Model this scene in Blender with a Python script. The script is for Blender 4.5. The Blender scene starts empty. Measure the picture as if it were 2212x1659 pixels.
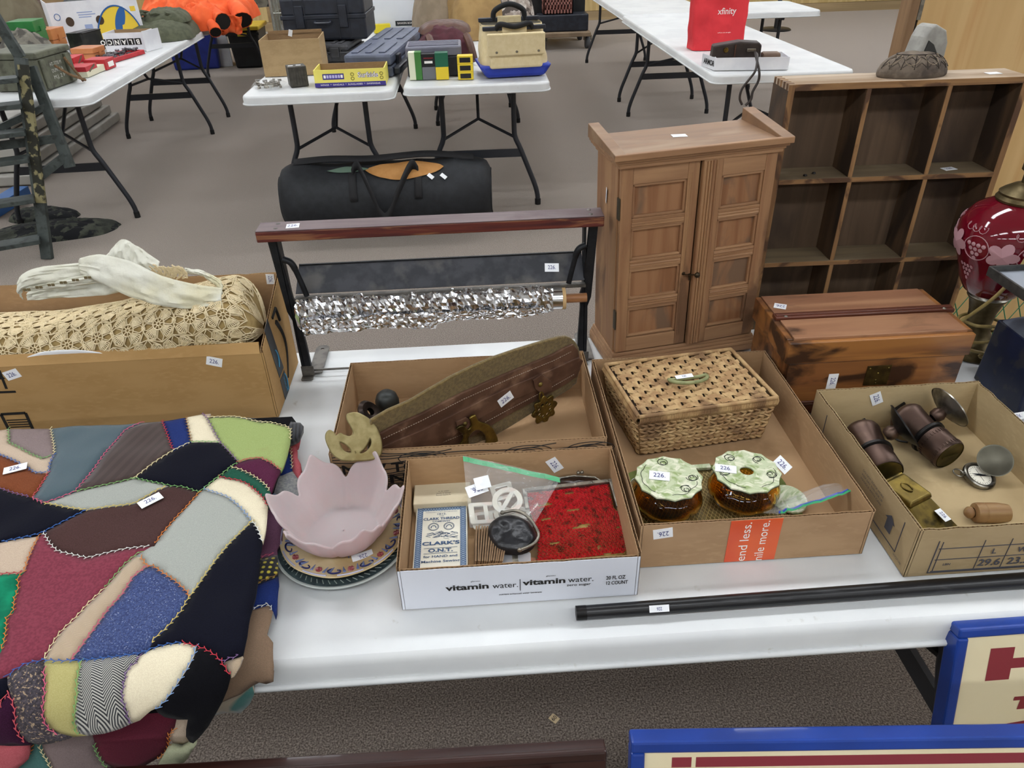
import bpy, bmesh, math, random
from mathutils import Vector, Matrix, noise
from mathutils.geometry import delaunay_2d_cdt
S = bpy.context.scene
COL = S.collection
R = math.radians
PI = math.pi
# ------------------------------------------------------------------ camera
F_PX, PITCH, ROLL, YAW = 1583.3, R(32.98), R(1.707), R(2.512)
EYE = Vector((0, 0, 1.4938))
_f = Vector((math.sin(YAW)*math.cos(PITCH), math.cos(YAW)*math.cos(PITCH), -math.sin(PITCH)))
_r = Vector((math.cos(YAW), -math.sin(YAW), 0))
_u = _r.cross(_f)
RT = math.cos(ROLL)*_r - math.sin(ROLL)*_u
UP = math.sin(ROLL)*_r + math.cos(ROLL)*_u
cam = bpy.data.cameras.new('camera')
cam.sensor_width = 36
cam.lens = F_PX/2212*36
cam.clip_start = .02
cam.clip_end = 100
camo = bpy.data.objects.new('camera', cam)
camo.matrix_world = Matrix(((RT.x, UP.x, -_f.x, EYE.x), (RT.y, UP.y, -_f.y, EYE.y), (RT.z, UP.z, -_f.z, EYE.z), (0, 0, 0, 1)))
COL.objects.link(camo)
S.camera = camo
# ------------------------------------------------------------------ exposure, world
S.view_settings.view_transform = 'Standard'
S.view_settings.look = 'None'
S.view_settings.exposure = 0.55
S.view_settings.gamma = 1
S.view_settings.use_curve_mapping = False
S.cycles.max_bounces = 8
S.cycles.diffuse_bounces = 3
S.cycles.glossy_bounces = 3
S.cycles.transmission_bounces = 8
S.cycles.transparent_max_bounces = 12
S.cycles.caustics_reflective = False
S.cycles.caustics_refractive = False
S.cycles.sample_clamp_indirect = 4
W = bpy.data.worlds.new('world')
S.world = W
W.use_nodes = True
W.node_tree.nodes['Background'].inputs[0].default_value = (.9, .95, 1, 1)
W.node_tree.nodes['Background'].inputs[1].default_value = .35
LAMP_STRENGTH = 12.5
CEIL = 3.0
# ------------------------------------------------------------------ measuring: where a sight line meets a plane of the place
def ray(u, v):
    return _f + (u-1106)/F_PX*RT - (v-829.5)/F_PX*UP
def at_z(u, v, z):
    d = ray(u, v); return EYE + d*((z-EYE.z)/d.z)
def at_y(u, v, y):
    d = ray(u, v); return EYE + d*(y/d.y)
def at_x(u, v, x):
    d = ray(u, v); return EYE + d*(x/d.x)
def at_plane(u, v, P, N):
    d = ray(u, v); return EYE + d*((Vector(P)-EYE).dot(N)/d.dot(N))
# ------------------------------------------------------------------ materials
def lin(h):
    if isinstance(h, str):
        h = [int(h[i:i+2], 16)/255 for i in (0, 2, 4)]
        h = [c/12.92 if c <= .04045 else ((c+.055)/1.055)**2.4 for c in h]
    return (*h[:3], 1)
MATS = {}
def mat(name, c1, c2=None, scale=40, rough=.6, metal=0, bump=0, bscale=None, stretch=(1, 1, 1), detail=6, lo=.35, hi=.65,
        trans=0, ior=1.45, alpha=1, coat=0, emit=0, c3=None, s3=8, st3=None, lo3=.55, hi3=.75, rvar=0, sheen=0, dist=.0, spec=None, bdist=.002, sss=0):
    if name in MATS: return MATS[name]
    lo, hi, lo3, hi3 = [.5+(q-.5)*.6 for q in (lo, hi, lo3, hi3)]      # noise keeps close to its mean
    m = bpy.data.materials.new(name); m.use_nodes = True
    nt = m.node_tree; N = nt.nodes; L = nt.links
    p = N['Principled BSDF']
    p.inputs['Base Color'].default_value = lin(c1)
    p.inputs['Roughness'].default_value = rough
    p.inputs['Metallic'].default_value = metal
    p.inputs['Transmission Weight'].default_value = trans
    p.inputs['IOR'].default_value = ior
    p.inputs['Alpha'].default_value = alpha
    p.inputs['Coat Weight'].default_value = coat
    p.inputs['Sheen Weight'].default_value = sheen
    if sss: p.inputs['Subsurface Weight'].default_value = sss; p.inputs['Subsurface Radius'].default_value = (1, .6, .6); p.inputs['Subsurface Scale'].default_value = .02
    if spec is not None: p.inputs['Specular IOR Level'].default_value = spec
    if emit:
        p.inputs['Emission Color'].default_value = lin(c1); p.inputs['Emission Strength'].default_value = emit
    if c2 or bump or c3:
        tc = N.new('ShaderNodeTexCoord'); mp = N.new('ShaderNodeMapping')
        mp.inputs['Scale'].default_value = stretch
        L.new(tc.outputs['Object'], mp.inputs[0])
    def nz(sc, det=detail):
        n = N.new('ShaderNodeTexNoise'); n.inputs['Scale'].default_value = sc; n.inputs['Detail'].default_value = det
        n.inputs['Distortion'].default_value = dist
        L.new(mp.outputs[0], n.inputs['Vector']); return n
    if c2:
        n = nz(scale); r = N.new('ShaderNodeValToRGB')
        r.color_ramp.elements[0].position = lo; r.color_ramp.elements[1].position = hi
        r.color_ramp.elements[0].color = lin(c1); r.color_ramp.elements[1].color = lin(c2)
        L.new(n.outputs[0], r.inputs[0]); col = r.outputs[0]
        if c3:
            n3 = nz(s3)
            if st3:
                mp3 = N.new('ShaderNodeMapping'); mp3.inputs['Scale'].default_value = st3; L.new(tc.outputs['Object'], mp3.inputs[0]); L.new(mp3.outputs[0], n3.inputs['Vector'])
            r3 = N.new('ShaderNodeMapRange'); r3.inputs[1].default_value = lo3; r3.inputs[2].default_value = hi3
            L.new(n3.outputs[0], r3.inputs[0])
            mx = N.new('ShaderNodeMix'); mx.data_type = 'RGBA'
            L.new(r3.outputs[0], mx.inputs[0]); L.new(col, mx.inputs[6]); mx.inputs[7].default_value = lin(c3)
            col = mx.outputs[2]
        L.new(col, p.inputs['Base Color'])
        if rvar:
            rr = N.new('ShaderNodeMapRange'); rr.inputs[3].default_value = rough-rvar; rr.inputs[4].default_value = rough+rvar
            L.new(n.outputs[0], rr.inputs[0]); L.new(rr.outputs[0], p.inputs['Roughness'])
    if bump:
        n = nz(bscale or scale); b = N.new('ShaderNodeBump'); b.inputs['Strength'].default_value = bump; b.inputs['Distance'].default_value = bdist
        L.new(n.outputs[0], b.inputs['Height']); L.new(b.outputs[0], p.inputs['Normal'])
    MATS[name] = m
    return m
def weave(name, c1, c2, scale=300, kind='WAVE', rot=0, bump=.3, rough=.9, mixn=None, sheen=.2, profile='SIN', dist=0):
    """cloth with stripes, tweed or herringbone printed by texture nodes"""
    if name in MATS: return MATS[name]
    m = mat(name, c1, rough=rough, sheen=sheen); nt = m.node_tree; N = nt.nodes; L = nt.links; p = N['Principled BSDF']
    tc = N.new('ShaderNodeTexCoord'); mp = N.new('ShaderNodeMapping'); mp.inputs['Rotation'].default_value = (0, 0, rot)
    L.new(tc.outputs['Object'], mp.inputs[0])
    w = N.new('ShaderNodeTexWave'); w.inputs['Scale'].default_value = scale; w.wave_profile = profile
    w.inputs['Distortion'].default_value = dist
    L.new(mp.outputs[0], w.inputs['Vector'])
    r = N.new('ShaderNodeValToRGB'); r.color_ramp.elements[0].color = lin(c1); r.color_ramp.elements[1].color = lin(c2)
    r.color_ramp.elements[0].position = .3; r.color_ramp.elements[1].position = .7
    if kind == 'HERRING':
        w2 = N.new('ShaderNodeTexWave'); w2.inputs['Scale'].default_value = scale*.12; w2.wave_profile = 'TRI'; w2.bands_direction = 'Y'
        L.new(mp.outputs[0], w2.inputs['Vector'])
        ml = N.new('ShaderNodeMath'); ml.operation = 'MULTIPLY'; ml.inputs[1].default_value = 22
        L.new(w2.outputs['Fac'], ml.inputs[0]); L.new(ml.outputs[0], w.inputs['Phase Offset'])
    if kind == 'PLAID':
        w2 = N.new('ShaderNodeTexWave'); w2.inputs['Scale'].default_value = scale; w2.bands_direction = 'Y'
        L.new(mp.outputs[0], w2.inputs['Vector'])
        ml = N.new('ShaderNodeMath'); ml.operation = 'MULTIPLY'
        L.new(w.outputs['Fac'], ml.inputs[0]); L.new(w2.outputs['Fac'], ml.inputs[1]); L.new(ml.outputs[0], r.inputs[0])
    else:
        L.new(w.outputs['Fac'], r.inputs[0])
    L.new(r.outputs[0], p.inputs['Base Color'])
    b = N.new('ShaderNodeBump'); b.inputs['Strength'].default_value = bump; b.inputs['Distance'].default_value = .001
    L.new(w.outputs['Fac'], b.inputs['Height']); L.new(b.outputs[0], p.inputs['Normal'])
    return m
# ------------------------------------------------------------------ mesh builder (world coordinates)
class B:
    def __init__(s): s.v = []; s.f = []; s.m = []
    def add(s, vs, fs, mi=0):
        o = len(s.v); s.v += [Vector(v) for v in vs]
        s.f += [tuple(i+o for i in f) for f in fs]; s.m += [mi]*len(fs); return s
    def box(s, x0, y0, z0, x1, y1, z1, mi=0):
        return s.hexa([(x0, y0, z0), (x1, y0, z0), (x1, y1, z0), (x0, y1, z0)], [(x0, y0, z1), (x1, y0, z1), (x1, y1, z1), (x0, y1, z1)], mi)
    def cbox(s, c, d, rz=0, mi=0, M=None):
        M2 = (M or Matrix.Translation(Vector(c)) @ Matrix.Rotation(rz, 4, 'Z'))
        x, y, z = d[0]/2, d[1]/2, d[2]/2
        q = [(-x, -y, -z), (x, -y, -z), (x, y, -z), (-x, y, -z), (-x, -y, z), (x, -y, z), (x, y, z), (-x, y, z)]
        return s.add([M2 @ Vector(p) for p in q], [(3, 2, 1, 0), (4, 5, 6, 7), (0, 1, 5, 4), (1, 2, 6, 5), (2, 3, 7, 6), (3, 0, 4, 7)], mi)
    def hexa(s, lo, hi, mi=0):
        return s.add(list(lo)+list(hi), [(3, 2, 1, 0), (4, 5, 6, 7), (0, 1, 5, 4), (1, 2, 6, 5), (2, 3, 7, 6), (3, 0, 4, 7)], mi)
    def beam(s, a, b, w, h, up=(0, 0, 1), mi=0):
        """bar of section w x h from a to b; h runs along up"""
        a = Vector(a); b = Vector(b); d = (b-a).normalized(); U = Vector(up); sd = d.cross(U).normalized(); U = sd.cross(d)
        k = lambda p: [p - sd*w/2 - U*h/2, p + sd*w/2 - U*h/2, p + sd*w/2 + U*h/2, p - sd*w/2 + U*h/2]
        A = k(a); Bb = k(b)
        return s.add(A+Bb, [(0, 1, 2, 3), (7, 6, 5, 4), (1, 0, 4, 5), (2, 1, 5, 6), (3, 2, 6, 7), (0, 3, 7, 4)], mi)
    def tube(s, pts, r, n=8, closed=False, mi=0, caps=True):
        pts = [Vector(p) for p in pts]; k = len(pts); rs = r if isinstance(r, (list, tuple)) else [r]*k
        o = len(s.v); prev = None
        for i, p in enumerate(pts):
            a = pts[(i-1) % k] if (closed or i > 0) else p
            c = pts[(i+1) % k] if (closed or i < k-1) else p
            t = (c-a)
            t = t.normalized() if t.length > 1e-9 else Vector((0, 0, 1))
            if prev is None:
                q = Vector((0, 0, 1)) if abs(t.z) < .9 else Vector((1, 0, 0))
                nn = (q - t*q.dot(t)).normalized()
            else:
                nn = prev - t*prev.dot(t)
                nn = nn.normalized() if nn.length > 1e-6 else t.orthogonal().normalized()
            prev = nn; bb = t.cross(nn)
            for j in range(n):
                a_ = 2*PI*j/n; s.v.append(p + (nn*math.cos(a_)+bb*math.sin(a_))*rs[i])
        for i in range(k if closed else k-1):
            for j in range(n):
                i2 = (i+1) % k
                s.f.append((o+i*n+j, o+i*n+(j+1) % n, o+i2*n+(j+1) % n, o+i2*n+j)); s.m.append(mi)
        if caps and not closed:
            s.f.append(tuple(o+j for j in range(n))[::-1]); s.f.append(tuple(o+(k-1)*n+j for j in range(n))); s.m += [mi, mi]
        return s
    def lathe(s, prof, n=24, M=None, mi=0, wob=None, a0=0, a1=2*PI):
        M = M or Matrix.Identity(4); o = len(s.v); k = len(prof); full = abs(a1-a0-2*PI) < 1e-6; nn = n if full else n+1
        for r, z in prof:
            for j in range(nn):
                a = a0+(a1-a0)*j/n; rr = r*(wob(a, z) if wob else 1)
                s.v.append(M @ Vector((rr*math.cos(a), rr*math.sin(a), z)))
        for i in range(k-1):
            for j in range(n):
                j2 = (j+1) % nn
                s.f.append((o+i*nn+j, o+i*nn+j2, o+(i+1)*nn+j2, o+(i+1)*nn+j)); s.m.append(mi)
        return s
    def prism(s, poly, h, M=None, mi=0, z0=0):
        """closed outline (2D) given thickness along local z"""
        M = M or Matrix.Identity(4); n = len(poly)
        vs = [M @ Vector((p[0], p[1], z0)) for p in poly] + [M @ Vector((p[0], p[1], z0+h)) for p in poly]
        fs = [tuple(range(n))[::-1], tuple(range(n, 2*n))] + [(i, (i+1) % n, n+(i+1) % n, n+i) for i in range(n)]
        return s.add(vs, fs, mi)
    def slab(s, pts, off, mi=0):
        """closed outline of 3D points given thickness by the vector off"""
        n = len(pts); off = Vector(off); vs = [Vector(p) for p in pts] + [Vector(p)+off for p in pts]
        return s.add(vs, [tuple(range(n))[::-1], tuple(range(n, 2*n))] + [(i, (i+1) % n, n+(i+1) % n, n+i) for i in range(n)], mi)
    def grid(s, fn, nu, nv, mi=0, closeu=False, closev=False):
        o = len(s.v); cu = nu if closeu else nu+1; cv = nv if closev else nv+1
        for i in range(cu):
            for j in range(cv): s.v.append(Vector(fn(i/nu, j/nv)))
        for i in range(nu):
            for j in range(nv):
                a, b = (i+1) % cu, (j+1) % cv
                s.f.append((o+i*cv+j, o+a*cv+j, o+a*cv+b, o+i*cv+b)); s.m.append(mi)
        return s
    def xf(s, M):
        s.v = [M @ v for v in s.v]; return s
    def out(s, name, mats, parent=None, smooth=None, bevel=0, bseg=2, solid=0, sub=0, label=None, cat=None, group=None, kind=None, soff=-1):
        me = bpy.data.meshes.new(name)
        M = MW.get(parent) if parent is not None else None
        if M is not None:
            Mi = M.inverted(); vs = [Mi @ v for v in s.v]; root = M
        elif parent is None:
            # a thing of one mesh: its origin goes to its base
            xs = [v.x for v in s.v]; ys = [v.y for v in s.v]; zs = [v.z for v in s.v]
            root = Matrix.Translation(((min(xs)+max(xs))/2, (min(ys)+max(ys))/2, min(zs)))
            vs = [v - root.translation for v in s.v]
        me.from_pydata([tuple(v) for v in vs], [], s.f)
        if not isinstance(mats, (list, tuple)): mats = [mats]
        for q in mats: me.materials.append(q)
        if len(mats) > 1: me.polygons.foreach_set('material_index', s.m)
        me.update()
        bm = bmesh.new(); bm.from_mesh(me); bmesh.ops.recalc_face_normals(bm, faces=bm.faces); bm.to_mesh(me); bm.free()
        if smooth is not None:
            me.polygons.foreach_set('use_smooth', [True]*len(me.polygons))
            me.set_sharp_from_angle(angle=R(smooth))
        o = bpy.data.objects.new(name, me); COL.objects.link(o)
        MW[o] = root
        if parent is not None: o.parent = parent
        else: o.matrix_world = root
        if solid:
            q = o.modifiers.new('solid', 'SOLIDIFY'); q.thickness = solid; q.offset = soff
        if bevel:
            q = o.modifiers.new('bevel', 'BEVEL'); q.width = bevel; q.segments = bseg; q.limit_method = 'ANGLE'; q.angle_limit = R(40)
        if sub:
            q = o.modifiers.new('sub', 'SUBSURF'); q.levels = sub; q.render_levels = sub
        info(o, label, cat, group, kind)
        return o
MW = {}
def info(o, label=None, cat=None, group=None, kind=None):
    if label: o['label'] = label
    if cat: o['category'] = cat
    if group: o['group'] = group
    if kind: o['kind'] = kind
    return o
def thing(name, label, cat, loc=(0, 0, 0), rz=0, group=None, rot=None):
    o = bpy.data.objects.new(name, None); o.empty_display_size = .05; COL.objects.link(o)
    M = Matrix.Translation(Vector(loc)) @ (rot if rot is not None else Matrix.Rotation(rz, 4, 'Z'))
    o.matrix_world = M; MW[o] = M
    return info(o, label, cat, group)
def dup(root, M, label=None, group=None):
    """copy a thing with its parts and their sub-parts to the place M"""
    c = root.copy(); COL.objects.link(c); c.matrix_world = M; MW[c] = M
    if label: c['label'] = label
    if group: c['group'] = group
    for ch in list(root.children):
        d = ch.copy(); COL.objects.link(d); d.parent = c; MW[d] = M
        for g in list(ch.children):
            e = g.copy(); COL.objects.link(e); e.parent = d; MW[e] = M
    return c
def frame(o, x, n):
    """matrix with local x along x, local z along n"""
    z = Vector(n).normalized(); x = Vector(x); x = (x - z*x.dot(z)).normalized(); y = z.cross(x); o = Vector(o)
    return Matrix(((x.x, y.x, z.x, o.x), (x.y, y.y, z.y, o.y), (x.z, y.z, z.z, o.z), (0, 0, 0, 1)))
TXT = {}
def text_geo(s, bold=0, depth=0):
    k = (s, bold)
    if k not in TXT:
        cu = bpy.data.curves.new('t', 'FONT'); cu.body = s; cu.align_x = 'CENTER'; cu.align_y = 'CENTER'; cu.offset = bold; cu.resolution_u = 3
        o = bpy.data.objects.new('t', cu); COL.objects.link(o)
        dg = bpy.context.evaluated_depsgraph_get(); me = bpy.data.meshes.new_from_object(o.evaluated_get(dg))
        TXT[k] = ([v.co.copy() for v in me.vertices], [tuple(p.vertices) for p in me.polygons])
        bpy.data.objects.remove(o); bpy.data.curves.remove(cu); bpy.data.meshes.remove(me)
    return TXT[k]
def put_text(b, s, M, h, bold=0, sx=1, shear=0, mi=0, w=None):
    """lettering of cap height h, centred on M's origin, in M's xy plane"""
    vs, fs = text_geo(s, bold)
    k = h/.7
    if w:
        xs = [v.x for v in vs]; sx = w/((max(xs)-min(xs))*k)
    b.add([M @ Vector(((v.x*sx+v.y*shear)*k, v.y*k, 0)) for v in vs], fs, mi); return b
INK = mat('ballpoint_ink', '3a3f7a', rough=.7)
PAPER = mat('white_sticker_paper', 'eef0f2', rough=.6)
BLACK_INK = mat('black_printing_ink', '16130f', rough=.7)
def sticker(parent, c, n, d, w=.026, h=.017, s='226.', t=.0006):
    """paper lot sticker centred at c, facing n, its writing running along d"""
    M = frame(Vector(c)+Vector(n).normalized()*t, d, n)
    o = B().add([M @ Vector(p) for p in [(-w/2, -h/2, 0), (w/2, -h/2, 0), (w/2, h/2, 0), (-w/2, h/2, 0), (-w/2, -h/2, -t), (w/2, -h/2, -t), (w/2, h/2, -t), (-w/2, h/2, -t)]],
                [(0, 1, 2, 3), (7, 6, 5, 4), (1, 0, 4, 5), (2, 1, 5, 6), (3, 2, 6, 7), (0, 3, 7, 4)]).out('price_sticker', PAPER, parent)
    if s:
        M2 = M @ Matrix.Translation((0, 0, .0004))
        put_text(B(), s, M2, h*.48, sx=.8).out('handwriting', INK, o)
    return o
def stick_px(parent, u, v, P, N, du, dv, **k):
    c = at_plane(u, v, P, Vector(N)); d = at_plane(u+du, v+dv, P, Vector(N)) - c
    return sticker(parent, c, N, d, **k)
def smoothpath(pts, n=6, closed=False):
    """Catmull-Rom through the points"""
    P = [Vector(p) for p in pts]; k = len(P); o = []
    for i in range(k if closed else k-1):
        a = P[(i-1) % k] if closed or i > 0 else P[i]*2-P[i+1]
        b = P[i]; c = P[(i+1) % k]; d = P[(i+2) % k] if closed or i < k-2 else c*2-b
        for j in range(n):
            t = j/n
            o.append(.5*((2*b)+(c-a)*t+(2*a-5*b+4*c-d)*t*t+(3*b-a-3*c+d)*t**3))
    if not closed: o.append(P[-1])
    return o
def nz(x, y=0, z=0): return noise.noise(Vector((x, y, z)))
def rrect(x0, y0, x1, y1, r, n=5):
    p = []
    for cx, cy, a in ((x1-r, y1-r, 0), (x0+r, y1-r, PI/2), (x0+r, y0+r, PI), (x1-r, y0+r, 1.5*PI)):
        p += [(cx+r*math.cos(a+PI/2*i/n), cy+r*math.sin(a+PI/2*i/n)) for i in range(n+1)]
    return p
# ------------------------------------------------------------------ the room
def carpet():
    m = mat('looped_carpet', '8f857d', rough=.95, sheen=1, spec=.1); N = m.node_tree.nodes; L = m.node_tree.links; p = N['Principled BSDF']
    p.inputs['Sheen Roughness'].default_value = .45; p.inputs['Sheen Tint'].default_value = lin('e8ddd2')
    tc = N.new('ShaderNodeTexCoord')
    n = N.new('ShaderNodeTexNoise'); n.inputs['Scale'].default_value = 250; n.inputs['Detail'].default_value = 4; L.new(tc.outputs['Object'], n.inputs[0])
    r = N.new('ShaderNodeValToRGB'); e = r.color_ramp.elements
    e[0].position = .34; e[0].color = lin('3d342e'); e[1].position = .68; e[1].color = lin('93887e')
    x = e.new(.52); x.color = lin('6f655d'); L.new(n.outputs[0], r.inputs[0])
    n2 = N.new('ShaderNodeTexNoise'); n2.inputs['Scale'].default_value = .9; L.new(tc.outputs['Object'], n2.inputs[0])
    mr = N.new('ShaderNodeMapRange'); mr.inputs[3].default_value = .88; mr.inputs[4].default_value = 1.08; L.new(n2.outputs[0], mr.inputs[0])
    mx = N.new('ShaderNodeMix'); mx.data_type = 'RGBA'; mx.blend_type = 'MULTIPLY'; mx.inputs[0].default_value = 1
    L.new(r.outputs[0], mx.inputs[6]); L.new(mr.outputs[0], mx.inputs[7]); L.new(mx.outputs[2], p.inputs['Base Color'])
    b = N.new('ShaderNodeBump'); b.inputs['Strength'].default_value = .6; b.inputs['Distance'].default_value = .004
    L.new(n.outputs[0], b.inputs['Height']); L.new(b.outputs[0], p.inputs['Normal'])
    return m
X0, X1, Y0, Y1 = -7.5, 8.5, -4.5, 12.6
def plane_box(name, a, b_, m): return B().box(*a, *b_).out(name, m, kind='structure')
plane_box('floor', (X0, Y0, -.1), (X1, Y1, 0), carpet())
WALLP = mat('painted_wall', 'b4b0a8', rough=.8)
plane_box('ceiling', (X0, Y0, CEIL), (X1, Y1, CEIL+.1), mat('ceiling_tile', 'e8e8e4', 'dcdcd8', scale=60, rough=.9))
plane_box('wall_left', (X0-.1, Y0, 0), (X0, Y1, CEIL), WALLP)
plane_box('wall_right', (X1, Y0, 0), (X1+.1, Y1, CEIL), WALLP)
plane_box('wall_front', (X0, Y0-.1, 0), (X1, Y0, CEIL), WALLP)
BIRCH = mat('birch_veneer', 'd8bd84', 'c9ab70', scale=3, stretch=(6, 6, .35), rough=.45, detail=4)
wb = plane_box('wall_back', (X0, Y1, 0), (X1, Y1+.1, CEIL), BIRCH)
MW[wb] = Matrix.Translation(((X0+X1)/2, Y1+.05, 0))
x = -6.9
while x < 8:
    B().box(x, Y1-.02, .13, x+1.19, Y1, 2.4).out('panel', BIRCH, wb); x += 1.2
B().box(X0, Y1-.028, 0, X1, Y1, .125).out('baseboard_back', mat('tan_baseboard', 'a58d68', 'b59c74', scale=3, stretch=(.3, 6, 6), rough=.5), kind='structure')
# fluorescent ceiling fixtures in rows that run along the tables
FIXM = mat('lamp_housing', 'f2f2f0', rough=.4)
TUBE = mat('fluorescent_diffuser', 'f6faff', emit=LAMP_STRENGTH)
fx = None
for j, y in enumerate((-3.2, -.75, 1.9, 4.6, 7.3, 10.0)):
    for i in range(7):
        x = -6 + i*2.1
        if fx is None:
            fx = thing('ceiling_light', 'long white fluorescent ceiling fixture in a row above the tables', 'light', (x, y, CEIL-.09), group='fluorescent ceiling fixtures')
            B().box(x-.75, y-.16, CEIL-.07, x+.75, y+.16, CEIL-.001).out('housing', FIXM, fx)
            B().box(x-.72, y-.13, CEIL-.09, x+.72, y+.13, CEIL-.071).out('diffuser', TUBE, fx)
        else: dup(fx, Matrix.Translation((x, y, CEIL-.09)))
# ------------------------------------------------------------------ folding tables
TW = mat('white_table_plastic', 'dcdedd', 'd3d5d5', scale=6, rough=.42, bump=.06, bscale=900, bdist=.0005, c3='c2c1bb', s3=45, lo3=.80, hi3=.95)
STEEL = mat('dark_grey_tube', '33353a', rough=.4, metal=.3)
TT = .737
def folding_table(label, M, L, Wd=.762, h=TT, legs=(1, 1), rr=.06, group=None):
    """local x along the length from 0 to L, local y across, centred"""
    t = thing('folding_table', label, 'table', M.translation, rot=M.to_3x3().to_4x4(), group=group)
    b = B(); th = .047
    rings = [(0.004, h-th), (0, h-th+.004), (0, h-.012), (.003, h-.005), (.008, h-.0012), (.02, h), (.034, h-.0022)]
    vs = []; n = None
    for ins, z in rings:
        p = rrect(ins, -Wd/2+ins, L-ins, Wd/2-ins, max(rr-ins, .012), 6); n = len(p)
        vs += [M @ Vector((q[0], q[1], z)) for q in p]
    fs = []
    for i in range(len(rings)-1):
        fs += [(i*n+j, i*n+(j+1) % n, (i+1)*n+(j+1) % n, (i+1)*n+j) for j in range(n)]
    fs += [tuple(range(n))[::-1], tuple(range((len(rings)-1)*n, len(rings)*n))]
    b.add(vs, fs).out('tabletop', TW, t, smooth=30)
    # raised foot line that runs round the skirt
    p = rrect(-.002, -Wd/2-.002, L+.002, Wd/2+.002, rr, 6)
    B().tube([M @ Vector((q[0], q[1], h-th+.005)) for q in p], .0045, n=6, closed=True).out('skirt_bead', TW, t, smooth=60)
    for e in (0, 1):
        if not legs[e]: continue
        sx = 1 if e == 0 else -1; x0 = .27 if e == 0 else L-.27
        for s in (-1, 1):
            pts = [(x0, s*.20, h-.05), (x0, s*.20, .47), (x0, s*.205, .40), (x0, s*.235, .33), (x0, s*.285, .20), (x0, s*.315, .12), (x0, s*.33, .06), (x0, s*.332, .012)]
            lg = B().tube([M @ Vector(q) for q in smoothpath(pts, 4)], .0145, n=8).out('leg', STEEL, t, smooth=50)
            B().tube([M @ Vector((x0, s*.332, z)) for z in (0, .035)], .0175, n=8).out('foot_cap', mat('black_rubber', '141414', rough=.7), lg, smooth=50)
        B().beam(M @ Vector((x0, -.245, .31)), M @ Vector((x0, .245, .31)), .012, .045).out('crossbar', STEEL, t)
        B().beam(M @ Vector((x0, -.25, h-.065)), M @ Vector((x0, .25, h-.065)), .03, .03).out('top_bar', STEEL, t)
        br = B().tube([M @ Vector((x0+sx*.42, 0, h-.06)), M @ Vector((x0+sx*.16, 0, .47))], .010, n=6)
        for s in (-1, 1):
            br.tube([M @ Vector((x0+sx*.16, 0, .47)), M @ Vector((x0, s*.2, .40))], .009, n=6)
        br.out('brace', STEEL, t, smooth=50)
    return t
def tm(x, y, a): return Matrix.Translation((x, y, 0)) @ Matrix.Rotation(a, 4, 'Z')
near = folding_table('long white plastic folding table in front, laid with boxes and antiques', tm(-1.52, .5735+.381, 0), 2.55)
folding_table('white folding table left of the aisle with the olive ammunition can on its near end', tm(-2.335, 4.06, R(93)), 2.5)
folding_table('white folding table covered by blaze orange clothing at its near end', tm(-2.47, 6.62, R(92)), 2.55)
folding_table('white folding table with the yellow cardboard tray and the grey rifle case', tm(-.765, 3.93, R(90.5)), 2.55)
folding_table('white folding table with the cream canvas tool bag on its near end', tm(.04, 4.0, R(89.5)), 2.55)
folding_table('second white table behind the canvas tool bag, under the tan bags', tm(.03, 6.58, R(90)), 2.5)
folding_table('bare white folding table that holds the red shopping bag', tm(1.655, 4.0, R(90)), 2.6)
folding_table('empty white folding table end to end behind the red shopping bag table', tm(1.68, 6.62, R(90)), 2.55)
folding_table('empty white table set crosswise at right in front of the wood panels', tm(2.10, 6.86, 0), .80, legs=(0, 1))
# ------------------------------------------------------------------ crazy quilt, folded and hanging over the table edge
class Drape:
    """cloth sheet that runs along a (y, z) section, straight in x, with soft wrinkles"""
    def __init__(s, sec, amp=.003, seed=0):
        s.p = smoothpath([(0, y, z) for y, z in sec], 5); s.p = [(v.y, v.z) for v in s.p]
        s.s = [0]
        for a, b in zip(s.p, s.p[1:]): s.s.append(s.s[-1]+math.hypot(b[0]-a[0], b[1]-a[1]))
        s.amp = amp; s.seed = seed
    def hit(s, u, v):
        d = ray(u, v); best = None
        for i, (a, b) in enumerate(zip(s.p, s.p[1:])):
            ey, ez = b[0]-a[0], b[1]-a[1]
            det = d.y*(-ez)+ey*d.z
            if abs(det) < 1e-12: continue
            # t*d = a-eye + k*e
            ry, rz = a[0], a[1]-EYE.z
            t = (ry*(-ez)+ey*rz)/det; k = (d.y*rz-d.z*ry)/det
            if t > 0 and -1e-6 <= k <= 1+1e-6 and (best is None or t < best[0]): best = (t, s.s[i]+k*math.hypot(ey, ez))
        if best is None:
            t = s.p[-1][0]/d.y; best = (t, s.s[-1])
        return (best[0]*d.x, best[1])
    def at(s, x, q, lift=0):
        i = 0
        while i < len(s.s)-2 and s.s[i+1] < q: i += 1
        k = (q-s.s[i])/max(s.s[i+1]-s.s[i], 1e-9)
        a, b = s.p[i], s.p[i+1]; y = a[0]+(b[0]-a[0])*k; z = a[1]+(b[1]-a[1])*k
        ty, tz = b[0]-a[0], b[1]-a[1]; l = math.hypot(ty, tz); ny, nz_ = tz/l, -ty/l      # outward
        w = s.amp*(nz(x*9+s.seed, q*9, 1.3)+.6*nz(x*22, q*17+s.seed, 4.1)) + lift
        return Vector((x, y+ny*w, z+nz_*w))
def inside(p, poly):
    c = False; n = len(poly); j = n-1
    for i in range(n):
        a, b = poly[i], poly[j]
        if (a[1] > p[1]) != (b[1] > p[1]) and p[0] < (b[0]-a[0])*(p[1]-a[1])/(b[1]-a[1])+a[0]: c = not c
        j = i
    return c
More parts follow.
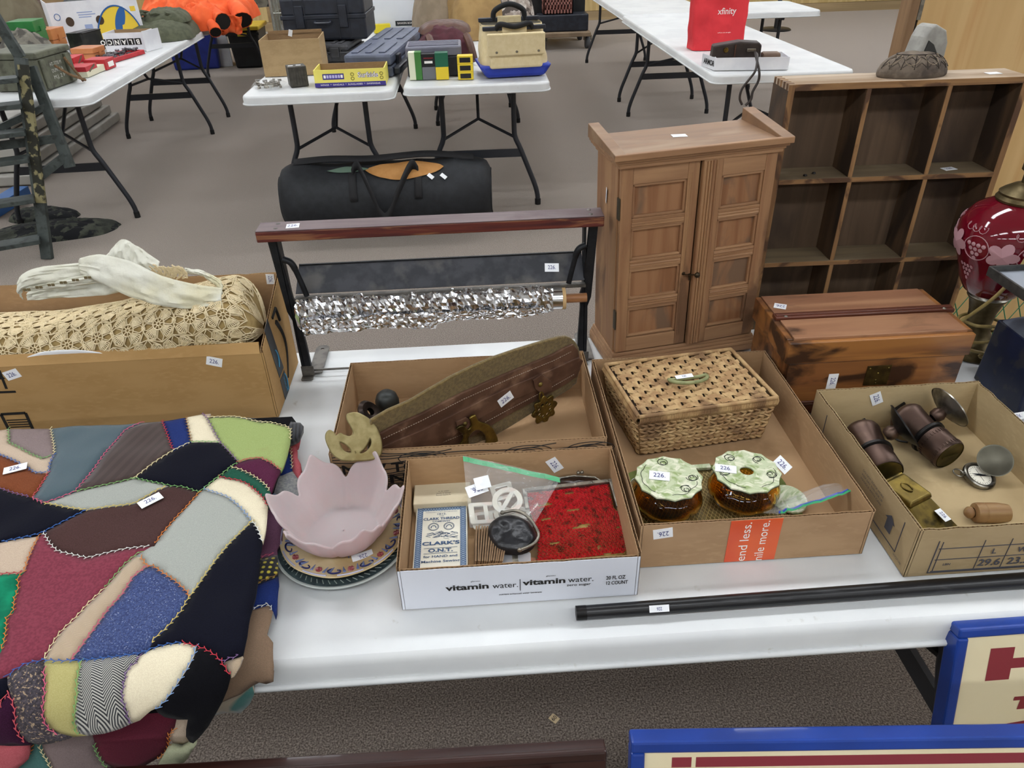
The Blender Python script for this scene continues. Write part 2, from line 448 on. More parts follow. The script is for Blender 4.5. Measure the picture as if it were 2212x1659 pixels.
def segd(p, poly):
    m = 9
    for a, b in zip(poly, poly[1:]+poly[:1]):
        dx, dy = b[0]-a[0], b[1]-a[1]; l = dx*dx+dy*dy
        k = 0 if l == 0 else max(0, min(1, ((p[0]-a[0])*dx+(p[1]-a[1])*dy)/l))
        m = min(m, math.hypot(p[0]-a[0]-k*dx, p[1]-a[1]-k*dy))
    return m
def patch(parent, D, px, m, puff=.0022, thick=.006, grid=.011, lift=0, label=None):
    q = [D.hit(*p) for p in px]
    bd = []
    for a, b in zip(q, q[1:]+q[:1]):
        n = max(1, int(math.hypot(b[0]-a[0], b[1]-a[1])/.009))
        bd += [(a[0]+(b[0]-a[0])*i/n, a[1]+(b[1]-a[1])*i/n) for i in range(n)]
    nb = len(bd); xs = [p[0] for p in bd]; ys = [p[1] for p in bd]; pts = list(bd)
    x = min(xs)+grid*.5; row = 0
    while x < max(xs):
        y = min(ys)+grid*(.5 if row % 2 else 0); row += 1
        while y < max(ys):
            if inside((x, y), bd) and segd((x, y), bd) > .0035: pts.append((x, y))
            y += grid
        x += grid*.87
    vs, es, fs, *_ = delaunay_2d_cdt([Vector(p) for p in pts], [(i, (i+1) % nb) for i in range(nb)], [list(range(nb))], 1, 1e-6)
    b = B()
    out = []
    for v in vs:
        d = segd((v.x, v.y), bd); h = puff*(1-math.exp(-d/.006))
        out.append(D.at(v.x, v.y, h+lift))
    b.add(out, [tuple(f) for f in fs])
    o = b.out('patch', m, parent, smooth=60, solid=thick, soff=1, label=label)
    # thickness goes under the sheet, away from the eye
    me = o.data; nrm = sum((p.normal*p.area for p in me.polygons), Vector())
    if nrm.z < 0 or (abs(nrm.z) < .3*nrm.length and nrm.y > 0):
        bm = bmesh.new(); bm.from_mesh(me); bmesh.ops.reverse_faces(bm, faces=bm.faces); bm.to_mesh(me); bm.free()
    o.modifiers['solid'].offset = -1
    return o
def stitches(parent, D, px, m, pitch=.0046, amp=.0014, lift=.0022):
    q = [Vector(D.hit(*p)) for p in px]
    P = [q[0]]; acc = 0
    for a, b in zip(q, q[1:]):
        L = (b-a).length; k = pitch-acc
        while k < L: P.append(a+(b-a)*(k/L)); k += pitch
        acc = L-(k-pitch)
    b = B(); z = []
    for i, p in enumerate(P):
        t = (P[min(i+1, len(P)-1)]-P[max(i-1, 0)])
        if t.length < 1e-9: continue
        t.normalize(); nn = Vector((-t.y, t.x)); sg = 1 if i % 2 else -1
        c = p+nn*amp*sg*.55; z.append(D.at(c.x, c.y, lift))
        e = p+nn*amp*sg*1.7-t*pitch*.55
        b.tube([D.at(c.x, c.y, lift), D.at(e.x, e.y, lift-.0008)], .00052, n=4)
    if len(z) > 1: b.tube(z, .00052, n=4)
    b.out('stitching', m, parent, kind='stuff')
def wool(n, c, c2=None, **k):
    a = dict(scale=900, rough=.95, bump=.25, bscale=700, sheen=.03, spec=.12, bdist=.0008); a.update(k)
    return mat('wool_'+n, c, c2 or c, **a)
NAVY = wool('navy', '090a15', '0e0f1c'); BLK = wool('black', '060609', '0b0b10')
LIME = wool('lime', '8f9f60', '99a86b', c3='8f8a58', s3=9); CREAM = wool('cream', 'e3d9bd', 'd9cdb0'); BLUE = wool('blue', '1c2a5e', '22336c')
PINK = wool('blush', 'b5a18d', 'c0ad98'); TEAL = weave('teal_corduroy', '2b3f48', '4a6068', scale=200, rot=R(25), bump=.4)
BROWNP = weave('pinstripe_brown', '33241f', '3d2d29', scale=22, rot=R(14), bump=.05); BROWN = wool('brown', '3f2b28', '4a3331')
MAUVE = wool('mauve_grey', '7b6c6a', '877876'); RUST = wool('rust', '6d3a20', '7a4428'); GREY = wool('grey', 'a2a59d', '999c95'); ROSE = wool('dark_rose', '7f3a48', '71323f', scale=300)
EMER = wool('emerald', '15855f', '0f6a4d', scale=30); HERR = weave('tan_herringbone', 'a28d76', 'bba78c', scale=180, kind='HERRING', rot=R(40))
TWEED = mat('blue_tweed', '26345f', '3c4b78', scale=420, rough=.95, bump=.4, c3='97a0b6', s3=560, lo3=.68, hi3=.82, sheen=.05)
TWEED2 = mat('dark_tweed', '2f2b30', '4a434a', scale=380, rough=.95, bump=.4, c3='a08a70', s3=330, lo3=.62, hi3=.7, sheen=.05)
DGREEN = wool('dark_green', '1d4a3a', '245644'); BURG = wool('burgundy', '4b1d33', '552440'); WINE = wool('wine', '5e2030', '6a2838')
OLIVE = wool('olive', 'a8a066', 'b2aa72'); HERRB = weave('grey_herringbone', '22242a', 'b4b2aa', scale=115, kind='HERRING', rot=R(75)); PLUM = wool('plum', '2e1226', '361630')
STRIPE = weave('ribbed_black', '17181b', '33353a', scale=55, rot=R(-8), bump=.6); CORAL = wool('coral', 'b0545c', 'bc626a'); LGREY = wool('heather', '9f9f9c', '84858a', scale=250)
PURP = wool('purple', '6f4a62', '7d566e'); PLAID = weave('yellow_plaid', '1b1b20', 'c8b840', scale=36, kind='PLAID'); TAUPE = wool('taupe', '7d6855', '876f5b')
DTEAL = weave('teal_stripe', '35605a', '8e8270', scale=26, rot=R(80), bump=.1); TEALP = wool('plain_teal', '47706c', '4f7a75'); SAGE = wool('sage', 'a4a888', 'b0b294')
quilt = thing('crazy_quilt', 'folded patchwork quilt of many coloured wool pieces hanging over the table edge', 'quilt', (-.6, .78, TT))
D1 = Drape([(1.075, .762), (1.06, .785), (1.02, .800), (.9, .806), (.75, .806), (.62, .803), (.56, .801), (.528, .793), (.508, .776), (.499, .752), (.497, .72), (.500, .66)], .0055)
D2 = Drape([(1.03, .762), (.9, .764), (.75, .764), (.62, .764), (.58, .760), (.560, .747), (.553, .72), (.55, .6)], .002, 7)
D3 = Drape([(.60, .765), (.56, .76), (.54, .745), (.532, .72), (.53, .58)], .002, 3)
D4 = Drape([(1.12, .770), (1.06, .786), (1.02, .792), (.9, .796), (.75, .79), (.6, .78)], .001, 5)
TOP = [
 (LIME, [(448, 907), (475, 905), (502, 904), (545, 908), (585, 912), (618, 919), (628, 928), (627, 950), (620, 980), (612, 1003), (606, 1015), (585, 998), (562, 988), (535, 990), (515, 997), (495, 975), (475, 954), (460, 928)]),
 (CREAM, [(402, 904), (438, 897), (448, 907), (460, 928), (475, 954), (414, 958), (408, 930)]),
 (PINK, [(438, 897), (456, 896), (448, 907)]),
 (BLUE, [(350, 909), (402, 904), (408, 930), (414, 958), (375, 976), (362, 940)]),
 (BROWNP, [(308, 914), (350, 909), (362, 940), (375, 976), (330, 1003), (290, 1032), (230, 1050), (165, 1067), (188, 1037), (235, 975), (270, 932)]),
 (TEAL, [(110, 926), (210, 920), (308, 914), (270, 932), (235, 975), (188, 1037), (165, 1067), (130, 1082), (98, 1092), (70, 1078), (83, 1066), (95, 1042), (105, 1023), (110, 1000), (118, 984), (117, 965)]),
 (MAUVE, [(20, 929), (65, 926), (110, 926), (117, 965), (118, 984), (93, 991), (55, 975), (20, 957)]),
 (PINK, [(-60, 940), (20, 929), (20, 957), (55, 975), (93, 991), (118, 984), (110, 1000), (105, 1023), (75, 1020), (52, 1004), (0, 983), (-60, 965)]),
 (RUST, [(-60, 965), (0, 983), (52, 1004), (75, 1020), (105, 1023), (95, 1042), (83, 1066), (70, 1078), (31, 1068), (0, 1057), (-60, 1045)]),
 (NAVY, [(-60, 1045), (0, 1057), (31, 1068), (70, 1078), (98, 1092), (108, 1093), (155, 1100), (188, 1104), (136, 1131), (94, 1151), (50, 1161), (0, 1173), (-60, 1185)]),
 (GREY, [(98, 1092), (130, 1082), (165, 1067), (230, 1050), (290, 1032), (330, 1044), (365, 1050), (340, 1060), (320, 1072), (290, 1087), (240, 1092), (188, 1104), (155, 1100), (108, 1093)]),
 (NAVY, [(290, 1032), (330, 1003), (375, 976), (414, 958), (475, 954), (495, 975), (515, 997), (499, 1008), (473, 1028), (440, 1054), (430, 1062), (415, 1056), (395, 1050), (365, 1050), (330, 1044)]),
 (BROWN, [(188, 1104), (240, 1092), (290, 1087), (320, 1072), (340, 1060), (365, 1050), (395, 1050), (415, 1056), (430, 1062), (415, 1080), (400, 1100), (375, 1130), (350, 1160), (335, 1183), (328, 1184), (274, 1188), (220, 1200), (190, 1206), (150, 1197), (125, 1192), (110, 1178), (94, 1151), (136, 1131)]),
 (PINK, [(-60, 1185), (0, 1173), (50, 1161), (84, 1157), (72, 1180), (60, 1211), (53, 1233), (40, 1238), (0, 1240), (-60, 1245)]),
 (ROSE, [(84, 1157), (94, 1151), (110, 1178), (125, 1192), (150, 1197), (190, 1206), (220, 1200), (274, 1188), (328, 1184), (306, 1196), (292, 1204), (270, 1222), (240, 1255), (225, 1272), (190, 1305), (165, 1335), (130, 1370), (110, 1400), (95, 1425), (60, 1435), (35, 1451), (20, 1464), (0, 1470), (-30, 1474), (-5, 1430), (5, 1410), (12, 1390), (15, 1360), (14, 1335), (28, 1320), (28, 1290), (38, 1265), (38, 1247), (53, 1233), (60, 1211), (72, 1180)]),
 (EMER, [(-60, 1245), (0, 1240), (40, 1238), (53, 1233), (38, 1247), (38, 1265), (28, 1290), (28, 1320), (14, 1335), (15, 1360), (12, 1390), (5, 1410), (-5, 1430), (-30, 1474), (-60, 1476)]),
 (HERR, [(292, 1204), (306, 1206), (318, 1224), (287, 1247), (265, 1280), (236, 1312), (204, 1356), (172, 1399), (152, 1426), (125, 1428), (95, 1425), (110, 1400), (130, 1370), (165, 1335), (190, 1305), (225, 1272), (240, 1255), (270, 1222)]),
 (TWEED, [(318, 1224), (332, 1224), (350, 1237), (380, 1258), (407, 1282), (409, 1293), (400, 1310), (392, 1325), (375, 1345), (360, 1362), (335, 1382), (325, 1398), (321, 1408), (290, 1414), (250, 1420), (200, 1424), (152, 1426), (172, 1399), (204, 1356), (236, 1312), (265, 1280), (287, 1247)]),
 (GREY, [(430, 1062), (440, 1054), (470, 1068), (495, 1078), (520, 1098), (545, 1127), (520, 1150), (500, 1172), (470, 1210), (440, 1250), (409, 1293), (407, 1282), (380, 1258), (350, 1237), (332, 1224), (318, 1224), (306, 1206), (292, 1204), (306, 1196), (328, 1184), (335, 1183), (350, 1160), (375, 1130), (400, 1100), (415, 1080)]),
 (CREAM, [(440, 1054), (473, 1028), (490, 1032), (515, 1036), (535, 1045), (552, 1060), (570, 1080), (580, 1098), (578, 1120), (575, 1140), (567, 1172), (560, 1150), (552, 1136), (545, 1127), (520, 1098), (495, 1078), (470, 1068)]),
 (DGREEN, [(473, 1028), (499, 1008), (518, 1012), (540, 1022), (560, 1036), (575, 1050), (585, 1065), (585, 1082), (580, 1098), (570, 1080), (552, 1060), (535, 1045), (515, 1036), (490, 1032)]),
 (BURG, [(499, 1008), (515, 997), (535, 990), (562, 988), (585, 998), (606, 1015), (598, 1030), (590, 1050), (585, 1065), (575, 1050), (560, 1036), (540, 1022), (518, 1012)]),
 (NAVY, [(545, 1127), (552, 1136), (560, 1150), (567, 1172), (562, 1207), (558, 1250), (552, 1290), (541, 1330), (535, 1370), (528, 1399), (523, 1415), (500, 1422), (479, 1429), (466, 1416), (443, 1402), (424, 1396), (396, 1390), (365, 1395), (335, 1402), (321, 1408), (325, 1398), (335, 1382), (360, 1362), (375, 1345), (392, 1325), (400, 1310), (409, 1293), (440, 1250), (470, 1210), (500, 1172), (520, 1150)]),
 (CREAM, [(302, 1418), (321, 1408), (335, 1402), (365, 1395), (396, 1390), (424, 1396), (420, 1415), (408, 1440), (392, 1465), (375, 1490), (360, 1510), (345, 1525), (335, 1532), (325, 1537), (315, 1546), (300, 1560), (286, 1565), (278, 1555), (272, 1530), (265, 1505), (268, 1480), (275, 1450), (283, 1440), (297, 1430)]),
 (HERRB, [(175, 1426), (200, 1424), (250, 1420), (290, 1414), (302, 1418), (297, 1430), (283, 1440), (275, 1450), (268, 1480), (265, 1505), (272, 1530), (278, 1555), (286, 1565), (260, 1575), (225, 1583), (190, 1587), (170, 1582), (162, 1560), (162, 1535), (165, 1500), (165, 1470), (170, 1445)]),
 (OLIVE, [(97, 1426), (125, 1428), (152, 1426), (175, 1426), (170, 1445), (165, 1470), (165, 1500), (162, 1535), (162, 1560), (170, 1582), (190, 1587), (160, 1590), (130, 1584), (108, 1573), (97, 1556), (94, 1530), (97, 1500), (97, 1470), (95, 1445)]),
 (TWEED2, [(20, 1464), (35, 1451), (60, 1435), (97, 1426), (95, 1445), (97, 1470), (97, 1500), (94, 1530), (97, 1556), (108, 1573), (130, 1584), (160, 1590), (140, 1598), (110, 1605), (85, 1607), (60, 1600), (45, 1585), (35, 1565), (35, 1540), (32, 1520), (25, 1500), (20, 1480)]),
 (NAVY, [(-60, 1476), (-30, 1474), (0, 1470), (20, 1464), (20, 1480), (20, 1496), (0, 1528), (-60, 1540)]),
 (PLUM, [(-60, 1540), (0, 1528), (20, 1496), (25, 1500), (32, 1520), (35, 1540), (35, 1565), (45, 1585), (60, 1600), (70, 1607), (0, 1608), (-60, 1608)]),
 (BLK, [(424, 1396), (443, 1402), (466, 1416), (479, 1429), (495, 1455), (496, 1465), (490, 1490), (478, 1520), (465, 1545), (450, 1570), (430, 1592), (418, 1604), (410, 1602), (402, 1590), (402, 1575), (405, 1556), (383, 1556), (355, 1551), (340, 1541), (335, 1532), (345, 1525), (360, 1510), (375, 1490), (392, 1465), (408, 1440), (420, 1415)]),
 (BROWN, [(-330, 960), (-60, 940), (-60, 1045), (-60, 1185), (-380, 1200)]), (NAVY, [(-380, 1200), (-60, 1185), (-60, 1245), (-60, 1476), (-430, 1500)]), (OLIVE, [(-430, 1500), (-60, 1476), (-60, 1540), (-60, 1608), (-450, 1620)]),
]
for m, px in TOP: patch(quilt, D1, px, m)
for px in ([(456, 896), (500, 895), (560, 900), (620, 905), (648, 908), (655, 916), (650, 928), (645, 938), (630, 946), (615, 950), (560, 930), (448, 910)],): patch(quilt, D4, px, STRIPE, thick=.012, lift=-.004)
SIDE = [
 (CORAL, [(628, 946), (645, 938), (650, 950), (647, 957), (638, 962), (643, 975), (640, 985), (650, 1003), (649, 1037), (640, 1030), (632, 1018), (630, 985), (610, 975)]),
 (BLUE, [(610, 960), (628, 955), (630, 985), (632, 1018), (610, 1027), (585, 1035), (580, 1000)]),
 (LGREY, [(610, 1027), (632, 1018), (640, 1030), (649, 1040), (650, 1052), (645, 1067), (640, 1087), (615, 1092), (612, 1080), (600, 1072), (580, 1072), (575, 1035)]),
 (PURP, [(575, 1072), (600, 1072), (612, 1080), (615, 1092), (612, 1120), (610, 1165), (598, 1183), (599, 1196), (580, 1200), (555, 1208), (550, 1130)]),
 (PLAID, [(550, 1209), (580, 1200), (599, 1196), (601, 1240), (580, 1252), (545, 1264)]),
 (BLUE, [(545, 1264), (580, 1252), (601, 1243), (603, 1262), (600, 1290), (595, 1312), (590, 1322), (580, 1308), (565, 1312), (530, 1322)]),
 (TAUPE, [(530, 1322), (565, 1312), (580, 1308), (590, 1322), (585, 1345), (575, 1368), (590, 1388), (592, 1440), (591, 1472), (575, 1477), (560, 1474), (545, 1482), (520, 1500), (478, 1518), (460, 1518), (470, 1440), (510, 1390)]),
 (DTEAL, [(460, 1522), (478, 1518), (520, 1500), (545, 1484), (549, 1500), (540, 1520), (520, 1540), (490, 1540), (463, 1546), (440, 1560)]),
]
for m, px in SIDE: patch(quilt, D2, px, m, thick=.016, puff=.004)
patch(quilt, D1, [(479, 1429), (500, 1422), (523, 1415), (515, 1437), (500, 1462), (496, 1465), (495, 1455)], HERR, lift=-.003)
LOW = [
 (CORAL, [(-60, 1590), (70, 1590), (68, 1620), (45, 1640), (25, 1668), (-60, 1668)]), (TEALP, [(70, 1590), (87, 1590), (95, 1625), (105, 1640), (115, 1668), (25, 1668), (45, 1640), (68, 1620)]),
 (MAUVE, [(87, 1585), (195, 1570), (205, 1605), (212, 1625), (225, 1645), (245, 1668), (115, 1668), (105, 1640), (95, 1625)]),
 (WINE, [(195, 1570), (300, 1540), (345, 1530), (383, 1545), (378, 1570), (366, 1583), (366, 1605), (360, 1620), (340, 1638), (310, 1655), (280, 1660), (250, 1655), (225, 1645), (212, 1625), (205, 1605)]),
 (PINK, [(383, 1545), (410, 1545), (410, 1602), (395, 1608), (375, 1605), (366, 1590), (378, 1570)]),
 (SAGE, [(366, 1606), (375, 1604), (395, 1607), (410, 1600), (428, 1592), (405, 1625), (385, 1638), (355, 1645), (345, 1640), (360, 1620)]),
]
for m, px in LOW: patch(quilt, D3, px, m, thick=.01)
# wadding that fills the fold
b = B(); sec = [(1.05, .745), (1.02, .79), (.9, .795), (.62, .792), (.55, .786), (.52, .77), (.514, .745), (.53, .738)]
pts = [(-.98, y, z) for y, z in sec]; b.slab(pts, (.655, 0, 0)).out('wadding', BLK, quilt)
TH = {k: mat('thread_'+k, c, rough=.8) for k, c in dict(pink='d2607e', green='7fae6a', yellow='d9c268', orange='cf7a35', red='b8303f', white='dfe0da', blue='3c66ad', sky='7d9cc8', lilac='7a5c8a', gold='8f6a35', cream='e2d7a8', coral='c8525c').items()}
SEAMS = [('cream', [(448, 907), (475, 905), (502, 904), (545, 908), (585, 912), (618, 919), (628, 928), (627, 950)]), ('lilac', [(438, 897), (448, 907), (460, 928), (475, 954), (495, 975), (515, 997)]),
 ('gold', [(402, 904), (408, 930), (414, 958)]), ('red', [(350, 909), (362, 940), (375, 976)]), ('cream', [(290, 1032), (330, 1003), (375, 976), (414, 958)]), ('green', [(414, 958), (475, 954)]),
 ('pink', [(308, 914), (270, 932), (235, 975), (188, 1037), (165, 1067), (130, 1082), (98, 1092), (70, 1078)]), ('cream', [(110, 926), (117, 965), (118, 984)]), ('blue', [(118, 984), (110, 1000), (105, 1023)]),
 ('coral', [(105, 1023), (95, 1042), (83, 1066), (70, 1078)]), ('green', [(20, 929), (20, 957), (55, 975), (93, 991), (118, 984)]), ('blue', [(0, 983), (52, 1004), (75, 1020), (105, 1023)]), ('lilac', [(0, 1057), (31, 1068), (70, 1078)]),
 ('green', [(165, 1067), (230, 1050), (290, 1032), (330, 1044), (365, 1050)]), ('yellow', [(98, 1092), (155, 1100), (188, 1104), (240, 1092), (290, 1087), (320, 1072), (340, 1060), (365, 1050)]),
 ('green', [(365, 1050), (395, 1050), (415, 1056), (430, 1062), (440, 1054), (473, 1028), (499, 1008), (515, 997)]), ('coral', [(515, 997), (535, 990), (562, 988), (585, 998), (606, 1015)]),
 ('cream', [(499, 1008), (518, 1012), (540, 1022), (560, 1036), (575, 1050), (585, 1065)]), ('red', [(473, 1028), (490, 1032), (515, 1036), (535, 1045), (552, 1060), (570, 1080), (580, 1098)]),
 ('sky', [(440, 1054), (470, 1068), (495, 1078), (520, 1098), (545, 1127)]), ('white', [(545, 1127), (552, 1136), (560, 1150), (567, 1172)]), ('orange', [(430, 1062), (415, 1080), (400, 1100), (375, 1130), (350, 1160), (335, 1183)]),
 ('blue', [(188, 1104), (136, 1131), (94, 1151), (50, 1161), (0, 1173)]), ('white', [(94, 1151), (110, 1178), (125, 1192), (150, 1197), (190, 1206), (220, 1200), (274, 1188), (328, 1184)]),
 ('orange', [(84, 1157), (72, 1180), (60, 1211), (53, 1233), (38, 1247), (38, 1265), (28, 1290), (28, 1320), (14, 1335), (15, 1360), (12, 1390), (5, 1410)]), ('red', [(0, 1240), (40, 1238), (53, 1233)]),
 ('green', [(306, 1196), (292, 1204), (270, 1222), (240, 1255), (225, 1272)]), ('cream', [(225, 1272), (190, 1305), (165, 1335), (130, 1370), (110, 1400), (95, 1425)]), ('pink', [(318, 1224), (287, 1247), (265, 1280), (236, 1312), (204, 1356), (172, 1399), (152, 1426)]),
 ('orange', [(306, 1206), (318, 1224), (332, 1224), (350, 1237), (380, 1258), (407, 1282), (409, 1293)]), ('yellow', [(545, 1127), (520, 1150), (500, 1172), (470, 1210), (440, 1250), (409, 1293), (400, 1310), (392, 1325), (375, 1345), (360, 1362), (335, 1382), (325, 1398)]),
 ('blue', [(20, 1464), (35, 1451), (60, 1435), (97, 1426), (125, 1428), (152, 1426), (200, 1424), (250, 1420), (290, 1414), (321, 1408), (335, 1402), (365, 1395), (396, 1390)]), ('red', [(396, 1390), (424, 1396), (443, 1402), (466, 1416), (479, 1429), (495, 1455), (496, 1465)]),
 ('pink', [(95, 1445), (97, 1470), (97, 1500), (94, 1530), (97, 1556), (108, 1573), (130, 1584)]), ('green', [(175, 1426), (170, 1445), (165, 1470), (165, 1500), (162, 1535), (162, 1560), (170, 1582)]),
 ('lilac', [(302, 1418), (297, 1430), (283, 1440), (275, 1450), (268, 1480), (265, 1505), (272, 1530), (278, 1555), (286, 1565)]), ('sky', [(424, 1396), (420, 1415), (408, 1440), (392, 1465), (375, 1490), (360, 1510), (345, 1525), (335, 1532)]),
 ('coral', [(0, 1528), (20, 1496), (25, 1500), (32, 1520), (35, 1540), (35, 1565), (45, 1585), (60, 1600)]), ('lilac', [(479, 1429), (500, 1422), (523, 1415)])]
for c, px in SEAMS: stitches(quilt, D1, px, TH[c])
for c, px in (('cream', [(628, 955), (630, 985), (632, 1018)]), ('sky', [(580, 1072), (600, 1072), (612, 1080), (615, 1092)]), ('pink', [(562, 1206), (580, 1200), (599, 1196)]), ('gold', [(555, 1262), (580, 1252), (601, 1243)]), ('white', [(545, 1318), (565, 1312), (580, 1308), (590, 1322)])):
    stitches(quilt, D2, px, TH[c], lift=.004)
for c, px in (('orange', [(70, 1607), (68, 1620), (45, 1640), (25, 1665)]), ('cream', [(87, 1607), (95, 1625), (105, 1640), (115, 1665)]), ('green', [(205, 1605), (212, 1625), (225, 1645), (245, 1665)]), ('orange', [(378, 1570), (366, 1583), (366, 1605), (360, 1620), (340, 1638)])):
    stitches(quilt, D3, px, TH[c])
for (u, v, du, dv) in ((33, 1012, 20, -5), (325, 1081, 20, -10)):
    x, q = D1.hit(u, v); c = D1.at(x, q, .005)
    stick_px(quilt, u, v, c, (0, 0, 1), du, dv, w=.031, h=.017)
# ------------------------------------------------------------------ cardboard trays on the front table
def card(n, c1, c2):
    return mat('cardboard_'+n, c1, c2, scale=9, stretch=(1, 1, 3), rough=.85, bump=.12, bscale=260, bdist=.0008, c3=c2, s3=70, lo3=.5, hi3=.8)
KR = card('kraft', 'a28260', 'ac8c69'); KI = card('inner', 'a58460', 'ae8d68'); KG = card('grey', 'a18b66', 'a9936e'); FLUTE = mat('cardboard_flute', '7d6142', rough=.9)
WHITEP = mat('white_printed_board', 'dfe2ea', 'd5d8e0', scale=3, rough=.5)
def cwall(parent, p0, p1, inn, z0, tops, mats=(KR, KI, FLUTE), t=.0042, per=.0062, name='side_panel', lean=0):
    """corrugated wall from p0 to p1: two liners and the fluting between them along the cut edge; inn = inward direction"""
    p0 = Vector((*p0, 0)); p1 = Vector((*p1, 0)); inn = Vector((*inn, 0)); L = (p1-p0).length; e = .0006
    if not callable(tops):
        tp = tops if isinstance(tops, (list, tuple)) else (tops, tops)
        tops = lambda k, tp=tp: tp[0]+(tp[1]-tp[0])*k
    b = B(); n = max(8, int(L/.012))
    P = lambda k, off, z: p0+(p1-p0)*k+inn*(off+lean*(z-z0))+Vector((0, 0, z))
    for off, mi in ((0, 0), (t-e, 1)):
        vs = []
        for i in range(n+1):
            k = i/n; zt = tops(k)
            vs += [P(k, off, z0), P(k, off+e, z0), P(k, off+e, zt), P(k, off, zt)]
        fs = []
        for i in range(n):
            a = 4*i; c = a+4
            fs += [(a, c, c+3, a+3), (a+1, a+2, c+2, c+1), (a+3, c+3, c+2, a+2), (a, a+1, c+1, c)]
        fs += [(0, 3, 2, 1), (4*n, 4*n+1, 4*n+2, 4*n+3)]
        b.add(vs, fs, mi)
    m = max(4, int(L/per)*2); vs = []
    for i in range(m+1):
        k = i/m; zt = tops(k)-.0006; o = e if i % 2 else t-e
        vs += [P(k, o, zt-.012), P(k, o, zt)]
    b.add(vs, [(2*i, 2*i+2, 2*i+3, 2*i+1) for i in range(m)], 2)
    return b.out(name, list(mats), parent)
def rough_top(z, a=.0012, seed=0, sag=0):
    return lambda k: z+a*nz(k*14, seed)+a*.5*nz(k*45, seed+3)-sag*math.sin(k*PI)
def tray(name, label, x0, x1, y0, y1, z0, hf, hb, hl, hr, mats=(KR, KI, FLUTE), front=None, cat='box', a=.0012, rz=0):
    t = thing(name, label, cat, ((x0+x1)/2, (y0+y1)/2, z0))
    g = lambda h, s: h if callable(h) or isinstance(h, (tuple, list)) else rough_top(z0+h, a, s)
    cwall(t, (x0, y0), (x1, y0), (0, 1), z0, g(hf, 1), front or mats)
    cwall(t, (x1, y0), (x1, y1), (-1, 0), z0, g(hr, 2), mats)
    cwall(t, (x1, y1), (x0, y1), (0, -1), z0, g(hb, 3), mats)
    cwall(t, (x0, y1), (x0, y0), (1, 0), z0, g(hl, 4), mats)
    B().box(x0+.001, y0+.001, z0, x1-.001, y1-.001, z0+.004).out('bottom_panel', mats[1], t)
    return t
def front_text(parent, s, u, v, y, h, m=BLACK_INK, bold=0, rot=0, name='lettering', w=None, shear=0, gap=.0006):
    c = at_y(u, v, y); M = frame(c+Vector((0, -gap, 0)), (math.cos(rot), 0, math.sin(rot)), (0, -1, 0))
    return put_text(B(), s, M, h, bold=bold, w=w, shear=shear).out(name, m, parent)
# ---- tray A: topographic print, holds the leather strap
TA = tray('cardboard_box', 'brown cardboard box printed with black contour lines, holding a leather strap', -.238, .180, .874, 1.135, TT, .083, .083, .083, .083)
yA = .874
b = B(); rnd = random.Random(5)
for k in range(14):
    z0_ = .738+.0065*k
    pts = []
    for i in range(40):
        x = -.234+.41*i/39
        z = z0_+.020*nz(x*7, k*.22)+.004*nz(x*20, k*.3, 2)
        if .7395 < z < .8165: pts.append((x, z))
        elif len(pts) > 2:
            b.tube([Vector((p[0], yA-.0006, p[1])) for p in pts], .0008, n=4); pts = []
        else: pts = []
    if len(pts) > 2: b.tube([Vector((p[0], yA-.0006, p[1])) for p in pts], .0008, n=4)
for q in range(3):
    for i in range(20):
        pass
    cx = (-.10, .06, .155)[q]
    for rr in (.006, .012, .019):
        b.tube([Vector((cx+rr*1.9*math.cos(a), yA-.0006, min(.8165, .803+rr*.62*math.sin(a)))) for a in [2*PI*i/24 for i in range(24)]], .0007, n=4, closed=True)
b.out('contour_print', BLACK_INK, TA, kind='stuff')
put_text(B(), 'NEW TO', frame((-.165, yA-.0012, .787), (1, 0, 0), (0, -1, 0)), .017, bold=.03, w=.115).out('lettering', BLACK_INK, TA)
put_text(B(), 'WINE', frame((-.155, yA-.0012, .765), (1, 0, 0), (0, -1, 0)), .016, bold=.03, w=.10).out('lettering', BLACK_INK, TA)
put_text(B(), 'DEDICATED TO THE', frame((-.155, yA-.0012, .7525), (1, 0, 0), (0, -1, 0)), .004, w=.09).out('lettering', BLACK_INK, TA)
# ---- tray V: white bottle tray
V0, V1, VY0, VY1 = -.122, .184, .644, .858
TV = tray('bottle_tray', 'white bottle case tray holding beaded purse, thread card and buckles', V0, V1, VY0, VY1, TT, .070, .080, .078, .078, front=(WHITEP, KI, FLUTE))
def on_front(s, u, v, h, **k): return front_text(TV, s, u, v, VY0, h, **k)
on_front('vitamin', 1010, 1268, .0095, bold=.03, w=.055)
on_front('water.', 1092, 1264, .0095, bold=.0, w=.0325)
on_front('vitamin', 1176, 1256, .0095, bold=.03, w=.055)
on_front('water.', 1255, 1251, .0095, bold=.0, w=.0325)
B().box(*(at_y(1123.5, 1262, VY0)+Vector((-.0004, -.0008, -.011))), *(at_y(1123.5, 1262, VY0)+Vector((.0004, 0, .009)))).out('printed_rule', BLACK_INK, TV)
on_front('glaceau', 1027, 1255, .0022, w=.012); on_front('glaceau', 1190, 1243, .0022, w=.012)
on_front('zero sugar', 1250, 1262, .0042, w=.031, bold=.01)
on_front('nutrient enhanced water beverage', 1124, 1281, .0024, w=.055, bold=.02)
on_front('20 FL OZ', 1330, 1247, .0062, bold=.02, w=.025); on_front('12 COUNT', 1332, 1258, .0062, bold=.02, w=.028)
stick_px(TV, 1198, 1004, (0, VY1-.005, 0), (0, -1, 0), 13, 16)
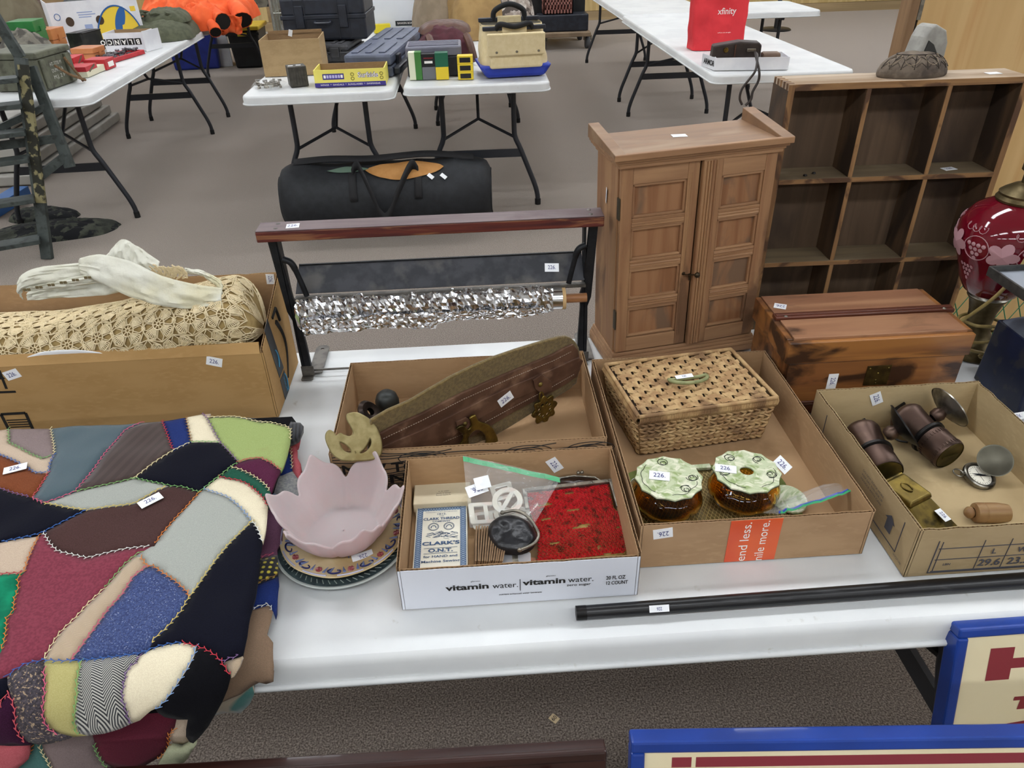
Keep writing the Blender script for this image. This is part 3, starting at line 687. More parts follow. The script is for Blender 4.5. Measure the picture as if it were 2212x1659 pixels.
# ---- tray B: long box with the orange strip
Bx0, Bx1, By0, By1 = .192, .505, .690, 1.108
TB = tray('shipping_box', 'long open cardboard box with an orange tape strip, holding a wicker basket and two jars', Bx0, Bx1, By0, By1, TT, .077, .080, .079, .080)
ORT = mat('orange_packing_tape', 'd8532c', 'e0602f', scale=8, rough=.35, coat=.3)
a = at_y(1577, 1140, By0); c = at_y(1692, 1120, By0)
o = B().box(a.x, By0-.0009, TT+.001, c.x, By0-.0003, TT+.0765).out('tape_strip', ORT, TB)
WHI = mat('white_print', 'f2efe9', rough=.5)
cx = (a.x+c.x)/2
put_text(B(), 'end less.', frame((cx-.012, By0-.0012, TT+.0375), (0, 0, 1), (0, -1, 0)), .0125, w=.071).out('lettering', WHI, o)
put_text(B(), 'nile more.', frame((cx+.012, By0-.0012, TT+.0375), (0, 0, 1), (0, -1, 0)), .0125, w=.073).out('lettering', WHI, o)
stick_px(TB, 1432, 1152, (0, By0, 0), (0, -1, 0), -20, 3)
stick_px(TB, 1690, 1004, at_z(1690, 1004, .80), (0, -.6, .8), 14, 14, w=.024)
# ---- tray C: greyer box with printed table
Cx0, Cx1, Cy0, Cy1 = .540, .812, .645, .968
TC = tray('printed_box', 'open cardboard box with printed size table, holding two miner lamps and a compass', Cx0, Cx1, Cy0, Cy1, TT, .083, .085, .084, .084, mats=(KG, card('greyin', 'b09a72', 'b8a27a'), FLUTE), a=.002)
yC = Cy0-.0006; PRT = mat('grey_blue_print', '4a4a52', rough=.8)
def line(parent, p, q, r=.0005, m=PRT): return B().tube([p, q], r, n=4).out('printed_rule', m, parent)
b = B(); x0 = Cx0+.030
for z in (.7445, .766, .786): b.box(x0+.004, yC-.0003, z-.0004, Cx1, yC+.0004, z+.0004)
b.box(x0, yC-.0003, .742, Cx1, yC+.0004, .7432); b.box(x0, yC-.0003, .742, x0+.0012, yC+.0004, .800); b.box(x0+.006, yC-.0003, .7445, x0+.0068, yC+.0004, .798)
for xx in (.632, .668, .704): b.box(xx, yC-.0003, .7445, xx+.0007, yC+.0004, .797)
b.out('printed_table', PRT, TC, kind='stuff')
for s, xx, z, h, w in (('LBN', .592, .757, .004, .010), ('29.6', .650, .7555, .012, .030), ('23.5', .690, .7555, .012, .030), ('L', .650, .776, .009, None), ('W', .688, .776, .009, None)):
    put_text(B(), s, frame((xx, yC-.0005, z), (1, 0, 0), (0, -1, 0)), h, bold=.02, w=w).out('lettering', PRT, TC)
xC = Cx0-.0006
def left_text(s, y, z, h, w=None, r=0): put_text(B(), s, frame((xC-.0004, y, z), (0, -math.cos(r), math.sin(r)), (-1, 0, 0)), h, w=w).out('lettering', PRT, TC)
b = B()
for z in (.752, ): b.box(xC-.0003, Cy0+.03, z, xC+.0003, Cy1-.05, z+.001)
b.box(xC-.0003, Cy0+.03, .752, xC+.0003, Cy0+.031, .806); b.box(xC-.0003, Cy1-.05, .752, xC+.0003, Cy1-.049, .806)
b.add([(xC-.0005, Cy0+.05, .765), (xC-.0005, Cy0+.065, .765), (xC-.0005, Cy0+.065, .783), (xC-.0005, Cy0+.070, .783), (xC-.0005, Cy0+.0575, .793), (xC-.0005, Cy0+.045, .783), (xC-.0005, Cy0+.05, .783)], [tuple(range(7))])
b.out('printed_mark', PRT, TC, kind='stuff')
for i, s in enumerate(('DO NOT STACK MORE', 'KEEP DRY THIS SIDE UP', 'HANDLE WITH CARE')): left_text(s, Cy0+.115+.0, .800-.007*i, .0035, w=.06)
left_text('00727198', Cy0+.022, .748, .003, w=.02)
stick_px(TC, 1893, 861, (0, Cy1-.005, 0), (0, -1, 0), 6, 22, w=.024, h=.018)
# ---- tall box at left with the lace
Ax0, Ax1, Ay0, Ay1 = -.97, -.373, 1.098, 1.288
KF = card('box_left', 'a5814f', 'ad8957')
TL_ = thing('carton', 'deep brown carton at left filled with crocheted lace and white linen', 'box', ((Ax0+Ax1)/2, (Ay0+Ay1)/2, TT))
cwall(TL_, (Ax0, Ay0), (Ax1, Ay0), (0, 1), TT, rough_top(TT+.134, .0006, 1), (KF, KI, FLUTE))
cwall(TL_, (Ax1, Ay0), (Ax1, Ay1), (-1, 0), TT, lambda k: TT+.140+.058*k+.001*nz(k*12), (KF, KI, FLUTE))
cwall(TL_, (Ax1, Ay1), (Ax0, Ay1), (0, -1), TT, rough_top(TT+.197, .002, 3), (KF, KI, FLUTE))
cwall(TL_, (Ax0, Ay1), (Ax0, Ay0), (1, 0), TT, lambda k: TT+.198-.058*k, (KF, KI, FLUTE))
B().box(Ax0+.001, Ay0+.001, TT, Ax1-.001, Ay1-.001, TT+.004).out('bottom_panel', KI, TL_)
b = B(); z = TT+.133
b.hexa([(Ax0, Ay0-.001, z), (Ax1-.006, Ay0-.001, z), (Ax1-.006, Ay0+.003, z), (Ax0, Ay0+.003, z)], [(Ax0, Ay0+.010, z+.016), (Ax1-.008, Ay0+.010, z+.016), (Ax1-.008, Ay0+.0135, z+.015), (Ax0, Ay0+.0135, z+.015)]).out('front_flap', KF, TL_)
stick_px(TL_, 463, 781, (0, Ay0, 0), (0, -1, 0), 20, 4); stick_px(TL_, 26, 809, (0, Ay0, 0), (0, -1, 0), 18, -6)
stick_px(TL_, 584, 603, (0, Ay1-.006, 0), (0, -1, 0), 3, 20, w=.02, h=.015)
DARKT = mat('charcoal_tape', '262a2e', rough=.45)
b = B(); xx = Ax1+.0007
b.add([(xx, Ay0+.052, TT+.05), (xx, Ay0+.088, TT+.05), (xx, Ay0+.060, TT+.168), (xx, Ay0+.030, TT+.160)], [(0, 1, 2, 3)])
b.add([(xx, Ay0+.055, TT+.0), (xx, Ay0+.095, TT+.0), (xx, Ay0+.088, TT+.045), (xx, Ay0+.052, TT+.045)], [(0, 1, 2, 3)])
tp = b.out('tape_strip', DARKT, TL_, solid=.0005, kind='stuff')
BLUT = mat('light_blue_print', '3f93bd', rough=.5)
put_text(B(), 'prime', frame((xx+.0006, Ay0+.075, TT+.022), (0, -.12, 1), (1, 0, 0)), .010, w=.034).out('lettering', BLUT, tp)
for yy, zz in ((.083, .022), (.062, .085)):
    B().tube([Vector((xx+.0006, Ay0+yy+.008*math.sin(t)*1.0, TT+zz-.018+.036*t/PI)) for t in [PI*i/8 for i in range(9)]], .0012, n=5).out('printed_smile', BLUT, tp)
b = B().tube([Vector((xx+.0003, Ay0+.10+.03*math.sin(t), TT+.02+.12*t/PI)) for t in [PI*i/12 for i in range(13)]], [.0015+.003*i/12 for i in range(13)], n=5)
b.tube([Vector((xx+.0003, Ay0+.085, TT+.155)), Vector((xx+.0003, Ay0+.115, TT+.16)), Vector((xx+.0003, Ay0+.125, TT+.13))], .003, n=5)
b.out('printed_arrow', BLACK_INK, TL_, kind='stuff')
yy = Ay0-.0005
def fp(u, v): p = at_y(u, v, yy); return p
b = B()
for p, q in (((2, 895), (55, 892)), ((55, 892), (72, 930)), ((2, 895), (20, 930))): b.beam(fp(*p), fp(*q), .0006, .005, up=(0, 0, 1) if p[1]-q[1] > -10 else (1, 0, 0))
for k in range(4): b.beam(fp(14+3*k, 908+5*k), fp(60+3*k, 906+5*k), .0006, .0018)
b.beam(fp(-10, 848), fp(34, 846), .0006, .004); b.beam(fp(-2, 800), fp(14, 840), .0006, .004, up=(1, 0, 0))
b.add([fp(-14, 800), fp(12, 818), fp(-14, 822), fp(-20, 810)], [(0, 1, 2, 3)])
b.out('printed_mark', BLACK_INK, TL_, kind='stuff')
# ------------------------------------------------------------------ things on the front table
def plate(b, M, loops, th, bev=0, mi=0):
    """flat plate cut to outline loops (first the outside, then holes), thickness th, centred on M's xy plane"""
    cu = bpy.data.curves.new('c', 'CURVE'); cu.dimensions = '2D'; cu.fill_mode = 'BOTH'; cu.extrude = max(th/2-bev, 1e-5); cu.bevel_depth = bev; cu.bevel_resolution = 1
    for lp in loops:
        sp = cu.splines.new('POLY'); sp.points.add(len(lp)-1); sp.use_cyclic_u = True
        for q, p in zip(sp.points, lp): q.co = (p[0], p[1], 0, 1)
    o = bpy.data.objects.new('c', cu); COL.objects.link(o)
    me = bpy.data.meshes.new_from_object(o.evaluated_get(bpy.context.evaluated_depsgraph_get()))
    b.add([M @ v.co for v in me.vertices], [tuple(p.vertices) for p in me.polygons], mi)
    bpy.data.objects.remove(o); bpy.data.curves.remove(cu); bpy.data.meshes.remove(me); return b
def trace(M, px):
    """outline seen at these points, laid in M's plane (2D)"""
    Mi = M.inverted(); P = M.translation; N = M.to_3x3() @ Vector((0, 0, 1))
    return [tuple((Mi @ at_plane(u, v, P, N)).xy) for u, v in px]
def spl(pts, n=4): return [(v.x, v.y) for v in smoothpath([(p[0], p[1], 0) for p in pts], n, True)]
IRON = mat('black_cast_iron', '15161a', '1e2024', scale=60, rough=.5, metal=.4, bump=.2, bscale=300)
TIN = mat('dull_tin', '5c5955', '75716b', scale=50, rough=.5, metal=.7)
def woodm(n, c1, c2, c3=None, ax=0, sc=14, rough=.5, s3=9, a3=.4, **k):
    st = [1, 1, 1]; st[ax] = .07; s3t = [1, 1, 1]; s3t[ax] = a3
    return mat('wood_'+n, c1, c2, scale=sc*6, stretch=tuple(st), rough=rough, bump=.3, bscale=sc*14, bdist=.0008, c3=c3, s3=s3, dist=.8, lo=.3, hi=.7, st3=tuple(s3t), **k)
# ---- paper roll stand
ST = thing('roll_dispenser', 'antique black iron paper roll stand with a dark wooden top bar and foil roll', 'stand', (-.08, 1.235, TT))
BARM = woodm('mahogany', '43191a', '662c20', '86583a', rough=.55, s3=90, lo3=.5, hi3=.7, a3=.08); BARTOP = woodm('grey_bar_top', '5b4a4c', '6b5a5a', '50393a', rough=.5)
b = B().hexa([(-.378, 1.213, 1.022), (.223, 1.215, 1.022), (.223, 1.258, 1.022), (-.378, 1.258, 1.022)], [(-.378, 1.213, 1.041), (.223, 1.215, 1.041), (.223, 1.258, 1.041), (-.378, 1.258, 1.041)])
bar = b.out('top_bar', BARM, ST, bevel=.002)
B().box(-.3775, 1.2135, 1.0408, .2225, 1.2575, 1.0425).out('grey_top', BARTOP, ST, bevel=.001)  # thin top layer, greyer than the front of the bar
b = None
for x, y in ((-.345, 1.225), (-.345, 1.247), (.2, 1.225), (.2, 1.247)): B().lathe([(0, .0012), (.003, .001), (.0042, 0)], 10, Matrix.Translation((x, y, 1.0425))).out('screw', TIN, bar, smooth=50)
def leg(sx, name):
    # sx mirrors the frame: outline in the x,z plane
    o = [(-.365, 1.022), (-.349, 1.022), (-.345, .96), (-.341, .905), (-.335, .885), (-.337, .86), (-.334, .80), (-.333, .745), (-.352, .740), (-.352, .80), (-.351, .862), (-.357, .880), (-.360, .93)]
    if sx > 0: o = [(-.150-p[0], p[1]) for p in o][::-1]
    b = B().slab([(p[0], 1.228, p[1]) for p in o], (0, .010, 0))
    c = o[0][0]
    for k in range(6):     # the web that stands behind the flange
        pass
    xm = (-.346 if sx < 0 else .196)
    b.hexa([(xm-.002, 1.228, .745), (xm+.002, 1.228, .745), (xm+.002, 1.252, .745), (xm-.002, 1.252, .745)], [(xm-.006, 1.228, 1.02), (xm-.002, 1.228, 1.02), (xm-.002, 1.256, 1.02), (xm-.006, 1.256, 1.02)])
    b.out(name, IRON, ST, bevel=.0015)
    a = -.339 if sx < 0 else .189; s = -sx
    B().tube([Vector(p) for p in smoothpath([(a-.004*s, 1.226, .985), (a+.010*s, 1.222, .978), (a+.018*s, 1.222, .95), (a+.026*s, 1.22, .915)], 5)], [.006]*8+[.005]*8, n=8).out('bracket_arm', IRON, ST, smooth=50)
    fx_ = -.343 if sx < 0 else .192
    f = B().box(fx_-.011, 1.215, TT+.0005, fx_+.011, 1.238, TT+.004)
    f.box(fx_-.010, 1.226, TT+.004, fx_+.014, 1.229, TT+.026).out('foot_bracket', TIN, ST, bevel=.001)
    M = Matrix.Translation((fx_+.013, 1.285, TT+.0045)); oo = [(.0135*math.cos(t), .045+.0135*math.sin(t)) for t in [PI*i/10 for i in range(11)]]+[(-.0135, -.05), (.0135, -.05)]
    plate(B(), M, [oo, [(.0035*math.cos(t), .043+.0035*math.sin(t)) for t in [2*PI*i/10 for i in range(10)]]], .002).out('foot_plate', TIN, ST)
leg(-1, 'side_frame'); leg(1, 'side_frame')
B().box(-.335, 1.234, TT+.010, .19, 1.236, TT+.014).out('tie_strip', TIN, ST)
PLT = mat('worn_black_plate', '23252a', '34353a', scale=40, rough=.6, c3='4c4a48', s3=16)
b = B().hexa([(-.334, 1.226, .917), (.193, 1.226, .917), (.193, 1.229, .915), (-.334, 1.229, .915)], [(-.327, 1.262, .957), (.191, 1.262, .957), (.191, 1.265, .955), (-.327, 1.265, .955)])
pl_ = b.out('guide_plate', PLT, ST)
B().beam((-.327, 1.263, .957), (.191, 1.263, .957), .004, .003).out('plate_rim', IRON, pl_)
B().box(-.335, 1.216, .907, .194, 1.230, .912).out('cutter_blade', TIN, ST)
stick_px(ST, 1192, 578, (0, 1.244, .937), (0, -.74, .67), 30, 0, w=.026, h=.016); sticker(ST, (-.317, 1.233, 1.0425), (0, 0, 1), (1, .1, 0), w=.022, h=.02)
DOWEL = woodm('dowel', '8a5c38', 'a37248', ax=0)
RZ = .888; RY = 1.214
B().tube([(-.337, RY, RZ+.001), (.196, RY, RZ-.001)], .0085, n=14).out('dowel', DOWEL, ST, smooth=50)
FOIL = mat('aluminium_foil', 'e6e7ea', rough=.2, metal=1)
foil = thing('foil_roll', 'crumpled aluminium foil roll hanging on the wooden dowel of the stand', 'foil', (-.09, RY, RZ-.03))
rf = random.Random(4); FJ = [[(rf.uniform(-1, 1), rf.uniform(-1, 1)) for _ in range(26)] for _ in range(140)]
def foilf(u, v):
    i = round(u*120); j = round(v*24) % 24; a = v*2*PI; d = FJ[i][j]
    x = -.333+.465*u+.0016*d[1]; taper = 1 if u < .96 else .85
    r = .0205+(.0030*max(d[0], -.5)+.010*abs(nz(x*42, math.cos(a)*1.6, math.sin(a)*1.6)))*taper; s = .012*(.5+nz(x*11, 3))*(math.sin(a) < -.2)
    return (x, RY+r*math.cos(a)*.9, RZ+r*math.sin(a)-s*taper)
B().grid(foilf, 120, 24, closev=True).out('crumpled_sheet', FOIL, foil)
def hang(u, v):
    i = round(u*104); d = FJ[i][round(v*10)]; d2 = FJ[i][20]
    x = -.325+.44*u+.0016*d[0]
    y = RY-.0225+.003*v-.0024*max(d[1], -.5)-.008*abs(nz(x*40, v*3)); z = RZ-.004-(.032+.010*nz(x*8, 1)+.004*nz(x*60, 5)-.018*(u > .55)*u)*v+.0012*d[0]
    return (x, y, z)
B().grid(hang, 104, 10).out('loose_sheet', FOIL, foil)
B().tube([(.131, RY, RZ), (.150, RY, RZ)], .0195, n=24).out('foil_end', FOIL, foil, smooth=40)
B().lathe([(.0095, 0), (.0205, 0), (.0205, .006), (.0095, .006), (.0095, 0)], 24, Matrix.Translation((.150, RY, RZ)) @ Matrix.Rotation(R(90), 4, 'Y')).out('card_core', mat('card_core', 'c9a877', rough=.8), foil, smooth=40)
# ---- leather strap with horse brasses in the topographic box
P1, P2, P3 = at_y(820, 950, .892), at_z(1240, 740, .88), at_z(1139, 899, .757)
NS = (P2-P1).cross(P3-P1).normalized()
if NS.y > 0: NS = -NS
MS = frame(P1, P2-P1, NS)
STRAP = thing('leather_strap', 'wide brown leather harness strap with brass fittings leaning across the box', 'strap', (.02, 1.0, TT+.005))
FELT = mat('olive_felt', '5d4c26', '6f5c32', scale=200, rough=1, bump=.5, bscale=500, sheen=.3)
LEA = mat('brown_leather', '4a3226', '5e4334', scale=30, rough=.42, bump=.15, bscale=120, c3='7a5d4a', s3=22, lo3=.58, hi3=.75)
fo = trace(MS, [(806, 911), (886, 871), (977, 818), (1069, 776), (1157, 747), (1210, 732), (1233, 733), (1250, 754), (1251, 783), (1245, 828), (1210, 853), (1139, 899), (1069, 941), (1016, 962), (910, 978), (829, 985), (800, 975)])
le = trace(MS, [(815, 938), (910, 893), (998, 848), (1104, 802), (1192, 766), (1235, 744), (1248, 768), (1250, 783), (1243, 811), (1185, 847), (1104, 889), (998, 951), (910, 978), (829, 986), (805, 975)])
plate(B(), MS @ Matrix.Translation((0, 0, -.0045)), [spl(fo, 2)], .007, .002).out('felt_lining', FELT, STRAP, smooth=40)
plate(B(), MS @ Matrix.Translation((0, 0, .001)), [spl(le, 2)], .005, .0015).out('leather_face', LEA, STRAP, smooth=40)
ce = trace(MS, [(815, 966), (910, 925), (1000, 880), (1100, 832), (1190, 795), (1246, 770), (1248, 790), (1190, 822), (1100, 862), (1000, 918), (940, 958), (830, 985)])
plate(B(), MS @ Matrix.Translation((0, 0, .0045)), [spl(ce, 2)], .004, .0012).out('raised_strip', LEA, STRAP, smooth=40)
THR = mat('pale_waxed_thread', '9a8a78', rough=.8)
for l, off in ((le, .0075), (ce, .0)):
    pass
b = B()
def line2(px, z):
    q = [Vector((*p, 0)) for p in trace(MS, px)]
    for a, c in zip(q, q[1:]):
        n = max(1, int((c-a).length/.004))
        for i in range(n): b.tube([MS @ (a+(c-a)*(i+.15)/n+Vector((0, 0, z))), MS @ (a+(c-a)*(i+.75)/n+Vector((0, 0, z)))], .0006, n=4)
line2([(825, 945), (910, 905), (998, 860), (1104, 813), (1192, 777), (1232, 757)], .0037); line2([(900, 975), (998, 935), (1104, 878), (1185, 836), (1238, 806)], .0037)
b.out('stitching', THR, STRAP, kind='stuff')
BRASS = mat('aged_brass', '6a5a2e', '857238', scale=40, rough=.38, metal=.9, bump=.1, bscale=150, c3='463c22', s3=30)
BRASSP = mat('pale_brass', '7c6f47', '8d8158', scale=70, rough=.5, metal=.55, bump=.15, bscale=200, c3='75663c', s3=28)
# hanging loops, crescent and pierced rosette
def hanger(px):
    q = trace(MS, px); plate(B(), MS @ Matrix.Translation((0, 0, .009)), [q], .004, .0012).out('leather_tab', LEA, STRAP, smooth=40)
hanger([(980, 905), (1000, 896), (1018, 905), (1022, 922), (1005, 930), (988, 925)]); hanger([(1146, 815), (1163, 803), (1182, 818), (1184, 835), (1165, 843), (1150, 832)])
for u, v in ((996, 906), (1158, 822)):
    c = at_plane(u, v, P1, NS)+NS*.013; B().lathe([(0, .003), (.003, .0022), (.0045, 0)], 12, frame(c, (1, 0, 0), NS)).out('stud', BRASS, STRAP, smooth=60)
MR = MS @ Matrix.Translation((0, 0, .013))
cr = trace(MR, [(988, 925), (1000, 935), (1003, 945), (998, 955), (991, 968), (1010, 968), (1010, 945), (1020, 930), (1034, 926), (1047, 935), (1052, 950), (1050, 966), (1072, 966), (1072, 945), (1062, 925), (1045, 915), (1031, 910), (1025, 898), (1016, 903), (1020, 917), (1010, 930), (1000, 920)])
plate(B(), MR, [spl(cr, 2)], .005, .0018).out('brass_crescent', BRASS, STRAP, smooth=50)
c0 = trace(MR, [(1176, 884)])[0]
lo = []
for i in range(48):
    a = 2*PI*i/48; r = .0235+.0035*math.cos(8*a); lo.append((c0[0]+r*math.cos(a)*.95, c0[1]+r*math.sin(a)*1.15))
holes = []
for k in range(8):
    a = 2*PI*(k+.5)/8; cx, cy = c0[0]+.0125*math.cos(a)*.95, c0[1]+.0125*math.sin(a)*1.15
    holes.append([(cx+.0038*math.cos(t), cy+.0045*math.sin(t)) for t in [2*PI*i/8 for i in range(8)]])
for k in range(8):
    a = 2*PI*k/8; cx, cy = c0[0]+.0195*math.cos(a)*.95, c0[1]+.0195*math.sin(a)*1.15
    holes.append([(cx+.0022*math.cos(t), cy+.0022*math.sin(t)) for t in [2*PI*i/6 for i in range(6)]])
plate(B(), MR, [lo]+holes, .004, .001).out('brass_rosette', BRASS, STRAP, smooth=50)
B().tube([MR @ Vector((c0[0]+.004*math.cos(t)-.003, c0[1]+.031+.010*math.sin(t), -.001)) for t in [2*PI*i/14 for i in range(14)]], .0016, n=6, closed=True).out('ring', BRASS, STRAP, smooth=50)
stick_px(STRAP, 1092, 862, P1+NS*.0075, NS, 20, -16, w=.027, h=.019)
MC = frame(at_y(770, 960, .868), (1, 0, .04), (.05, -.72, .69))
oc = trace(MC, [(751.6, 896.6), (768, 893), (784, 899), (800, 910), (813, 928), (821, 950), (823, 971), (817, 986), (800, 992), (770, 994), (740, 993), (722, 982), (712, 966), (706, 950), (706, 938), (712, 931.6), (720, 936), (725.5, 944), (735, 938), (741, 941), (756, 945), (765, 936.5), (760, 922), (752, 907)])
h1 = trace(MC, [(731, 953), (745, 957), (757, 967), (761, 977), (757, 981), (745, 978), (736, 968)]); h2 = trace(MC, [(800, 944), (805, 955), (801, 968), (790, 979), (778, 982), (776, 977), (786, 968), (794, 955)]); h3 = trace(MC, [(768, 973), (771, 977), (770, 982), (766, 981), (765, 976)])
b = plate(B(), MC, [spl(oc, 3), spl(h1, 2), spl(h2, 2), h3], .006, .002)
o = b.out('brass_ornament', BRASSP, None, smooth=50); info(o, 'large pale brass crescent ornament propped at the left corner of the box', 'ornament')
GUN = mat('dark_bell_metal', '2b2d2c', '3b3d3b', scale=60, rough=.45, metal=.6)
p = at_z(840, 893, .762)
BELL = thing('harness_bell', 'dark metal harness bell lying behind the leather strap', 'bell', (p.x, p.y, TT+.005))
B().lathe([(.0, .066), (.010, .065), (.017, .059), (.0205, .048), (.0205, .028), (.018, .008), (.023, 0)], 20, Matrix.Translation((p.x, p.y, TT+.0045))).out('dome', GUN, BELL, smooth=40)
B().beam((p.x+.012, p.y+.004, TT+.012), (p.x+.075, p.y+.052, TT+.03), .016, .007).out('mount_bar', GUN, BELL, bevel=.002)
p = at_z(917, 866, .775)
o = B().lathe([(0, .034), (.009, .032), (.014, .022), (.014, 0)], 16, Matrix.Translation((p.x, p.y, TT+.0045))).out('small_bell', GUN, None, smooth=40); info(o, 'small dark bell showing just above the middle of the leather strap', 'bell')
p = at_z(792, 893, .79)
o = B().lathe([(.006, .0), (.017, .002), (.019, .008), (.015, .014), (.006, .012)], 18, Matrix.Translation(p) @ Matrix.Rotation(R(50), 4, 'Y') @ Matrix.Rotation(R(25), 4, 'X') @ Matrix.Scale(1.2, 4, (1, 0, 0))).out('rosette_buckle', mat('dark_bronze', '2a2320', '453a34', scale=50, rough=.35, metal=.8), None, smooth=40); info(o, 'dark oval bronze buckle behind the brass crescent ornament', 'buckle')
o = B().beam((-.205, .893, .748), (-.155, .90, .80), .018, .01).out('leather_scrap', LEA, None, bevel=.003); info(o, 'short brown leather end behind the openings of the brass crescent ornament', 'leather')
# ---- white tray: card box, thread box, buckles, purses
VZ = TT+.0045
IVO = mat('cream_card', 'd9cdb0', 'd0c3a4', scale=12, rough=.7, c3='b8a888', s3=25, lo3=.65, hi3=.85)
JB = thing('jewellery_box', 'old cream card jeweller box with tiny print in the white tray', 'box', (-.072, .838, VZ))
B().box(-.1135, .812, VZ, -.031, .864, VZ+.013).out('base', IVO, JB, bevel=.001)
lid = B().box(-.1145, .811, VZ+.008, -.030, .865, VZ+.025).out('lid', IVO, JB, bevel=.0015)
for i, (s, h, w) in enumerate((('A. W. HART', .0022, .016), ('Jeweler & Optician', .0022, .021), ('Emmett Square, Pa.', .0022, .022))): put_text(B(), s, frame((-.070, .836-.004*i, VZ+.0253), (1, 0, 0), (0, 0, 1)), h, w=w).out('lettering', BLACK_INK, JB)
CB_ = thing('thread_box', 'white card thread box with blue engraved label in the white tray', 'box', (-.073, .752, VZ))
B().box(-.110, .690, VZ, -.036, .814, VZ+.016).out('carton', mat('offwhite_board', 'e6e2d2', 'dcd8c8', scale=20, rough=.6), CB_, bevel=.001)
DB = mat('engraving_blue', '3f5878', rough=.7); DBL = mat('engraving_light_blue', '8fa2b8', rough=.7)
zt = VZ+.0163; cx = -.073
b = B()
for x0, x1, y0, y1 in ((-.1075, -.1005, .692, .8115), (-.0455, -.0385, .692, .8115), (-.1005, -.0455, .8045, .8115)): b.box(x0, y0, zt-.0003, x1, y1, zt)
o = b.out('printed_border', DBL, CB_, kind='stuff')
b = B()
for x0, x1 in ((-.1075, -.1005), (-.0455, -.0385)):
    for k in range(30):
        y = .693+.0039*k; b.beam((x0, y, zt+.0002), (x1, y+.0036, zt+.0002), .0006, .0002); b.beam((x1, y, zt+.0002), (x0, y+.0036, zt+.0002), .0006, .0002)
for k in range(14):
    x = -.1+.0039*k; b.beam((x, .8045, zt+.0002), (x+.0036, .8115, zt+.0002), .0006, .0002); b.beam((x+.0036, .8045, zt+.0002), (x, .8115, zt+.0002), .0006, .0002)
for x in (-.1078, -.1003, -.0457, -.0382): b.beam((x, .692, zt+.0002), (x, .812, zt+.0002), .0007, .0003)
b.out('printed_lattice', DB, CB_, kind='stuff')
def lab(s, y, h, w, bold=0, m=DB, x=cx, rot=0): put_text(B(), s, frame((x, y, zt+.0003), (math.cos(rot), math.sin(rot), 0), (0, 0, 1)), h, bold=bold, w=w).out('lettering', m, CB_)
lab('MANUFACTORY ESTABLISHED', .801, .0016, .046); lab('1812.', .7965, .0030, .013, .02); lab('THE', .7925, .0018, .007); lab('CLARK THREAD', .787, .0048, .052, .03); lab('COMPANY', .7815, .0028, .026, .02)
lab("CLARK'S", .738, .0062, .052, .04); lab('O.N.T.', .7245, .0062, .034, .04); lab('for HAND and', .7135, .0040, .046, .02); lab('Machine Sewing', .7045, .0042, .052, .02)
b = B()
for x in (-.084, -.062):
    for r in (.0075, .0062): b.tube([Vector((x+r*math.cos(t), .771+r*math.sin(t), zt+.0002)) for t in [2*PI*i/24 for i in range(24)]], .0003, n=4, closed=True)
    b.tube([Vector((x+.0035*math.cos(t), .770+.0035*math.sin(t), zt+.0002)) for t in [PI*i/10-.3 for i in range(13)]], .0006, n=4)
rnd = random.Random(3)
for i in range(60):
    x = cx-.022+.044*rnd.random(); y = .748+.012*rnd.random(); l = .002+.008*rnd.random(); sl = rnd.choice((-.35, .3, .1))
    b.beam((x, y, zt+.0001), (min(x+l, -.049), y+l*sl, zt+.0001), .0004, .0002)
for w, y in ((.046, .7195), (.046, .7295)): b.beam((cx-w/2, y, zt+.0002), (cx+w/2, y, zt+.0002), .0005, .0002)
b.out('printed_engraving', DB, CB_, kind='stuff')
CARDM = mat('brown_paper_card', '7c6248', '8c7154', scale=40, rough=.85)
c0 = None
for i in range(13):
    x = -.027+.0028*i; an = R(7+1.2*i)
    M = Matrix.Translation((x, .722+.002*nz(i*3.1), VZ)) @ Matrix.Rotation(-R(2+.8*i+1.5*nz(i*1.7)), 4, 'Z') @ Matrix.Rotation(an, 4, 'Y')
    if c0 is None:
        c0 = B().cbox((0, 0, .0145), (.0020, .066, .029)).out('paper_card', CARDM); c0.matrix_world = M
        info(c0, 'thin brown paper card standing on edge in the row beside the thread box', 'card', 'brown paper cards')
        for v in c0.data.vertices: pass
    else:
        d = c0.copy(); COL.objects.link(d); d.matrix_world = M; MW[d] = M
PEARL = mat('mother_of_pearl', 'e8e4d4', 'd8d8d0', scale=30, rough=.18, coat=.6, c3='e6d3c4', s3=40)
def ringshape(b, M, ro, ri, th, n=28, sq=0):
    f = lambda r, a: (r*math.cos(a), r*math.sin(a))
    if sq: lo = rrect(-ro, -ro*sq, ro, ro*sq, ro*.15, 3); hi = rrect(-ri, -ri*sq, ri, ri*sq, ri*.1, 3)
    else: lo = [f(ro, 2*PI*i/n) for i in range(n)]; hi = [f(ri, 2*PI*i/n) for i in range(n)]
    return plate(b, M, [lo, hi], th, th*.25)
def buckle(label, M, ro, ri, sq=0, bar=True):
    b = ringshape(B(), M, ro, ri, .003, sq=sq)
    if bar: b.xf(M.inverted()); b.cbox((0, 0, 0), (.006, 2*ri*(sq or 1)*1.02, .0028)); b.xf(M)
    o = b.out('pearl_buckle', PEARL, None, smooth=40); info(o, label, 'buckle', 'pearl buckles in the plastic bag')
def onv(u, v, z): return at_z(u, v, z)
buckle('round mother of pearl buckle with crossbar on top in the bag', frame(onv(1096, 1082, .778), (.85, -.5, -.1), (-.05, -.3, .95)), .0215, .015)
buckle('square mother of pearl buckle lying left in the bag', frame(onv(1050, 1108, .757), (1, .08, .05), (.1, -.1, 1)), .024, .0175, sq=.8)
buckle('rectangular mother of pearl buckle at the bottom of the bag', frame(onv(1062, 1121, .748), (1, .12, 0), (0, -.05, 1)), .028, .021, sq=.55)
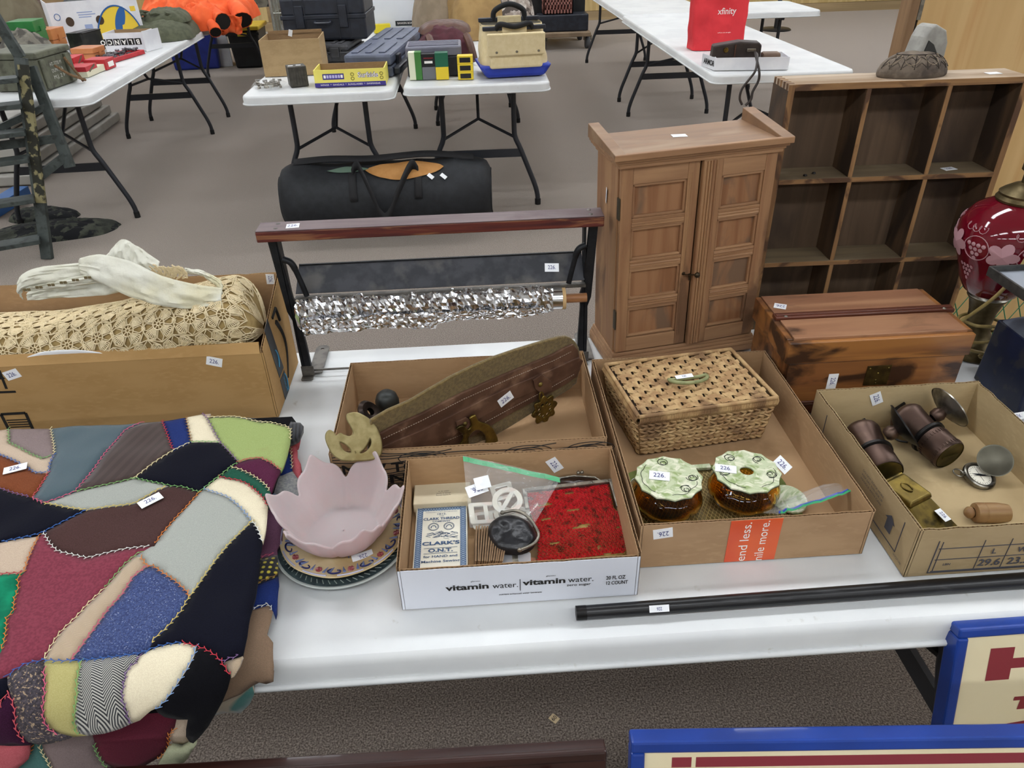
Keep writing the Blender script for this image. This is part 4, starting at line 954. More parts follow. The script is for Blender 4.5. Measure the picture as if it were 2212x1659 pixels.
buckle('small round mother of pearl buckle under the large round one', frame(onv(1090, 1112, .758), (.6, .7, 0), (.1, 0, 1)), .015, .0095)
buckle('oval mother of pearl buckle at the right end of the bag', frame(onv(1128, 1100, .762), (.5, .6, .3), (-.4, .1, 1)), .0165, .011, sq=1.2)
buckle('pearl slide buckle at the back of the bag behind the round one', frame(onv(1085, 1062, .762), (1, .2, .1), (0, -.4, 1)), .016, .010, sq=.8, bar=False)
BAG = mat('clear_plastic_bag', 'eef2f2', rough=.12, alpha=.11, spec=1, bump=.3, bscale=30, bdist=.004)
def zipbag(name, label, corners, hl, zipm, amp=.006, seed=0, zips=1):
    """corners: zip end A, zip end B, far end B, far end A (world points); two films with creases"""
    t = thing(name, label, 'bag', (corners[2]+corners[3])/2)
    A, Bb, C, D = corners
    N = (Bb-A).cross(D-A).normalized()
    if N.z < 0: N = -N
    def f(side):
        def g(u, v):
            p = A.lerp(Bb, u).lerp(D.lerp(C, u), v); e = math.sin(PI*u)*math.sin(PI*min(1, v*.9+.1))
            w = amp*(nz(u*4+seed, v*4, 1)+1.1*abs(nz(u*9+seed, v*8, side)))+side*hl*e
            return p+N*w
        return g
    B().grid(f(1), 28, 28).out('upper_film', BAG, t, smooth=50); B().grid(f(0), 20, 20).out('lower_film', BAG, t, smooth=50)
    for k in range(zips):
        q = [A.lerp(Bb, i/20).lerp(D.lerp(C, i/20), .05+.07*k)+N*(amp*(nz(i/5+seed, .2, 1)+1.1*abs(nz(i/20*9+seed, .4, 1)))+.0012) for i in range(21)]
        b = B(); d = (D-A).normalized()
        for off in (-.0030, -.0015, 0, .0015, .003): b.tube([p+d*off for p in q], .0009, n=4)
        b.out('zip_strip', zipm[k], t, kind='stuff')
    return t
GRN = mat('green_zip_plastic', '3fae72', rough=.3); BLZ = mat('blue_zip_plastic', '3a4fc0', rough=.3)
cs = [at_z(1000, 984, .822), at_z(1212, 1033, .800), at_z(1150, 1140, .765), at_z(1015, 1140, .758)]
ZB = zipbag('zip_bag', 'clear zip bag with green seal holding pearl buckles in the white tray', cs, .016, [GRN], .006, 2)
stick_px(ZB, 1030, 1057, cs[3]+Vector((0, 0, .028)), (0, -.35, .93), -25, 9, w=.030, h=.018, s='226.')
stick_px(ZB, 1042, 1043, cs[3]+Vector((0, 0, .031)), (0, -.35, .93), 24, -6, w=.022, h=.02, s='')
def pouch(parent, outline, M, h, m, name, puff=.5, wr=.0015, seed=0, sub=0):
    """stuffed flat shape: outline in M's plane, domed to height h"""
    n = 12; k = len(outline); cx = sum(p[0] for p in outline)/k; cy = sum(p[1] for p in outline)/k
    vs = []; fs = []
    for s in (1, -1):
        for i in range(n+1):
            q = i/n
            for p in outline:
                x = cx+(p[0]-cx)*(1-q); y = cy+(p[1]-cy)*(1-q); z = s*h*(1-(1-q)**2.6)**puff*(1 if s > 0 else .4)
                vs.append(M @ Vector((x, y, z+wr*nz(x*90+seed, y*90, s)*min(1, q*4))))
    for s in (0, 1):
        o = s*(n+1)*k
        for i in range(n):
            fs += [(o+i*k+j, o+i*k+(j+1) % k, o+(i+1)*k+(j+1) % k, o+(i+1)*k+j) for j in range(k)]
    return B().add(vs, fs).out(name, m, parent, smooth=60)
BLL = mat('black_wrinkled_leather', '131417', '1d1e22', scale=60, rough=.32, bump=.5, bscale=110, bdist=.002)
BRL = mat('dark_brown_leather', '2b1d19', '38271f', scale=40, rough=.25, bump=.25, bscale=90, bdist=.002)
NICK = mat('tarnished_nickel', '77736a', '938d80', scale=80, rough=.35, metal=.85, bump=.25, bscale=400)
CP = thing('coin_purse', 'small round black leather coin purse with nickel frame in the white tray', 'purse', (.029, .735, VZ))
M = frame(onv(1107, 1155, .770), (1, -.05, 0), (0, -.2, 1))
CK = 1.2; o = [(p[0]*CK, p[1]*CK) for p in spl([(-.028, .003), (-.024, .018), (-.010, .026), (.008, .024), (.022, .012), (.028, -.006), (.020, -.022), (.002, -.027), (-.018, -.020)], 4)]
pouch(CP, o, M, .013, BLL, 'body', .55, .003)
fr = [(p[0]*1.15, p[1]*1.12, p[2]) for p in [(-.012, .027, .010), (.005, .0275, .013), (.018, .019, .013), (.0265, .006, .012), (.031, -.008, .010), (.024, -.020, .010), (.008, -.0275, .009)]]
B().tube([M @ Vector(p) for p in smoothpath(fr, 5)], .0022, n=8).out('metal_frame', NICK, CP, smooth=50)
for x, y in ((-.012, .027), (.008, -.0275)): B().lathe([(0, .004), (.0025, .003), (.0035, 0)], 10, M @ Matrix.Translation((x*1.15, y*1.12, .009))).out('hinge_knob', NICK, CP, smooth=50)
BP = thing('leather_purse', 'dark brown leather clasp purse behind the red beaded purse', 'purse', (.135, .835, VZ))
MB_ = frame(onv(1240, 1062, .762), (1, .06, 0), (0, -.45, .9))
o = spl(trace(MB_, [(1160, 1095), (1172, 1072), (1190, 1050), (1204, 1036), (1240, 1031), (1285, 1034), (1306, 1048), (1316, 1070), (1310, 1080), (1240, 1088), (1180, 1096)]), 3)
pouch(BP, o, MB_, .008, BRL, 'body', .6, .002, 4)
B().tube([MB_ @ Vector((*p, .002)) for p in trace(MB_, [(1196, 1042), (1206, 1034), (1240, 1029), (1285, 1032), (1308, 1047), (1318, 1072)])], .0015, n=6).out('metal_frame', NICK, BP, smooth=50)
for u, v in ((1248, 1028), (1256, 1027), (1230, 1064), (1238, 1068)): B().lathe([(0, .005), (.0022, .0045), (.003, .002), (.0015, 0)], 10, frame(MB_ @ Vector((*trace(MB_, [(u, v)])[0], .009)), (1, 0, 0), (0, -.3, 1))).out('clasp_ball', NICK, BP, smooth=60)
RP = thing('beaded_purse', 'red glass beaded evening purse with worn silver frame', 'purse', (.117, .755, VZ))
def rpz(y): return .7575+.018*max(0, (y-.70))/.12
def rp(u, v):
    y = .690+.122*v; x0 = .057+.004*math.sin(v*5); x1 = .178+(.012 if v < .62 else 0)*math.sin(min(1, v/.62)*PI)
    if v > .62: x1 = .176
    return Vector((x0+(x1-x0)*u, y+.010*u, rpz(y)+.004*math.sin(PI*u)*math.sin(PI*v)))
LINING = mat('gold_bead_thread', '8c7338', 'a3894a', scale=300, rough=.7)
B().grid(lambda u, v: rp(u, v)-Vector((0, 0, .0016)), 20, 20).out('body', LINING, RP, smooth=60, solid=.010)
BEAD = mat('red_glass_bead', 'a30a18', 'c01424', scale=200, rough=.08, coat=.5, c3='5a060c', s3=120)
bd = [B() for _ in range(1)][0]; rnd = random.Random(8)
for j in range(44):
    for i in range(46):
        u = (i+.5*(j % 2)+.2)/46.5; v = (j+.5)/44
        gap = nz(u*3+9, v*22) > .46
        if gap: continue
        c = rp(u, v); r = .0018
        t = .5+.5*(j % 2)
        bd.add([c+Vector((r*1.25, r*.5*(1 if i % 2 else -1), 0)), c+Vector((-r*1.25, -r*.5*(1 if i % 2 else -1), 0)), c+Vector((0, r*.85, 0)), c+Vector((0, -r*.85, 0)), c+Vector((0, 0, r)), c-Vector((0, 0, r))], [(0, 2, 4), (2, 1, 4), (1, 3, 4), (3, 0, 4), (2, 0, 5), (1, 2, 5), (3, 1, 5), (0, 3, 5)])
bd.out('beads', BEAD, RP, kind='stuff')
p0, p1 = rp(0, 1)+Vector((-.004, .003, .003)), rp(1, 1)+Vector((.003, .003, .003))
B().beam(p0, p1, .007, .004).out('top_frame', NICK, RP, bevel=.001); B().beam(p0+Vector((0, .003, 0)), rp(0, .74)+Vector((-.004, 0, .003)), .006, .004).out('side_frame', NICK, RP, bevel=.001); B().beam(p1+Vector((.0, .003, 0)), rp(1, .62)+Vector((.004, 0, .003)), .007, .005).out('side_frame', NICK, RP, bevel=.001)
pts = []
for i in range(11):
    c = p0.lerp(p1, (i+.5)/11); B().lathe([(0, .0016), (.0015, .001), (.0022, 0)], 6, Matrix.Translation(c+Vector((0, 0, .002)))).out('frame_boss', NICK, RP, smooth=60) if i % 2 == 0 else None
sticker(RP, p1+Vector((.008, .006, .006)), (.75, -.5, .5), (0, .4, 1), w=.02, h=.006, s='')
o = B().box(.168, .700, VZ, .180, .745, VZ+.006).out('lace_scrap', mat('cream_knit', 'd8cbb0', 'c4b696', scale=200, rough=.9), None, bevel=.002); info(o, 'cream knitted scrap poking out right of the red beaded purse', 'fabric')
PC = thing('button_card', 'iridescent pearl button card at the front edge of the white tray', 'card', (.032, .70, VZ))
Mp = frame(onv(1115, 1212, .757), (1, .12, 0), (-.15, -.25, 1))
IRI = mat('iridescent_pearl_card', 'cfd6dc', 'e6e2e6', scale=30, rough=.12, metal=.5, c3='b9c9d8', s3=20)
plate(B(), Mp, [[(-.021, -.018), (.017, -.018), (.021, .006), (.012, .017), (-.017, .017)]], .002, .0004).out('card', IRI, PC)
B().xf(Matrix.Identity(4)).add([Mp @ Vector(p) for p in [(-.006, -.016, .0014), (.004, -.016, .0014), (.003, .002, .0014), (.0055, .012, .0014), (-.003, .014, .0014), (-.0045, .002, .0014)]], [(0, 1, 2, 3, 4, 5)]).out('silver_figure', NICK, PC, solid=.001)
for x, y in ((-.016, -.007), (.011, .011), (.010, -.012)): B().lathe([(0, .0004), (.0013, .0003), (.0014, 0)], 8, Mp @ Matrix.Translation((x, y, .0011))).out('button_hole', BLACK_INK, PC)
o = B().cbox((0, 0, 0), (.010, .03, .006), M=Matrix.Translation((.052, .694, VZ+.006)) @ Matrix.Rotation(.2, 4, 'Y')).out('shell_piece', mat('orange_shell', 'b5684a', 'c98a6c', scale=60, rough=.3), None, bevel=.002); info(o, 'orange shell piece beside the pearl button card', 'shell')
# ---- wicker basket, dresser jars and trays in the long box
BZ = TT+.0045
WICK = mat('natural_wicker', '9c7a52', 'b99a6c', scale=50, rough=.7, bump=.3, bscale=220, c3='7d5f40', s3=18, lo3=.58, hi3=.75)
WICKD = mat('dark_wicker_core', '3a2b1c', rough=.9)
BK = thing('wicker_basket', 'rectangular woven wicker sewing basket with flat lid and green loop handle', 'basket', (.34, 1.02, BZ))
q0, q1, q2, q3 = Vector((.236, .915, 0)), Vector((.466, .947, 0)), Vector((.440, 1.104, 0)), Vector((.210, 1.074, 0))   # lid: front left, front right, back right, back left
LZ = BZ+.083
def lidp(u, v, z): return q0.lerp(q1, u).lerp(q3.lerp(q2, u), v)+Vector((0, 0, z))
cen = (q0+q1+q2+q3)/4
def wallp(side, u, v):
    """v from base to rim; the sides draw in towards the base"""
    a, c = [(q0, q1), (q1, q2), (q2, q3), (q3, q0)][side]
    p = a.lerp(c, u); k = .90+.085*v
    p = cen+(p-cen)*k
    return Vector((p.x, p.y, BZ+.004+.068*v))
b = B()
for s in range(4): b.grid(lambda u, v, s=s: cen.lerp(wallp(s, u, v), .965)*1+Vector((0, 0, wallp(s, u, v).z-cen.lerp(wallp(s, u, v), .965).z)), 2, 2)
b.slab([lidp(.02, .02, LZ-.010), lidp(.98, .02, LZ-.010), lidp(.98, .98, LZ-.010), lidp(.02, .98, LZ-.010)], (0, 0, .007)).slab([wallp(s, 0, 0) for s in range(4)], (0, 0, .003))
b.out('lining', WICKD, BK)
def ribbon(b, pts, w, up, th=.0008):
    P = [Vector(p) for p in pts]; n = len(P); vs = []
    for i, p in enumerate(P):
        t = (P[min(i+1, n-1)]-P[max(i-1, 0)]).normalized(); U = up(i) if callable(up) else Vector(up); sd = t.cross(U).normalized()*w/2
        vs += [p-sd, p+U*th, p+sd]
    b.add(vs, [f for i in range(n-1) for f in ((3*i, 3*i+1, 3*i+4, 3*i+3), (3*i+1, 3*i+2, 3*i+5, 3*i+4))])
b = B(); nu, nv = 15, 10; rw = random.Random(2)
for j in range(nv):
    v = (j+.5)/nv; pts = []
    for i in range(nu*3+1):
        u = i/(nu*3); s = math.sin(PI*(u*nu+.5)+PI*(j % 2)); pts.append(lidp(.03+.94*u, .03+.94*v+.006*nz(u*9, j), LZ+.0022*s))
    ribbon(b, pts, .0118, (0, 0, 1), .0014)
for i in range(nu):
    u = (i+.5)/nu
    for off in (-.0022, .0022):
        pts = []
        for j in range(nv*3+1):
            v = j/(nv*3); s = -math.sin(PI*(v*nv+.5)+PI*(i % 2)); pts.append(lidp(.03+.94*u+off/.23+.004*nz(v*9, i), .03+.94*v, LZ+.0020*s))
        ribbon(b, pts, .0046, (0, 0, 1), .0009)
b.out('lid_weave', WICK, BK, kind='stuff', smooth=70)
rim = [lidp(u, v, 0) for u, v in ((0, 0), (1, 0), (1, 1), (0, 1))]
lr = B()
for a, c in zip(rim, rim[1:]+rim[:1]):
    lr.tube([a+Vector((0, 0, LZ+.001)), c+Vector((0, 0, LZ+.001))], .0035, n=8)
lr.out('lid_rim', WICK, BK, smooth=60, kind='stuff')
b = B()
for a, c in zip(rim, rim[1:]+rim[:1]):
    n = int((c-a).length/.0026)
    for i in range(n):
        p = a.lerp(c, (i+.5)/n); d = (c-a).normalized(); o = d.cross(Vector((0, 0, 1)))
        b.tube([p+o*.003+d*.0012+Vector((0, 0, LZ-.001)), p+o*.005+Vector((0, 0, LZ-.007)), p+o*.002-d*.0012+Vector((0, 0, LZ-.013))], .0014, n=4)
b.out('bound_edge', WICK, BK, kind='stuff')
b = B()
for s in range(4):
    L = ((q1-q0) if s % 2 == 0 else (q2-q1)).length; n = int(L/.012)
    nrm = (wallp(s, .5, .5)-cen); nrm.z = 0; nrm.normalize()
    for i in range(n+1): b.tube([wallp(s, i/n, 0), wallp(s, i/n, .5), wallp(s, i/n, 1)], .0022, n=5)
    for j in range(9):
        v = (j+.5)/9.2; rr = .0034 if j > 4 else .0042
        for h in (0, 1):
            pts = []
            for i in range(n*4+1):
                u = i/(n*4); sgn = math.sin(PI*(u*n)+PI*(j % 2)+PI*h); p = wallp(s, u, v)+nrm*(.0030*sgn+.001)+Vector((0, 0, .0016*math.cos(PI*u*n+PI*h)+.0012*nz(u*20, j, s)))
                pts.append(p)
            b.tube(pts, rr*.62, n=5)
b.out('side_weave', WICK, BK, kind='stuff', smooth=70)
GRH = mat('faded_green_cane', '7d8258', '8d9064', scale=60, rough=.6)
c = lidp(.5, .52, LZ+.004); hx = (q1-q0).normalized(); hy = (q3-q0).normalized()
B().tube([c+hx*(.033*math.cos(t))-hy*(.026*max(0, math.sin(t)))+Vector((0, 0, .002+.006*abs(math.sin(t)))) for t in [PI*i/14 for i in range(15)]]+[c-hx*.02, c+hx*.02], .0032, n=8, closed=True).out('loop_handle', GRH, BK, smooth=60)
sticker(BK, c-hx*.006+Vector((0, 0, .0045)), (0, -.1, 1), hx, w=.030, h=.009)
B().tube([lidp(.5, -.03, LZ-.012)+Vector((0, 0, 0)), lidp(.49, -.05, LZ-.018), lidp(.5, -.04, LZ-.026)], .0016, n=6).out('clasp_loop', WICK, BK, smooth=60)
AMB = mat('amber_glass', 'f2bb58', rough=.03, trans=1, ior=1.46)
MARB = mat('green_marbled_celluloid', 'c2cca8', '93a66e', scale=30, rough=.28, coat=.4, c3='dfe0c8', s3=42, lo3=.45, hi3=.65, dist=2.5)
DKG = mat('dark_green_edge', '2a3323', rough=.5)
def jar(label, c, hole, rot, sp):
    j = thing('dresser_jar', label, 'jar', (c[0], c[1], BZ+.003))
    M = Matrix.Translation((c[0], c[1], BZ+.0035)) @ Matrix.Rotation(rot, 4, 'Z')
    w = lambda a, z: 1+(.045*abs(math.cos(4*a))-.02)*(1-.7*(z > .036))
    prof = [(0, .0), (.032, 0), (.036, .002), (.0475, .011), (.051, .019), (.050, .026), (.044, .034), (.037, .039), (.035, .043), (.033, .043), (.0345, .038), (.041, .032), (.046, .025), (.0465, .019), (.043, .012), (.033, .005), (0, .005)]
    B().lathe([(r_, z_*1.25) for r_, z_ in prof], 64, M, wob=w).out('glass_bowl', AMB, j, smooth=35)
    ML = M @ Matrix.Translation((0, 0, .0572))
    lo = [((.0480-.0030*abs(math.cos(6*t)))*math.cos(t), (.0480-.0030*abs(math.cos(6*t)))*math.sin(t)) for t in [2*PI*i/96 for i in range(96)]]
    hl = [[(.0105*math.cos(t), .0105*math.sin(t)) for t in [2*PI*i/24 for i in range(24)]]] if hole else []
    lid = plate(B(), ML, [lo]+hl, .003, .0008).out('lid', MARB, j, smooth=40)
    plate(B(), ML @ Matrix.Translation((0, 0, -.0018)), [[(p[0]*1.015, p[1]*1.015) for p in lo]]+hl, .0016, .0003).out('lid_edge', DKG, lid, smooth=40)
    b = B(); z = .0019
    f = lambda t, r: ML @ Vector((r*math.cos(t), r*math.sin(t), z))
    b.tube([f(t, .038+.002*abs(math.cos(6*t))) for t in [2.1+i*.09 for i in range(20)]], .00045, n=4)
    b.tube([f(t, .039+.0015*math.cos(9*t)) for t in [4.4+i*.09 for i in range(16)]], .0004, n=4)
    for t0, s in sp:
        cx = Vector((.033*math.cos(t0), .033*math.sin(t0), z))
        for k in (1, -1):
            b.tube([ML @ (cx+Vector((k*(.0022+.0013*q)*math.cos(q*1.3+t0), (.0022+.0013*q)*math.sin(q*1.3+t0)*s, 0))) for q in [i*.35 for i in range(16)]], .00055, n=4)
    b.out('lid_scrollwork', DKG, lid, kind='stuff')
    return j, ML
j1, m1 = jar('left amber glass dresser jar with a solid green marbled lid', (.256, .795), False, .2, ((-.3, 1), (-1.2, -1), (1.4, 1)))
sticker(j1, m1 @ Vector((-.012, .006, .0022)), (0, 0, 1), (1, -.25, 0), w=.029, h=.019)
j2, m2 = jar('right amber glass dresser jar with a round hole in its green lid', (.371, .800), True, .55, ((-.9, 1), (.2, -1), (1.5, 1), (2.6, -1)))
sticker(j2, m2 @ Vector((-.022, .020, .0022)), (0, 0, 1), (1, -.3, 0), w=.030, h=.017)
TRY = thing('dresser_tray', 'oval dresser tray with green rim and gold lattice under the amber jars', 'tray', (.325, .80, BZ))
LAT = mat('tray_backing', '6a5a34', '766540', scale=40, rough=.25, coat=.6); GOLDT = mat('gold_lattice_thread', 'c4ad72', rough=.4, metal=.3)
el = lambda a, b_, n=40: [(.322+a*math.cos(t), .793+b_*math.sin(t)) for t in [2*PI*i/n for i in range(n)]]
def rr(k): return [(p[0]+.3225, p[1]+.792) for p in rrect(-.128*k, -.094*k, .128*k, .094*k, .05*k, 6)]
plate(B(), Matrix.Translation((0, 0, BZ+.0012)), [rr(.93)], .0012).out('lattice_panel', LAT, TRY)
plate(B(), Matrix.Translation((0, 0, BZ+.0018)), [rr(1), rr(.9)], .003, .0008).out('rim', mat('olive_celluloid', '56632f', '748046', scale=40, rough=.25, coat=.5), TRY, smooth=40)
b = B()
for i in range(-26, 27):
    for sg in (1, -1):
        pts = []
        for k in range(25):
            t = -.09+.18*k/24; x = .3225+i*.0062+sg*t*.55; y = .792+t
            if inside((x, y), rr(.9)): pts.append((x, y, BZ+.002))
        if len(pts) > 1: b.tube([pts[0], pts[-1]], .0004, n=4)
b.out('lattice', GOLDT, TRY, kind='stuff')
o = plate(B(), frame(at_z(1703, 1078, .752), (1, .3, .1), (-.25, .0, 1)), [[(.022*math.cos(t), .030*math.sin(t)) for t in [2*PI*i/24 for i in range(24)]]], .004, .0012).out('hand_mirror', MARB, None, smooth=40); info(o, 'green marbled oval celluloid piece right of the holed jar', 'mirror')
o = B().beam(at_z(1492, 1011, BZ+.006), at_z(1535, 1008, BZ+.006), .010, .006).out('comb_handle', MARB, None, bevel=.0015); info(o, 'green celluloid handle showing between the two jars at the back', 'comb')
cs = [at_z(1842, 1062, .800), at_z(1690, 1112, .778), at_z(1640, 1108, .762), at_z(1830, 1030, .775)]
zipbag('flat_zip_bag', 'empty clear zip bag with green and blue seal beside the holed jar', cs, .010, [GRN, BLZ], .004, 9, zips=2)
# ---- contents of the printed box
CZ = TT+.0045
COPP = mat('dull_copper_brass', '54423a', '6b584c', scale=24, rough=.42, metal=.8, bump=.08, bscale=90, c3='3d302a', s3=26, lo3=.45, hi3=.7)
OLDB = mat('olive_brass', '5b4f26', '75673a', scale=16, rough=.36, metal=.85, c3='403818', s3=10)
BLKM = mat('sooty_metal', '1b1a1a', '2d2b2a', scale=40, rough=.45, metal=.7)
SILV = mat('tarnished_silver', '6d6a62', 'b0ada2', scale=30, rough=.3, metal=.9, c3='3a3834', s3=22)
def carbide(label, foot, top, xd, hexed, refl):
    foot, top = Vector(foot), Vector(top); L = (top-foot).length
    t = thing('carbide_lamp', label, 'lamp', ((foot.x+top.x)/2, (foot.y+top.y)/2, CZ))
    ax = (top-foot).normalized(); M = frame(foot, xd, ax) @ Matrix.Scale(1.16, 4)
    B().lathe([(0, .001), (.0205, .001), (.0215, 0), (.0225, .002), (.0222, .034), (.0205, .036)], 36, M).out('carbide_cup', COPP if not hexed else COPP, t, smooth=35)
    B().lathe([(0, .0004), (.0207, .0004), (.0207, -.0006)], 36, M).out('cup_bottom', OLDB, t, smooth=35)
    if hexed:
        b = B()
        for i in range(34):
            a = 2*PI*i/34; b.cbox((0, 0, 0), (.0011, .0014, .0042), M=M @ Matrix.Rotation(a, 4, 'Z') @ Matrix.Translation((.0225, 0, .028))); b.cbox((0, 0, 0), (.0011, .0014, .0042), M=M @ Matrix.Rotation(a, 4, 'Z') @ Matrix.Translation((.0225, 0, .006)))
        b.out('knurling', COPP, t, kind='stuff')
        B().beam(M @ Vector((-.012, -.006, -.001)), M @ Vector((.010, .006, -.001)), .003, .0012, up=M.to_3x3() @ Vector((0, 0, 1))).out('bottom_bar', OLDB, t)
    B().lathe([(.0205, .036), (.0245, .0365), (.025, .040), (.0225, .0425)], 36, M).out('gasket_ring', BLKM, t, smooth=35)
    B().lathe([(.0195, .042), (.0205, .048), (.0240, .074), (.0250, .078), (.0240, .082), (.020, .087), (.010, .091), (0, .0915)], 36, M).out('water_tank', COPP, t, smooth=35)
    B().lathe([(.006, 0), (.009, .003), (.010, .010), (.006, .018), (.004, .022)], 16, M @ Matrix.Translation((.024, 0, .058)) @ Matrix.Rotation(R(90), 4, 'Y')).out('burner', COPP, t, smooth=40)
    MR = M @ Matrix.Translation((.043, 0, .058)) @ Matrix.Rotation(R(90), 4, 'Y')
    B().lathe([(.003, -.004), (.012, -.002), (.024, .003), (.031, .008), (.0325, .0075), (.0315, .0095), (.030, .0088), (.023, .0045), (.012, 0), (.003, -.002), (0, -.002)], 40, MR).out('reflector', refl, t, smooth=35)
    B().tube([M @ Vector(p) for p in smoothpath([(-.023, .004, .050), (-.030, .004, .060), (-.030, .004, .074), (-.022, .004, .082)], 5)], .0018, n=6).out('wire_hook', BLKM, t, smooth=50)
    b = B().lathe([(.007, .0905), (.007, .097), (.004, .0985), (0, .099)], 14, M); b.cbox((0, 0, 0), (.022, .004, .003), M=M @ Matrix.Translation((.004, 0, .1)))
    b.out('water_lever', BLKM, t, smooth=40)
    return t, M
f1 = at_z(1912, 1024, CZ+.027)+Vector((.002, 0, 0)); carbide('left copper carbide miner lamp lying on its side, its reflector edge on', f1, f1+Vector((.004, .1, .006)), (.8, 0, .6), False, BLKM)
f2 = at_z(2052, 984, CZ+.028); t2, _ = carbide('right copper carbide miner lamp with open dished reflector and silvery solder', f2, f2+Vector((-.026, .09, .010)), (.85, .2, .5), True, SILV)
INK_ = thing('brass_inkwell', 'brass wedge shaped inkwell box with hinged lid near the front left corner', 'inkwell', (.60, .745, CZ))
d = Vector((.034, -.072, 0)); dn = d.normalized(); sd = Vector((-dn.y, dn.x, 0)); o0 = Vector((.604, .772, 0))
def ik(a, w, z): p = o0+dn*a+sd*w; return (p.x, p.y, CZ+z)
b = B().hexa([ik(-.030, -.034, 0), ik(.072, -.042, 0), ik(.072, .030, 0), ik(-.030, .026, 0)], [ik(-.022, -.024, .026), ik(.024, -.024, .026), ik(.024, .020, .026), ik(-.022, .020, .026)])
b.out('base', BRASS, INK_, bevel=.003, bseg=3)
b = B().hexa([ik(-.024, -.027, .026), ik(.025, -.027, .026), ik(.025, .022, .026), ik(-.024, .022, .026)], [ik(-.025, -.025, .038), ik(.022, -.025, .034), ik(.022, .020, .034), ik(-.025, .020, .038)])
ld = b.out('lid', BRASS, INK_, bevel=.003, bseg=3)
B().tube([ik(-.027, -.024, .034), ik(-.027, .018, .034)], .0035, n=10).out('hinge', BRASS, INK_, smooth=50)
c = Vector(ik(-.002, -.003, .0365)); B().tube([c+dn*(.009*math.cos(t))+sd*(.006*math.sin(t))+Vector((0, 0, .0004)) for t in [2*PI*i/20 for i in range(20)]], .0011, n=5, closed=True).out('embossed_oval', BRASS, ld, smooth=60)
sticker(INK_, ik(.050, .012, .017), (.2, -.2, .95), dn, w=.020, h=.013, s='226')
CMP = thing('pocket_compass', 'open silver pocket compass with ring and hinged lid', 'compass', (.744, .818, CZ))
MCm = frame(at_z(2115, 1028, CZ+.009), (1, -.15, -.12), (.12, -.28, .95))
B().lathe([(0, -.0055), (.019, -.0055), (.0235, -.003), (.0245, .0), (.0235, .003), (.0215, .0042), (.0195, .0034)], 40, MCm).out('case', SILV, CMP, smooth=40)
B().lathe([(.0195, .0034), (.0182, .0032), (.0175, .0018)], 40, MCm).out('bezel', mat('dark_bezel', '26241f', rough=.4), CMP, smooth=40)
dl = B().lathe([(.0182, .0018), (0, .0018)], 40, MCm).out('dial', mat('cream_dial', 'e5e1d2', rough=.5), CMP)
b = B()
for i in range(24):
    a = 2*PI*i/24; b.beam(MCm @ Vector((.0135*math.cos(a), .0135*math.sin(a), .002)), MCm @ Vector((.016*math.cos(a), .016*math.sin(a), .002)), .0005, .0002, up=MCm.to_3x3() @ Vector((0, 0, 1)))
for a in (.3, .3+PI/2): b.beam(MCm @ Vector((.011*math.cos(a), .011*math.sin(a), .0021)), MCm @ Vector((-.011*math.cos(a), -.011*math.sin(a), .0021)), .0005, .0002, up=MCm.to_3x3() @ Vector((0, 0, 1)))
b.out('dial_marks', BLACK_INK, dl, kind='stuff')
plate(B(), MCm @ Matrix.Translation((0, 0, .003)), [[(-.013, 0), (0, .002), (.013, 0), (0, -.002)]], .0005).out('needle', mat('blued_steel', '20242c', rough=.3, metal=.8), CMP)
B().tube([MCm @ Vector((-.033+.008*math.cos(t), .0065*math.sin(t)-.001, .001)) for t in [2*PI*i/18 for i in range(18)]], .0011, n=6, closed=True).out('bow_ring', SILV, CMP, smooth=50)
B().lathe([(0, .003), (.003, .0025), (.0036, 0), (.0025, -.003), (0, -.003)], 12, MCm @ Matrix.Translation((-.0262, -.001, .001))).out('crown', SILV, CMP, smooth=50)
ML = frame(at_z(2149, 995, CZ+.030), (1, .3, .1), (-.35, -.6, .72))
B().lathe([(0, -.001), (.020, -.001), (.0235, .0008), (.0245, .0022), (.0232, .0024), (.0215, .0014), (0, .0008)], 40, ML).out('lid', mat('dull_silver', '4c493f', '5c5a4e', scale=20, rough=.4, metal=.8), CMP, smooth=40)
B().tube([MCm @ Vector((.019, .012, .004)), MCm @ Vector((.0235, .004, .004))], .0018, n=6).out('hinge', SILV, CMP)
TURN = woodm('turned_maple', '86633f', 'a08055', ax=0, sc=10)
p = at_z(2085, 1107, CZ+.014); q = at_z(2182, 1108, CZ+.014)
WD = thing('wooden_stopper', 'small turned wooden stopper with a round knob lying in the printed box', 'stopper', (p.x+.03, p.y, CZ))
M = frame(p, (0, 0, 1), (q-p))
B().lathe([(.007, .011), (.0135, .013), (.0145, .017), (.0145, .024), (.0135, .0255), (.0145, .027), (.0145, .044), (.0125, .058), (0, .0585)], 28, M).out('body', TURN, WD, smooth=35)
B().lathe([(0, -.002), (.005, 0), (.0085, .004), (.0085, .008), (.005, .0115)], 20, M).out('knob', TURN, WD, smooth=60)
